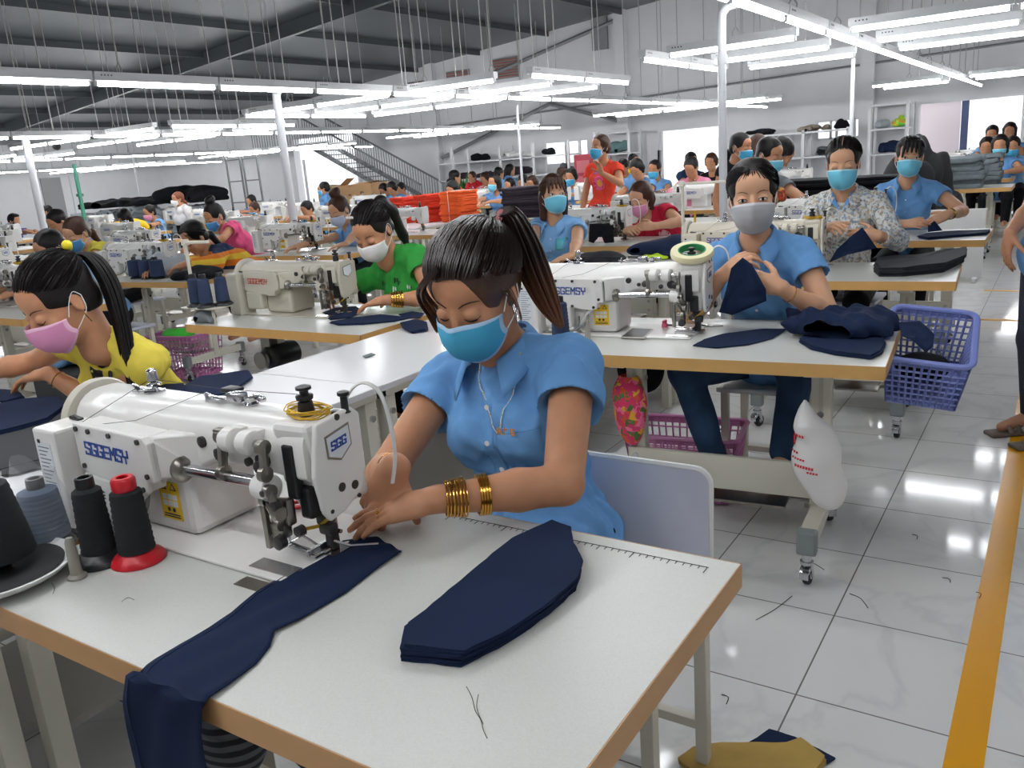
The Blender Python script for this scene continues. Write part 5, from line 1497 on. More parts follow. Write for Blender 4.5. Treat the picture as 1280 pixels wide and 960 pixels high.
p = at(735, 426); m = MB(); m.lathe([(.017, 0), (.011, .006), (.0085, .070), (.006, .078)], (0, 0, 0), (0, 0, 1), 0, 14); tag(m.build('spool_pin', MATS['grey_beige_plastic'], loc=(p.x, p.y, .781)), 'grey spool pin beside the navy cone on the second table', 'pin')
a, b, c_, d = at(776, 424), at(806, 425), at(817, 414), at(790, 413); m = MB(); m.prism([v+V((0, 0, .001)) for v in (a, b, c_, d)], (0, 0, .009)); ph = m.build('mobile_phone', STEEL, bevel=.003); tag(ph, 'grey mobile phone lying by the second machine', 'phone')
m = MB(); m.prism([v+V((0, 0, .0102)) for v in (a.lerp(c_, .06), b.lerp(d, .06), c_.lerp(a, .06), d.lerp(b, .06))], (0, 0, .0006)); m.build('screen', BLACKP, ph)
p = at(831, 411); t = thing('plastic_clip', (p.x, p.y, .781), 'small pink clip on the second table near the needle', 'clip'); m = MB(); m.box((0, 0, .012), (.022, .018, .022), 0, .005); m.box((0, .0, .028), (.012, .03, .012), 0, .004); m.build('clip_body', mat('pink_plastic', (222, 92, 120), rough=.4), t)
m = MB(); m.box((.012, .01, .012), (.03, .006, .008), 0, .002); m.build('clip_jaw', DARKM, t)
sheet('single navy leaf-shaped cloth piece in front of the second machine', 'fabric_piece', 'fabric', [at(a, b) for a, b in ((866, 433), (880, 425), (905, 418), (955, 412), (983, 412), (965, 424), (935, 432), (895, 436))], .781, 2, .0015, .003, NAVY, seed=12)
sheet('rounded stack of navy pieces at the right end of the second table', 'fabric_stack', 'fabric', [at(a, b) for a, b in ((999, 428), (1012, 417), (1050, 415), (1096, 420), (1106, 432), (1100, 444), (1088, 450), (1045, 445), (1015, 438))], .781, 4, .003, .005, NAVY, seed=13, wav=.003)
o = heap('rumpled navy cloth heap at the back right of the second table', 'fabric_heap', 'fabric', (-.66, 3.05, .795), (.44, .26, .085), NAVY, 5, .006, 16, amp=.012, freq=75, rz=-.1)
hold_cloth('navy cloth end hanging off the second table into the violet basket', [(1122, 403, 3.05), (1150, 401, 3.02), (1168, 418, 2.98), (1166, 432, 2.95), (1158, 441, 2.93), (1140, 424, 2.93), (1128, 420, 2.96)], NAVY, 'hanging_cloth')
t2 = person('woman in blue shirt and grey mask facing the camera at the second table', (-.98, 3.39), tuple(aty(941, 245, 3.19)), hp=.13, hy=.30, hr=-.04, h=.0045, skin=SKIN_F, style='low', mask='grey', shirt=BLUE, eyes=(.0, .0), hs=1.10, stool=False, fz=.62,
    handL=(tuple(aty(974, 360, 3.00)), (-.85, -.15, .35), (.35, -.85, .30), (.55, .6, .65, .7), .6), handR=(tuple(aty(903, 345, 3.02)), (.75, -.15, .55), (-.3, -.75, .6), (.7, .75, .8, .85), .7), poleL=(.8, .1, -1), poleR=(-.8, .3, -1),
    pants=JEANS, seed=5, knees=((.18, -.30, .60), (-.20, -.43, .62)), sw=.168)
bracelet(t2, 0, .05); buttons(t2, 3)
hold_cloth('navy cloth piece held up in both hands by the grey-masked worker', [(928, 322, 2.95), (940, 330, 2.94), (957, 362, 2.93), (958, 376, 2.95), (915, 394, 2.97), (899, 390, 2.98), (905, 372, 2.97), (914, 335, 2.96)], NAVY, n=7)
m = MB(); rs = random.Random(4)
p0 = t2['Hp'](.072, .07, -.03)
for i in range(9): m.ball(p0+V(((rs.random()-.5)*.05, (rs.random()-.5)*.05, (rs.random()-.5)*.08)), .018+.006*rs.random(), 0, 8)
m.build('flower_hair_tie', pattern_mat('flower_tie', (190, 70, 50), ((210, 90, 50), (220, 170, 90), (80, 110, 60), (150, 40, 40)), 70, .45), t2['hair'])
chair('white slatted work stool of the grey-masked worker', (-.97, 3.42, 0), .05, .49, .76, .40, .40, WHITEP, group=None)
t = thing('hanging_plastic_bag', (-.66, 2.66, .62), 'white plastic bag with red print hanging on the second table leg', 'bag')
f = Field((-.14, -.12, -.42), (.16, .14, .06), .008)
f.cone((.0, 0, .02), (.01, .0, -.06), .012, .045, .02); f.ell((.035, .02, -.17), (.075, .055, .13), None, .03); f.ell((.07, .03, -.28), (.06, .05, .08), None, .03); f.wrinkle(.007, 34, 2, (1, 1, .3))
meshobj('bag_film', f.mesh('bag_film', [mat('white_film', (236, 234, 232), rough=.35, sss=.0)]), t)
m = MB()
bb = bvh_of(t.children[0].data)
RI = mat('red_ink', (206, 60, 66), rough=.7)
def on_bag(x, z):
    r = bb.ray_cast(V((x, -.3, z)), V((0, 1, 0))); return r[0]
for (x, z, w_, h_) in ((-.030, -.085, .05, .010), (-.034, -.150, .03, .007), (-.030, -.170, .045, .006), (-.020, -.195, .065, .009), (.02, -.215, .04, .006)):
    for k in range(int(w_/.009)):
        q = on_bag(x+.009*k, z-.12*.009*k)
        if q: m.box(q, (.0065, .004, h_))
q = on_bag(-.03, -.13)
if q: letters(m, 'UC', q+V((0, -.004, 0)), (1, 0, -.1), (0, 0, 1), .026, .7, .4, .2, V((0, -1, 0)), slant=0)
m.build('red_print', RI, t)
BV = mat('basket_violet', (116, 128, 190), rough=.4)
b = basket('blue-violet lattice basket hooked at the right end of the second table', (-.375, 3.12, .60), .10, (.25, .31, .20), BV, .38, .10, 11, 8, 12); b.name = 'hanging_basket'
heap('dark cloth scraps inside the blue-violet basket', 'cloth_scraps', 'fabric', (-.375, 3.08, .63), (.16, .18, .10), BLACKC, 6, .012, 8)
BP = mat('basket_pink', (196, 120, 170), rough=.4)
basket('pink lattice basket on the floor under the second table', (-1.30, 3.25, .01), .15, (.46, .30, .28), BP, 0, 0, 14, 6, 9)
f = Field((-.12, -.10, -.30), (.12, .10, .02), .008); f.ell((0, 0, -.12), (.07, .055, .15), None, .02); f.cone((0, 0, -.03), (0, 0, .01), .03, .02, .02); f.wrinkle(.008, 30, 8)
t = meshobj('hanging_cloth_bag', f.mesh('hanging_cloth_bag', [pattern_mat('flower_cloth', (226, 60, 110), ((240, 180, 60), (230, 90, 60), (90, 120, 60), (250, 120, 160)), 34, .48)])); p = aty(786, 480, 2.80); t.location = (p.x, 2.80, .62); tag(t, 'pink flowered cloth bag hanging under the second table', 'bag')
t = thing('hanging_black_bag', (-1.36, 2.95, .70), 'black bag hanging beside the flowered bag under the second table', 'bag'); f = Field((-.12, -.10, -.2), (.12, .10, .03), .01); f.ell((0, 0, -.08), (.09, .07, .10), None, .02); f.wrinkle(.008, 30, 4); meshobj('bag_body', f.mesh('bag_body', [BLACKC]), t)

# ------------------------------------------------------------------ third and fourth stations on the aisle line
station('with a black cloth bundle, third along the aisle', -1.01, 4.517, .06, EDGE_O, 'sewing machine at the third aisle table, mostly behind the grey-masked worker', remat={'machine_white': mat('machine_cream', (222, 214, 196), rough=.35)})
sheet('long bundle of black cut pieces on the third aisle table', 'fabric_stack', 'fabric', [at(a, b) for a, b in ((1093, 340), (1098, 332), (1140, 329), (1185, 322), (1207, 318), (1206, 328), (1180, 341), (1130, 346), (1100, 346))], .781, 8, .005, .008, mat('black_bundle', (26, 27, 34), rough=.9, noise=.2, nscale=60), seed=3, wav=.004)
FLOR = pattern_mat('floral_cloth', (214, 216, 214), ((150, 170, 200), (190, 170, 140), (120, 140, 150), (200, 190, 170), (160, 150, 140)), 75, .50)
t3 = person('woman in pale floral long-sleeved blouse and blue mask, third table of the aisle', (-1.04, 5.12), tuple(aty(1054, 204, 4.97)), hp=.22, hy=.12, h=.006, skin=SKIN_F, style='tied', mask='cyan', shirt=FLOR, sleeve='long', pants=BLACKC, hs=1.10, seed=7, seat=.54, inner=BLUE,
    handL=(tuple(aty(1096, 295, 4.70)), (-.9, -.25, .1), (.3, -.9, .3), (.6, .65, .7, .75), .7), handR=(tuple(aty(1034, 285, 4.72)), (.5, -.7, .2), (-.4, -.3, .8), (.5, .55, .6, .6), .7), poleL=(.8, .1, -1), poleR=(-.8, .2, -1))
m = MB(); m.tube([t3['Hp'](0, y_, z_) for y_, z_ in ((-.060, .102), (-.045, .114), (-.02, .124), (.01, .129))], .0022, 0, 6, flat=.6); m.build('hair_parting', mat('scalp', (150, 118, 100), rough=.7), t3['hair'])
hold_cloth('navy cloth piece held by the floral-bloused worker', [(1062, 297, 4.63), (1078, 284, 4.63), (1096, 310, 4.66), (1060, 318, 4.62), (1036, 328, 4.62), (1046, 312, 4.62)], NAVY)
T4C = (-1.0, 6.16)
station('with a flat navy stack, fourth along the aisle', *T4C, .0, EDGE_O, 'sewing machine at the fourth aisle table, behind the floral-bloused worker')
sheet('flat stack of navy pieces on the fourth aisle table', 'fabric_stack', 'fabric', [at(a, b) for a, b in ((1147, 298), (1160, 294), (1200, 291), (1237, 290), (1232, 294), (1190, 297), (1160, 300))], .781, 4, .004, .006, NAVY, seed=6)
t4 = person('woman in blue shirt with fringe and cyan mask, fourth table of the aisle', (-.95, 6.70), tuple(aty(1137, 196, 6.52)), hp=.10, hy=.22, hr=.08, h=.0065, skin=SKIN_F, style='tied', bangs=1, mask='cyan', shirt=BLUE, pants=BLACKC, hs=1.10, seed=9, eyes=(0, 0), group=None,
    handL=(tuple(aty(1186, 268, 6.25)), (-.8, -.3, -.3), (.3, -.6, .6), .5, .6), handR=(tuple(aty(1130, 280, 6.25)), (.8, -.4, .1), (-.2, -.6, .7), .3, .5), poleL=(1, .2, -.6))
bracelet(t4, 0, .02, .034, 4, GOLD, 'bangles', .003); buttons(t4, 3)
hold_cloth('small navy piece under the hands of the fringed worker', [(1160, 282, 6.2), (1168, 276, 6.2), (1178, 288, 6.18), (1160, 290, 6.18)], NAVY)
heap('black sack bulging behind the fringed worker', 'black_sack', 'sack', (aty(1112, 200, 9.5).x, 9.55, 0), (.95, .6, 1.5), mat('sack_black', (20, 20, 22), rough=.9), 2, .03, 12, amp=.02, freq=12)
heap('tall black sack behind the fringed worker, beside the bulging one', 'black_sack', 'sack', (aty(1155, 200, 10.2).x, 10.25, 0), (.85, .6, 1.8), mat('sack_grey_black', (24, 24, 26), rough=.9), 8, .03, 14, amp=.02, freq=12)
stack('pile of black folded cloth behind the floral-bloused worker', 'cloth_pile', 'fabric', (-2.05, 8.6, .55), (1.6, .5, .52), BLACKC, 16, 0, 3, jit=.03)
m = put_table('tan-edged table carrying the pile of black cloth', -2.05, 8.6)
m['label'] = 'tan-edged table under the black cloth pile behind the floral worker'
GREYC = cloth('grey_cloth', (108, 116, 120), noise=.12)
put_table('tan-edged table holding the folded grey bundles at the aisle', -1.12, 11.05, 0); 
for i, (px, lab) in enumerate(((1197, 'larger folded grey cloth bundle on the table by the aisle'), (1228, 'smaller grey cloth bundle behind the larger one by the aisle'))):
    p = at(px, 236-4*i); stack(lab, 'cloth_bundle', 'fabric', (p.x-.05, p.y+.10+.25*i, .781), (.62-.2*i, .36, .34), GREYC, 7, 0, 4+i, jit=.03, wav=.03)
heap('white crumpled cloth on the tables behind the grey bundles', 'cloth_heap', 'fabric', (-1.4, 12.6, .781), (1.2, .5, .10), cloth('white_cloth', (222, 222, 220)), 9, .02, 14)
put_table('tan-edged table with white cloth behind the grey bundles', -1.2, 12.75)
m = MB(); m.box((0, 0, .36), (.62, .02, .66), 0, .004); m.box((-.25, 0, .02), (.04, .3, .04)); m.box((.25, 0, .02), (.04, .3, .04)); tag(m.build('white_board', WHITEP, loc=(-.95, 9.2, 0)), 'white panel standing under the tables behind the fringed worker', 'board')
t = thing('storage_box', (-.66, 6.0, .60), 'x', 'box'); bpy.data.objects.remove(t)

# the person walking in the aisle at the right edge
rp_ = person('person in blue shirt, dark trousers and sandals standing at the right edge', (-.02, 4.46), (-.03, 4.44, 1.56), rz=-.95, stand=True, hp=0, h=.007, skin=SKIN_D, style='low', mask='cyan', shirt=BLUE, pants=mat('dark_trousers', (38, 42, 54), rough=.9), seed=14, hs=1.0,
    handR=(tuple(aty(1262, 292, 4.40)), (-.1, 0, -1), (-.8, -.5, .1), .35, .35), poleR=(.3, 1, .2), poleL=(.3, 1, .2))
SAN = mat('sandal_brown', (96, 84, 74), rough=.6)
for hip, kn, an, toe in rp_['lg']:
    m = MB(); q = an.lerp(toe, .5); m.box((q.x, q.y-.012, .012), (.088, .255, .022), 0, .010); m.tube(catmull([(q.x-.044, q.y-.05, .02), (q.x, q.y-.05, .062), (q.x+.044, q.y-.05, .02)], 5), .012, 0, 8, flat=.5); m.tube(catmull([(q.x-.044, q.y-.01, .02), (q.x, q.y-.01, .078), (q.x+.044, q.y-.01, .02)], 5), .012, 0, 8, flat=.5); m.build('sandal', SAN, rp_['root'])

# ------------------------------------------------------------------ the white table strips between the lines
def strip(label, x0, x1, y0, y1, grp, z=.775):
    t = thing('trestle_table', ((x0+x1)/2, (y0+y1)/2, 0), label, 'table', grp); w, d = x1-x0, y1-y0
    m = MB(); m.box((0, 0, z-.012), (w, d-.004, .022), 0, .003); m.build('tabletop', LAM_W, t)
    m = MB()
    for s in (-1, 1): m.box((s*(w/2-.012), 0, z-.032), (.024, d-.006, .022), 0, .002); m.box((0, s*(d/2-.015), z-.032), (w, .02, .022), 0, .002)
    m.build('edge_rail', CREAM_D, t)
    for sx in (-1, 1):
        for sy in (-1, 1):
            m = MB(); m.box((sx*(w/2-.03), sy*(d/2-.05), (z-.04)/2), (.045, .05, z-.04), 0, .003); m.cyl((sx*(w/2-.008), sy*(d/2-.05), z-.10), (sx*(w/2-.002)+sx*.004, sy*(d/2-.05), z-.10), .011, 1, 10); m.build('leg', [CREAM, CHROME], t)
    m = MB(); m.box((0, 0, .24), (w-.08, d-.1, .02), 0, .003); m.build('lower_shelf', mat('shelf_grey', (150, 146, 138), rough=.6), t)
    return t
for i, y in enumerate((-.50, .735, 1.97, 3.205, 4.44)):
    strip(('white trestle table beside the near machine', 'white trestle table section just left of the front worker', 'white trestle section beside the green-shirted worker', 'white trestle section behind the second machine', 'white trestle section under the dark navy heap', 'white trestle section left of the fourth aisle table', 'far white trestle section of the first strip')[i-0], -2.445, -1.842, y, y+1.235, 'white trestle strip')
for i, y in enumerate((6.75, 8.05)):
    strip(('white trestle table left of the bun-haired worker with lilac mask', 'white trestle table under the red-orange cloth stacks')[i], -7.36, -6.48, y, y+1.28, 'second white trestle strip')
# goods on the first strip
def px_sheet(label, pts, z=.776, layers=3, th=.003, jit=.006, mats=None, seed=1, name='fabric_stack', wav=.003): return sheet(label, name, 'fabric', [at(a, b, z) for a, b in pts], z, layers, th, jit, mats or NAVY, seed=seed, wav=wav)
px_sheet('navy pieces lying on the white strip beside the yellow-bloused worker', ((228, 486), (250, 473), (310, 466), (315, 474), (295, 488), (262, 500), (240, 502)), seed=21)
px_sheet('fringed navy pieces between the yellow-bloused worker and the near machine', ((130, 484), (145, 476), (165, 482), (205, 486), (232, 484), (230, 496), (180, 496), (140, 494)), seed=22, layers=5)
px_sheet('grey scrap of cloth lying alone on the white strip', ((451, 446), (462, 442), (467, 444), (455, 448)), layers=1, mats=GREYC, seed=23, name='cloth_scrap')
BLK = mat('charcoal_cloth', (50, 52, 54), rough=.9, bump=.3, bscale=600)
px_sheet('charcoal cut cloth spread on the white strip behind the thread cones', ((0, 545), (40, 520), (88, 500), (96, 535), (92, 570), (50, 578), (0, 590)), layers=2, mats=BLK, seed=24, z=.777)
px_sheet('narrow charcoal cut piece curving along the white strip', ((0, 586), (60, 575), (100, 566), (105, 572), (60, 583), (20, 594), (0, 596)), layers=1, mats=BLK, seed=25, z=.779)
for i, (px, py, s, lab) in enumerate(((835, 322, (.62, .42, .20), 'large dark navy heap on the white strip behind the second machine'), (735, 332, (.55, .22, .07), 'row of black pleated pieces in front of the woman with a teal badge'))):
    p = at(px, py); heap(lab, 'fabric_heap', 'fabric', (p.x, p.y+.15, .777), s, NAVY if i == 0 else mat('black_bundle', (26, 27, 34)), 30+i, .012, 14, amp=.010, freq=30)
p = at(826, 320); heap('lime green elastic scraps on the dark heap', 'lime_scraps', 'fabric', (p.x+.02, p.y-.16, .777), (.16, .10, .05), mat('lime', (190, 226, 40), rough=.6), 3, .008, 9, amp=.008, freq=60)
p = at(855, 335); thread_stand('grey thread stand with white guide bar beside the navy heap', (p.x, p.y, .776), .48, .42, .1, False)
p = at(868, 338); cone_spool('black thread cone beside the grey-masked worker', (p.x, p.y+.05, .777), BLKY, BLACKP, .19, .04, .038)
m = MB(); p = at(875, 330); m.cyl((0, 0, 0), (.006, 0, .30), .007, 0, 8); tag(m.build('marking_stick', YELLOW, loc=(-1.90, 4.95, .777)), 'yellow stick standing beside the black thread cone', 'stick')

# ------------------------------------------------------------------ second line: yellow, green, teal-badge and red workers
station('in front of the yellow-bloused worker at the left edge', -3.06, .90, 0, EDGE_O)
YEL = cloth('yellow_cloth', (226, 206, 84)); TRIM = pattern_mat('black_trim', (30, 28, 26), ((220, 200, 90), (30, 28, 26), (30, 28, 26)), 60, .55)
yl = person('woman in yellow blouse and pink mask bending over her work, left edge', (-2.82, 1.82), tuple(aty(74, 376, 1.44)), hp=.55, hy=-.12, h=.0055, skin=SKIN, style='tied', mask='pink', shirt=YEL, sleeve='cap', collar=False, pants=BLACKC, hs=1.2, seed=17, fold=.005,
    handL=(tuple(at(62, 478, .825)), (-.9, -.35, -.15), (0, 0, 1), .35, .5), handR=((-3.25, 1.35, .86), (-.7, -.7, -.1), (0, 0, 1), .4, .5), poleL=(1, .4, -1), poleR=(-.8, .5, -.4), seat=.52)
bracelet(yl, 0, .045, .031)
m = MB(); Hq = yl['Hp']
for i in range(60):
    a, r = random.random()*6.28, math.sqrt(random.random()); j = V((math.cos(a), math.sin(a), 0))*r
    m.tube(catmull([Hq(.01, .10, .075)+j*.01, Hq(.03, .135, .045)+j*.028, Hq(.065, .115, -.03)+j*.032, Hq(.088, .055, -.13)+j*.028, Hq(.088, -.02, -.25)+j*.020, Hq(.08, -.08, -.36)+j*.010], 5), [.0036]*20+[.003]*5+[.0006], 0, 4, caps=False)
m.build('ponytail', HAIR, yl['hair'])
m = MB(); m.ball(Hq(.012, .112, .098), .017, 0, 10); m.ball(Hq(-.012, .118, .086), .014, 0, 10); m.build('hair_tie', mat('yellow_tie', (236, 214, 40), rough=.6), yl['hair'])
S, E, W, *_ = yl['arms'][0]; ax = (E-S).normalized(); u = ax.orthogonal().normalized(); v = ax.cross(u); m = MB(); m.tube([S+ax*.108+u*.069*math.cos(2*PI*i/24)+v*.069*math.sin(2*PI*i/24) for i in range(24)], .007, 0, 6, closed=True); m.build('sleeve_trim', TRIM, yl['shirt'])
N_, TB_ = yl['N'], yl['TB']; fd_ = TB_ @ V((0, 1, 0)); m = MB(); rows = []
for i in range(10):
    row = [yl['sf'].march(N_+TB_ @ V((x, -.3, -.05-.028*i)), fd_, .6) for x in (-.028, -.014, 0, .014, .028)]
    if all(row): rows.append([r-fd_*(.004+.004*(j % 2)) for j, r in enumerate(row)])
if len(rows) > 1: m.grid(rows); m.build('ruffle', TRIM, yl['shirt'], solid=.003)
m = MB(); m.ball(Hq(.079, .003, -.042), .004, 0, 8); m.tube([Hq(.079, .003, -.045), Hq(.080, .003, -.070)], .0015, 0, 5); m.build('earring', GOLD, yl['root'])
px_sheet('fanned navy pieces on the table of the yellow-bloused worker', ((0, 510), (30, 503), (75, 502), (82, 512), (60, 528), (20, 540), (0, 545)), z=.781, seed=26, layers=5)
px_sheet('navy piece under the hand of the yellow-bloused worker', ((0, 488), (22, 490), (30, 498), (8, 504), (0, 504)), z=.781, seed=27, layers=2)
p = at(18, 470); m = MB(); m.box((0, 0, .004), (.16, .02, .008), 0, .003); tag(m.build('red_ruler', REDP, loc=(-3.02, 1.13, .7805)), 'red stick lying by the hand of the yellow-bloused worker', 'stick')
station('with a rounded tan edge, in front of the green-shirted worker', -3.10, 2.92, 0, EDGE_O)
put_machine('older beige sewing machine of the green-shirted worker', (-2.985, 3.0, .781), 0, BEIGE_MAP, SMALL+('guide_hose', 'thread_coil'))
for i_, (dx, dy) in enumerate(((.0, 0),)):
    motor_t = [c for c in COL.objects if c.name.startswith('sewing_table') and c.parent is None][-1]; motor(motor_t, -.30, -.05)
GRN = cloth('green_shirt', (52, 146, 62))
gr = person('woman in green T-shirt and white mask bending at the beige machine', (-2.72, 3.48), tuple(aty(466, 288, 3.18)), hp=.62, hy=.10, h=.0055, skin=SKIN, style='pony', mask='white', shirt=GRN, collar=False, pants=BLACKC, hs=1.12, seed=19,
    handL=(tuple(at(482, 381, .83)), (-.9, -.2, -.15), (0, -.1, 1), .30, .5), handR=(tuple(at(425, 362, .88)), (-.2, -.6, -.75), (.1, -.7, .6), .45, .7), poleL=(1, .3, -.6), poleR=(-1, .4, -.5))
for i in range(5): bracelet(gr, 0, .03+.012*i, .034+.0015*i, 2, GOLD, 'bangle', .0035)
bracelet(gr, 1, .03, .031, 2, SILVER)
Hq = gr['Hp']; m = MB(); m.box(Hq(-.03, -.055, .122), (.04, .006, .012), 0, .002, gr['HB']); m.build('hair_clip', WHITEP, gr['hair'])
m = MB(); rs = random.Random(2); N_, TB_ = gr['N'], gr['TB']; fd_ = TB_ @ V((0, 1, 0))
for k in range(9):
    x, z = (rs.random()-.5)*.22, -.10-.14*rs.random(); q = gr['sf'].march(N_+TB_ @ V((x, -.3, z)), fd_, .6)
    if q:
        for j in range(3): m.box(q-fd_*.002+TB_ @ V((.010*j, 0, .008*(j % 2))), (.006, .003, .018), k % 2)
m.build('print', [WHITEP, BLACKINK], gr['shirt'])
px_sheet('navy piece under the needle of the beige machine', ((403, 392), (418, 387), (445, 384), (453, 390), (440, 397), (415, 400)), z=.781, seed=31, layers=2)
px_sheet('long navy piece on the table of the green-shirted worker', ((413, 404), (440, 398), (475, 395), (512, 398), (495, 402), (455, 406), (425, 407)), z=.781, seed=32, layers=2)
px_sheet('short navy piece at the right end of the green-shirted worker table', ((498, 394), (515, 390), (530, 392), (525, 398), (508, 398)), z=.781, seed=33, layers=1)
px_sheet('crumpled navy piece at the corner of the white strip by the front worker', ((502, 406), (520, 401), (532, 404), (534, 414), (515, 417), (505, 412)), z=.777, seed=34, layers=3)
p = at(248, 401); thread_stand('cream thread stand with cones left of the beige machine', (p.x, p.y, .781), .40, .20, 0, True)
for i, (dx, dy) in enumerate(((.04, -.02), (.13, -.03), (.17, .04))): cone_spool('slim navy thread cone on the stand by the beige machine', (p.x+dx, p.y+dy, .862), NAVYY, BLACKP, .155, .034, .028, True, 'navy cones on the cream stand')
heap('grey cloth bag tucked under the cream thread stand', 'cloth_bag', 'bag', (p.x+.10, p.y-.01, .781), (.20, .10, .068), mat('grey_bag', (112, 116, 120), rough=.8), 7, .01, 9, amp=.004)
basket('blue crate on the floor under the beige machine', (-3.35, 2.55, .01), .1, (.5, .36, .30), mat('crate_blue', (40, 78, 190), rough=.4), 0, 0, 12, 7, 9)
te = put_table('tan-edged table of the woman with the teal badge', -3.10, 4.55)
te['label'] = 'tan-edged sewing table in front of the woman with the teal badge'
tl = person('woman in pale blue shirt with teal badge and cyan mask looking aside', (-2.98, 5.20), tuple(aty(692, 243, 5.06)), hp=.0, hy=.75, h=.006, skin=SKIN_F, hair=HAIR_B, style='long', bangs=.8, mask='cyan', shirt=BLUE_P, pants=BLACKC, hs=1.10, seed=21, eyes=(.004, .001),
    handL=(tuple(at(716, 326, .82)), (-.7, -.6, -.15), (0, 0, 1), .3, .5), handR=(tuple(at(664, 328, .82)), (.5, -.8, -.15), (0, 0, 1), .3, .5))
front_patch(tl, .045, .115, -.115, -.185, mat('teal_badge', (90, 184, 196), rough=.5), 'badge'); buttons(tl, 2)
station('in front of the woman in the red T-shirt', -3.06, 6.06, 0, EDGE_O)
put_machine('white sewing machine with dark cloth under its arm, beside the woman in red', (-2.93, 6.12, .781), 0, None, SMALL)
hold_cloth('dark cloth draped through the machine beside the woman in red', [(737, 280, 5.98), (752, 279, 6.0), (766, 282, 6.0), (768, 303, 5.95), (756, 304, 5.94), (750, 288, 5.98), (742, 304, 5.94), (736, 302, 5.94)], BLACKC)
REDS = cloth('red_shirt', (196, 40, 66))
rd = person('woman in red T-shirt and pink mask sewing behind the navy heap', (-2.62, 6.62), tuple(aty(801, 248, 6.38)), hp=.42, hy=-.15, h=.0065, skin=SKIN_F, hair=HAIR_B, style='bob', mask='pink', shirt=REDS, collar=False, pants=BLACKC, hs=1.10, seed=23,
    handL=(tuple(aty(818, 283, 6.08)), (-.85, -.4, .1), (.3, -.7, .5), .6, .7), handR=(tuple(aty(783, 288, 6.05)), (.7, -.6, .2), (-.3, -.5, .8), .6, .7))
front_disc(rd, .075, -.20, .045, mat('print_pale_pink', (236, 190, 200), rough=.8), 'print')

# ------------------------------------------------------------------ third and fourth lines on the left
station('at the far left edge with blue cloth over it', -5.62, 2.79, 0, EDGE_O, 'sewing machine at the far left edge, partly out of the picture')
p8 = person('worker in light blue shirt at the far left edge, face out of the picture', (-5.75, 3.45), (-5.93, 3.20, 1.10), hp=.5, h=.008, skin=SKIN, style='tied', mask='blue', shirt=BLUE_P, pants=BLACKC, seed=25, hs=1.08, **sewing_hands(-5.85, 3.15))
heap('light blue cloth heap hanging by the far left table', 'fabric_heap', 'fabric', (-5.0, 2.75, .45), (.40, .40, .33), cloth('light_blue_cloth', (120, 165, 205)), 41, .015, 10)
m = MB(); m.box((0, 0, .22), (.5, .4, .44), 0, .01); tag(m.build('work_crate', BLK, loc=(-5.0, 2.75, 0)), 'dark crate under the light blue cloth at far left', 'box')
station('with black cloth roll, of the hooded worker', -5.93, 4.10, .07, EDGE_O, 'white sewing machine with yellow thread on top, of the hooded worker')
HOOD = cloth('hood_navy', (38, 54, 84))
hd = person('worker in navy jacket with orange stripe bending over, no mask', (-5.60, 4.90), tuple(aty(243, 297, 4.38)), hp=.60, hy=-.1, h=.0065, skin=SKIN, style='low', mask=None, shirt=HOOD, sleeve='long', collar=False, pants=BLACKC, hs=1.10, seed=27, bulk=1.08,
    handL=((-5.72, 4.10, .86), (-.7, -.6, -.2), (0, 0, 1), .4, .6), handR=((-6.0, 4.02, .86), (.3, -.9, -.2), (0, 0, 1), .4, .6))
stripes(hd, [(.80, .85, cloth('stripe_orange', (230, 130, 50))), (.85, .895, cloth('stripe_yellow', (236, 196, 70))), (.895, .93, MATS['stripe_orange'])])
heap('black cloth roll with yellow marks on the hooded worker table', 'fabric_heap', 'fabric', (at(222, 352).x+.12, at(222, 352).y+.10, .781), (.50, .24, .13), BLACKC, 43, .012, 10)
p = at(150, 352); 
for i in range(3): cone_spool('dark thread cone left of the hooded worker machine', (p.x-.02+.14*i, p.y+.16, .781), NAVYY, BLACKP, .16, .055, .05, True, 'dark cones on the hooded worker table')
heap('clear grey plastic sacking over the dark thread cones', 'plastic_sheet', 'bag', (p.x+.05, p.y+.34, .781), (.60, .26, .26), mat('grey_film', (176, 184, 190), rough=.3), 44, .014, 12, amp=.012, freq=40)
basket('pink basket on the floor under the hooded worker table', (-5.75, 4.0, .01), .2, (.45, .35, .34), BP, 0, 0, 12, 7, 9)
heap('bright green cloth in the pink basket', 'fabric_heap', 'fabric', (-5.78, 3.95, .30), (.30, .24, .12), mat('bright_green', (70, 200, 60), rough=.8), 45, .012, 8)
station('of the masked woman in a cap of hair buns, third line', -5.83, 5.62, .05, EDGE_O, 'white sewing machine beside the woman with a grey-blue mask')
g4 = person('woman in pale blue shirt, hair in a bun and lilac mask, behind the green-shirted worker', (-5.70, 6.20), tuple(aty(424, 263, 5.97)), hp=.50, hy=-.05, h=.008, skin=SKIN_F, hair=HAIR_B, style='bun', mask='lilac', shirt=BLUE_P, pants=BLACKC, hs=1.12, seed=29,
    handL=((-5.45, 5.60, .83), (-.6, -.8, -.1), (0, 0, 1), .3, .5), handR=((-5.95, 5.50, .83), (-.2, -.95, -.1), (0, 0, 1), .3, .5))
station('of the woman with a bright blue mask and olive vest', -8.0, 3.85, 0, EDGE_O, 'white sewing machine in front of the woman with an olive vest')
m9 = person('woman with bright blue mask, pale blue sleeves and olive vest at left', (-7.0, 4.42), tuple(aty(96, 292, 4.12)), hp=.50, hy=.15, h=.008, skin=SKIN_F, hair=HAIR_B, style='low', mask='deep', shirt=cloth('olive_vest', (190, 178, 70)), collar=True, pants=BLACKC, hs=1.12, seed=31, **sewing_hands(-7.15, 4.2))
station('of the woman in pink, beyond the hooded worker', -8.0, 5.40, 0, EDGE_O, 'sewing machine in front of the woman in pink')
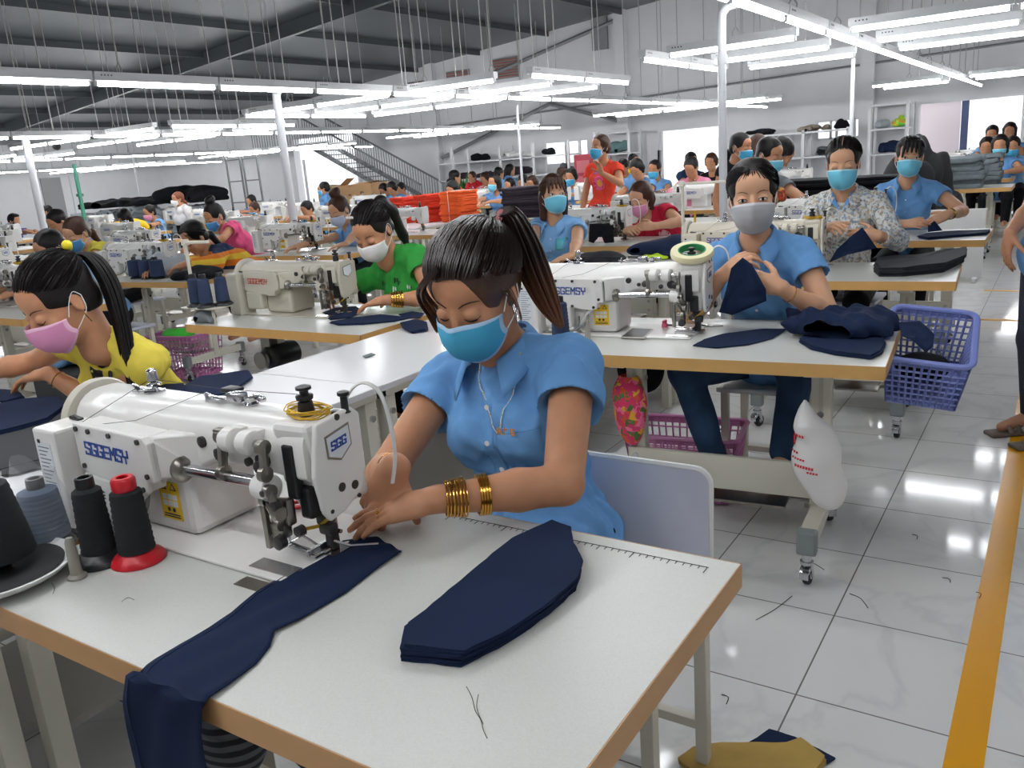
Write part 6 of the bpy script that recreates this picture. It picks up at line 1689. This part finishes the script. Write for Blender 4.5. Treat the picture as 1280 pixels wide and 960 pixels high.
pk = person('woman in pink blouse, high bun and blue mask behind the hooded worker', (-7.15, 6.12), tuple(aty(268, 271, 5.82)), hp=.45, hy=-.05, h=.008, skin=SKIN, style='bun', mask='deep', shirt=cloth('pink_shirt', (226, 92, 138)), pants=BLACKC, hs=1.12, seed=33, **sewing_hands(-7.4, 5.8))
pb_ = person('dark-haired worker in grey-blue half hidden behind the olive vest', (-8.6, 5.3), tuple(aty(72, 278, 5.1)), hp=.55, h=.010, skin=SKIN, style='tied', mask=None, shirt=BLUE, pants=BLACKC, hs=1.1, seed=34, **sewing_hands(-8.9, 5.0))
# ------------------------------------------------------------------ farther stations
FDROP = SMALL+('guide_hose', 'thread_coil', 'take_up_guard', 'thread_post', 'linkage', 'shaft', 'arm_fillet', 'lower_casing', 'badge')
rowsF = [('second', -3.06, (7.75, 9.35, 10.95, 12.6)), ('third', -5.85, (7.25, 8.85, 10.5, 12.1, 13.8)), ('fourth', -8.05, (7.0, 8.6, 10.3, 12.0)),
         ('fifth', -10.6, (5.2, 6.9, 8.6, 10.3, 12.0)), ('sixth', -12.6, (6.3, 9.9, 11.5)), ('seventh', -15.5, (7.8, 9.6, 11.4)), ('first', -1.0, (14.3, 15.9, 17.5))]
for nm, x, ys in rowsF:
    for i, y in enumerate(ys):
        if nm == 'third' and i == 1:     # carries the cloth stacks
            put_table('tan-edged table carrying the dark plum cloth stack', x+.0, y, 0, EDGE_O); continue
        put_table('tan-edged sewing table far back in the %s line of tables' % nm, x, y, 0, EDGE_O, group='far tables of the %s line' % nm)
        put_machine('small white sewing machine far back in the %s line of tables' % nm, (x+NEEDLE.x, y+NEEDLE.y, .781), 0, None, FDROP, 'far machines of the %s line' % nm)
ORED = cloth('orange_red_cloth', (206, 62, 44)); ORO = cloth('orange_cloth', (232, 98, 50))
for i, (px, w, lab) in enumerate(((507, .24, 'leftmost of the three tied stacks of red-orange cloth'), (530, .24, 'middle of the three tied stacks of red-orange cloth'), (558, .36, 'right and widest of the three tied stacks of red-orange cloth'))):
    p = at(px, 277); stack(lab, 'cloth_stack', 'fabric', (p.x+.12, 8.72, .776), (w, .42, .33+.02*i), ORED if i < 2 else ORO, 15, 0, i, jit=.014, wav=.012, tie=WHITEP if i == 2 else None)
p = at(638, 275); stack('dark plum folded cloth stack behind the front worker', 'cloth_stack', 'fabric', (p.x, 8.95, .781), (.62, .45, .36), cloth('plum_cloth', (58, 50, 58)), 12, .1, 6, jit=.03, wav=.02)
# cartons before the stairs
CARD = mat('cardboard', (186, 146, 104), rough=.8, noise=.05)
for i, (px, py, s, y, lab) in enumerate(((428, 262, (.95, .55, .42), 15.2, 'wide brown carton with a raised flap before the stairs'), (449, 263, (.50, .5, .36), 15.1, 'small brown carton between the two larger cartons'), (465, 261, (.62, .55, .44), 15.0, 'brown carton at the right of the carton row'), (478, 258, (.45, .5, .40), 15.6, 'brown carton half hidden behind the carton row'))):
    p = aty(px, py, y); z0 = .78; t = thing('carton', (p.x, y, z0), lab, 'box')
    m = MB(); m.box((0, 0, s[2]/2), s, 0, .004); m.build('box_body', CARD, t)
    m = MB(); a = .55 if i == 0 else .12; m.box((s[0]*.25, -s[1]*.1, s[2]+.03), (s[0]*.5, s[1]*.5, .008), 0, 0, Matrix.Rotation(-a, 3, 'Y')); m.box((-s[0]*.25, 0, s[2]+.012), (s[0]*.48, s[1]*.9, .008), 0, 0, Matrix.Rotation(.08, 3, 'Y')); m.build('flap', CARD, t)
    m = MB(); m.box((0, -s[1]/2-.002, s[2]*.55), (s[0]*.18, .002, s[2]*.12)); m.build('print', mat('carton_print', (120, 90, 64), rough=.8), t)
m = MB(); m.box((0, 0, .765), (2.6, .9, .03)); m.box((-1.1, 0, .375), (.06, .7, .75)); m.box((1.1, 0, .375), (.06, .7, .75)); tag(m.build('packing_table', LAM_W, loc=(aty(452, 262, 15.2).x, 15.3, 0)), 'low packing table under the brown cartons', 'table')
# yellow, grey and black heaps at the far left
YC = cloth('bright_yellow_cloth', (240, 196, 36)); put_table('tan-edged table under the bright yellow cloth heap', -12.9, 8.35)
heap('bright yellow cloth heap on a far left table', 'cloth_heap', 'fabric', (-12.9, 8.3, .781), (1.25, .55, .34), YC, 51, .022, 14, amp=.016, freq=16)
heap('small bright yellow cloth heap beyond the woman in pink', 'cloth_heap', 'fabric', (aty(255, 280, 8.7).x, 8.75, .781), (.7, .4, .22), YC, 52, .022, 12, amp=.014, freq=16)
GP = cloth('pale_grey_cloth', (150, 156, 160))
for i, px in enumerate((102, 134, 166, 198, 230)):
    p = aty(px, 272, 12.4); stack(('leftmost tall stack of grey trousers along the left wall', 'second tall stack of grey trousers from the left', 'middle tall stack of grey trousers', 'fourth tall stack of grey trousers, under the black heap', 'rightmost tall stack of grey trousers')[i], 'cloth_stack', 'fabric', (p.x, 12.6+.1*(i % 2), .0), (.56, .8, .98+.05*(i % 3)), GP, 16, 0, 60+i, jit=.05, wav=.05)
for i, (px, s, lab) in enumerate(((150, (2.9, .9, .26), 'long black cloth heap on top of the left grey stacks'), (228, (2.0, .9, .50), 'high black cloth heap on top of the right grey stacks'))):
    p = aty(px, 250, 12.5); heap(lab, 'cloth_heap', 'fabric', (p.x, 12.7, 1.09), s, BLACKC, 70+i, .035, 16, amp=.02, freq=14)
# shelves along the far wall
SHW = mat('shelf_paint', (226, 226, 228), rough=.4)
def shelf(label, xa, xb, zs, y=23.35, d=.8, dz=.04, posts=3, top=None):
    t = thing('storage_shelf', ((xa+xb)/2, y, 0), label, 'shelf'); w = xb-xa
    for z in zs: m = MB(); m.box((0, 0, z-dz/2), (w, d, dz), 0, .004); m.build('shelf_board', SHW, t)
    for i in range(posts):
        for s in (-1, 1): m = MB(); m.box((-w/2+w*i/(posts-1), s*(d/2-.03), (top or zs[-1])/2), (.07, .06, top or zs[-1])); m.build('post', SHW, t)
    return t
shelf('long white shelf along the far wall right of the bright doorway', -8.05, -4.75, (.35, 1.0, 1.62), posts=4, top=1.66)
shelf('tall white shelf unit between the column and the right doorway', -4.25, -3.40, (.35, .95, 1.55, 2.12), posts=2, top=2.16)
shelf('long white shelf along the far wall left of the bright doorway', -17.7, -12.75, (.35, 1.0, 1.55), posts=5, top=1.95)
shelf('tall white shelf unit left of the bright doorway', -11.75, -10.75, (.35, .95, 1.45, 2.05), posts=2, top=2.1)
def goods(rows):
    for i, (lab, x, z, s, c) in enumerate(rows): heap(lab, 'cloth_heap', 'fabric', (x, 23.3, z+.012), (s[0]*.9, s[1]*.8, s[2]*.85), c, 80+i, max(.02, s[2]*.12), 10, amp=.012, freq=22)
PLUM, NAV2 = MATS['plum_cloth'], NAVY
TANG = cloth('tan_grey_cloth', (150, 140, 126)); TEALG = cloth('teal_grey_cloth', (110, 140, 140)); PINKC = cloth('dusty_pink_cloth', (196, 158, 166))
goods((('black cloth heap on top of the long right-hand shelf', -7.1, 1.62, (.95, .5, .26), BLACKC), ('tan-grey bundle on top of the long right-hand shelf', -5.6, 1.62, (1.1, .5, .26), TANG), ('dark bundle at the right end on top of the long shelf', -4.95, 1.62, (.45, .5, .40), BLACKC),
       ('brownish bundles along the middle board of the right-hand shelf', -6.9, 1.0, (1.7, .55, .45), TANG), ('grey goods at the right of the middle board', -5.3, 1.0, (.9, .5, .42), GREYC),
       ('grey plastic sacks on the tall shelf by the right doorway', -4.05, 1.55, (.45, .5, .40), mat('grey_film', (176, 184, 190))), ('lime green and orange net bundle on the tall shelf by the right doorway', -3.62, 1.55, (.42, .5, .46), pattern_mat('lime_mix', (190, 220, 60), ((190, 226, 60), (120, 200, 60), (230, 150, 60), (80, 170, 170)), 9, .5)), ('navy cloth mound filling the lower board of the tall right shelf', -3.82, .95, (.80, .5, .48), NAV2),
       ('black bag on the left end of the left-hand shelf', -16.2, 1.55, (.85, .5, .34), BLACKC), ('white roll of wadding on the left-hand shelf', -14.7, 1.55, (1.4, .5, .30), cloth('white_cloth', (222, 222, 220))), ('small black bundle on the left-hand shelf', -13.6, 1.55, (.6, .45, .34), BLACKC),
       ('dark goods on the lower board of the left-hand shelf', -15.4, 1.0, (2.6, .5, .42), PLUM), ('grey and dark goods at the right of the left-hand shelf', -13.1, 1.0, (.9, .5, .40), GREYC), ('plum bags at the far left of the shelf', -17.0, 1.0, (.9, .5, .40), PLUM),
       ('teal-grey plastic bundles on top of the tall left shelf', -11.25, 1.45, (.92, .55, .56), TEALG), ('dusty pink cloth on the tall left shelf', -11.25, .95, (.92, .55, .42), PINKC)))
m = MB(); m.box((0, 0, .95), (.62, .5, 1.1), 0, .02); m.box((0, -.255, 1.15), (.42, .02, .35), 1); m.box((0, -.255, .72), (.42, .02, .3), 1); m.box((0, 0, .2), (.62, .5, .4), 0, .01); tag(m.build('red_cabinet', [mat('cabinet_red', (176, 52, 72), rough=.4), mat('cabinet_panel', (206, 110, 120), rough=.4)], loc=(-12.2, 23.1, 0)), 'dark red cabinet standing by the tall left shelf', 'cabinet')
# staircase at the far left corner
SG = mat('stair_grey', (112, 114, 116), rough=.5)
t = thing('staircase', (-19.6, 22.4, 0), 'grey steel staircase with railings in the far corner', 'staircase'); t['kind'] = 'structure'
x0, x1, z1 = 2.0, -3.0, 2.5
for s in (-.55, .55):
    m = MB(); m.prism([(x0, s, 0), (x0+.32, s, 0), (x1+.32, s, z1), (x1, s, z1)], (0, .05, 0)); m.build('stringer', SG, t)
for i in range(15): m = MB(); u = (i+.5)/15; m.box((x0+(x1-x0)*u+.1, 0, z1*u+.06), (.30, 1.1, .03)); m.build('step', SG, t)
for s in (-.58, .58):
    m = MB(); m.tube([(x0, s, .95), (x1, s, z1+.95)], .035, 0, 8)
    for i in range(46): u = i/45; x = x0+(x1-x0)*u; z = z1*u; m.tube([(x, s, z+.02), (x, s, z+.95)], .013, 0, 5)
    m.build('railing', SG, t)
m = MB(); m.box((x1-1.3, 0, z1), (2.6, 1.6, .10)); m.build('landing', SG, t)
m = MB(); m.tube([(x1, -.75, z1+.95), (x1-2.6, -.75, z1+.95)], .035, 0, 8)
for i in range(20): m.tube([(x1-.13*i, -.75, z1), (x1-.13*i, -.75, z1+.95)], .013, 0, 5)
m.build('landing_railing', SG, t)
# panels on the left wall, tall frames by the bright opening
for i, (y, w, h_) in enumerate(((15.2, 2.4, 2.1), (18.9, .8, 2.2))): m = MB(); m.box((XL+.03, y, h_/2), (.06, w, h_)); struct(m.build('door_%d' % (5+i), PANEL))
for i, px in enumerate((297, 318)):
    p = aty(px, 240, 19.5); t = thing('tall_rack', (p.x, 19.5, 0), ('dark thin tall rack in front of the bright opening', 'dark thin tall rack at the right of the bright opening')[i], 'rack')
    for s in (-.35, .35): m = MB(); m.box((s, 0, 1.15), (.05, .05, 2.3)); m.build('upright', SG, t)
    for z in (.8, 1.5, 2.2): m = MB(); m.box((0, 0, z), (.7, .04, .04)); m.build('rail', SG, t)
# bright red and green trimmings near the shelves: a small potted plant
t = thing('potted_plant', (aty(581, 235, 16.6).x, 16.6, 0), 'potted green plant among the workers before the shelves', 'plant')
m = MB(); m.lathe([(.16, 0), (.2, .4), (.22, .78), (.19, .78)], (0, 0, 0), (0, 0, 1), 0, 16); m.build('pot', mat('pot_white', (220, 218, 214)), t)
m = MB(); rs = random.Random(9)
for i in range(50):
    a, b, l = rs.random()*6.28, .5+.9*rs.random(), .3+.3*rs.random(); q = V((0, 0, .78)); d = V((math.cos(a)*math.cos(b), math.sin(a)*math.cos(b), math.sin(b)))*l; sd = d.cross(V((0, 0, 1))).normalized()*.03
    m.add([q, q+d*.5+sd, q+d, q+d*.5-sd], [(0, 1, 2, 3)])
m.build('leaves', mat('leaf_green', (70, 120, 60), rough=.6), t)

# ------------------------------------------------------------------ farther workers
PINKS = cloth('pink_stripe_base', (236, 150, 180))
def far(label, px, py, y, shirt=BLUE, mask='cyan', style='tied', stand=False, hp=.35, hy=0, rz=0, hair=None, pants=BLACKC, sleeve='short', lean=None, h=.012, seed=0, hands=None, **kw):
    hd_ = aty(px, py, y); f_ = V((math.sin(rz), -math.cos(rz), 0)); r_ = V((math.cos(rz), math.sin(rz), 0))
    ln = lean if lean is not None else (.02 if stand else .16)
    pel = (hd_.x-f_.x*ln, hd_.y-f_.y*ln)
    if hands is None and not stand:
        c = V((hd_.x, hd_.y, .87)); hands = dict(handL=(tuple(c+f_*.33+r_*.10), tuple(f_*.8-r_*.5+V((0, 0, -.2))), (0, 0, 1), .35), handR=(tuple(c+f_*.33-r_*.10), tuple(f_*.8+r_*.5+V((0, 0, -.2))), (0, 0, 1), .35))
    return person(label, pel, tuple(hd_), rz=rz, stand=stand, hp=hp, hy=hy, h=h, shirt=shirt, mask=mask, style=style, hair=hair, pants=pants, sleeve=sleeve, seed=seed, hs=kw.pop('hs', 1.10), fold=kw.pop('fold', .004), collar=shirt in (BLUE, BLUE_P), **(hands or {}), **kw)
ORS = cloth('orange_red_shirt', (226, 72, 52))
st = far('woman standing in orange-red T-shirt, hand raised to her blue mask', 750, 184, 8.6, ORS, 'blue', 'short', True, .05, -.35, hair=HAIR_B, h=.0075, seed=41, hands=dict(handL=(tuple(aty(752, 216, 8.36)), (-.25, -.15, .95), (.3, .95, .1), .5, .6), handR=(tuple(aty(727, 268, 8.5)), (0, -.2, -1), (-1, 0, 0), .3, .5)), poleL=(1, -.2, -1))
front_disc(st, .0, -.235, .072, mat('print_pink', (232, 96, 150), rough=.8), 'print'); front_disc(st, .012, -.235, .034, mat('print_gold', (240, 170, 60), rough=.8), 'print', .007)
front_patch(st, -.075, .075, -.115, -.140, mat('print_violet', (170, 96, 170), rough=.8), 'print')
far('woman in black sleeveless top standing turned to the right, blue mask', 926, 184, 8.3, BLACKC, 'blue', 'low', True, .25, .3, rz=1.0, h=.009, seed=42, sleeve='cap')
far('woman in white T-shirt bending over a table, dark curly hair', 976, 192, 7.6, cloth('white_shirt', (226, 222, 222)), None, 'long', True, .9, .0, rz=2.3, lean=-.0+.38, h=.009, seed=43, hands=dict(handL=(tuple(aty(1010, 250, 8.2)), (.2, 1, -.3), (0, 0, 1), .3), handR=(tuple(aty(985, 262, 8.0)), (0, 1, -.3), (0, 0, 1), .3)))
far('dark-haired woman turned right behind the grey-masked worker', 962, 194, 6.9, cloth('grey_shirt', (120, 124, 130)), 'cyan', 'low', False, .35, .5, rz=.7, h=.009, seed=44)
far('woman with red-brown hair beside the woman in white', 948, 184, 9.4, cloth('white_shirt', (226, 222, 222)), None, 'bob', True, .3, 0, rz=2.9, hair=HAIR_B, h=.012, seed=45)
far('woman in blue shirt and blue mask before the tall left shelf', 818, 212, 11.6, BLUE, 'blue', 'low', hp=.2, seed=46)
ps = far('woman in pink and white striped top looking down', 864, 210, 10.6, PINKS, None, 'tied', hp=.6, seed=47, sleeve='long')
WS = mat('stripe_white', (240, 232, 236), rough=.8); stripes(ps, [(.80, .83, WS), (.88, .91, WS), (.96, .99, WS)])
far('woman in dark navy top with blue mask in front of the bright doorway', 864, 201, 13.5, HOOD, 'blue', 'low', hp=.3, rz=.9, seed=48)
far('brown-haired worker in dark top next to the white post', 889, 203, 12.5, BLACKC, None, 'short', hp=.3, hair=HAIR_B, seed=49)
far('dark-haired worker with head bowed behind the woman in red', 796, 212, 10.2, BLUE, None, 'short', hp=.7, seed=50)
far('woman in yellow top standing near the red cabinet', 792, 201, 15.5, YC, 'cyan', 'low', True, .3, .4, rz=.8, seed=51)
far('worker in light blue beside the woman in yellow top', 779, 209, 13.5, BLUE_P, None, 'tied', hp=.5, seed=52)
far('worker in blue with dark hair seen between the teal badge and standing women', 714, 221, 12.3, BLUE, 'blue', 'short', hp=.3, seed=53)
far('brown-haired worker in blue behind the woman with the teal badge', 703, 219, 13.2, BLUE_P, None, 'tied', hp=.5, rz=2.6, hair=HAIR_B, seed=54)
far('woman in blue shirt with cyan mask above the dark plum stack', 618, 229, 11.4, BLUE, 'cyan', 'bob', hp=.1, hy=-.2, seed=55)
far('worker in blue standing with her back turned, left of the thin post', 624, 217, 15.2, BLUE_P, None, 'low', True, .2, rz=2.8, seed=56)
far('long-haired worker in blue standing by the shelves', 638, 213, 15.8, BLUE, None, 'long', True, .2, rz=2.4, seed=57)
far('small face with pink mask above the dark plum stack', 637, 233, 12.2, BLUE, 'pink', 'tied', hp=.2, seed=58)
far('worker in blue with bowed dark head right of the thin post', 654, 228, 12.8, BLUE_P, None, 'tied', hp=.6, seed=59)
far('worker in blue with blue mask behind the teal badge woman at left', 665, 230, 12.4, BLUE, 'blue', 'bob', hp=.4, hair=HAIR_B, seed=60)
far('worker in orange shirt with her back turned before the shelves', 569, 222, 12.6, cloth('orange_shirt', (214, 116, 60)), None, 'low', True, .2, rz=2.5, seed=61)
far('worker in bright red top beside the potted plant', 590, 222, 15.8, cloth('bright_red', (206, 44, 54)), None, 'tied', True, .2, hair=HAIR_B, seed=62)
far('worker in pale pink top beside the one in bright red', 606, 224, 15.0, cloth('pale_pink', (222, 170, 172)), None, 'short', hp=.5, hair=HAIR_B, seed=63)
far('worker in crimson just behind the orange cloth stacks', 566, 237, 10.4, REDS, None, 'short', hp=.6, seed=64)
far('worker in blue standing turned left with a blue mask, far back', 405, 236, 12.2, BLUE, 'blue', 'low', True, .2, rz=-1.0, seed=65)
far('dark-haired worker in blue bending before the cartons', 490, 236, 12.6, BLUE, None, 'short', hp=.7, seed=66)
far('worker in patterned top right of the cartons', 501, 236, 13.9, cloth('pale_pink', (222, 170, 172)), None, 'tied', hp=.5, seed=67)
far('worker in blue left of the dark-haired one before the cartons', 480, 238, 12.7, BLUE_P, None, 'tied', hp=.7, seed=68)
far('worker in teal-blue with a pink patch by the second white post', 384, 262, 9.6, cloth('teal_blue', (70, 140, 170)), None, 'tied', hp=.5, seed=69)
far('worker with blue mask and brown hair at the right of the white post', 318, 262, 10.6, BLUE_P, 'blue', 'tied', hp=.4, hair=HAIR_B, seed=70)
far('dark-haired worker behind the brown-haired one, far left middle', 314, 252, 12.0, BLUE, None, 'tied', hp=.3, seed=71)
far('woman in yellow T-shirt with ponytail seen from behind at left', 156, 273, 7.2, cloth('sun_yellow', (240, 204, 72)), None, 'low', hp=.4, rz=-1.6, seed=72, h=.010)
far('woman in pale blue with bright pink mask at far left', 187, 266, 9.2, BLUE_P, 'pink', 'tied', hp=.3, seed=73, h=.010)
far('woman standing in white blouse with grey straps and pale mask, far left', 222, 249, 10.0, cloth('white_shirt', (226, 222, 222)), 'white', 'low', True, .1, rz=-.2, hair=hair_mat('hair_auburn', (120, 66, 44)), seed=74, h=.010, sleeve='long')
far('man in purple shirt sitting with his back turned, far left', 18, 276, 8.4, cloth('purple_shirt', (92, 82, 176)), None, 'man', hp=.2, rz=1.9, seed=75, h=.010)
far('man in grey-blue shirt standing far left, face turned left', 59, 264, 11.0, cloth('grey_blue_shirt', (120, 136, 166)), None, 'man', True, .1, rz=-.9, seed=76, h=.010)
for i, (px, py, y, sh, mk, lab) in enumerate(((1240, 168, 15.2, BLUE_P, 'cyan', 'worker with cyan mask at the back left of the group by the right doorway'), (1262, 164, 15.6, BLUE, None, 'worker with long dark hair at the back right of the group by the right doorway'), (1233, 184, 13.4, cloth('olive_vest', (190, 178, 70)), None, 'bowed worker in olive at the left of the group by the right doorway'), (1250, 182, 12.6, BLUE, 'cyan', 'worker with dark hair and cyan mask at the front of the group by the doorway'), (1266, 183, 13.5, BLUE_P, 'blue', 'worker with blue mask at the right of the group by the doorway'))):
    far(lab, px, py, y, sh, mk, 'bob' if i % 2 else 'tied', hp=.3, seed=80+i)
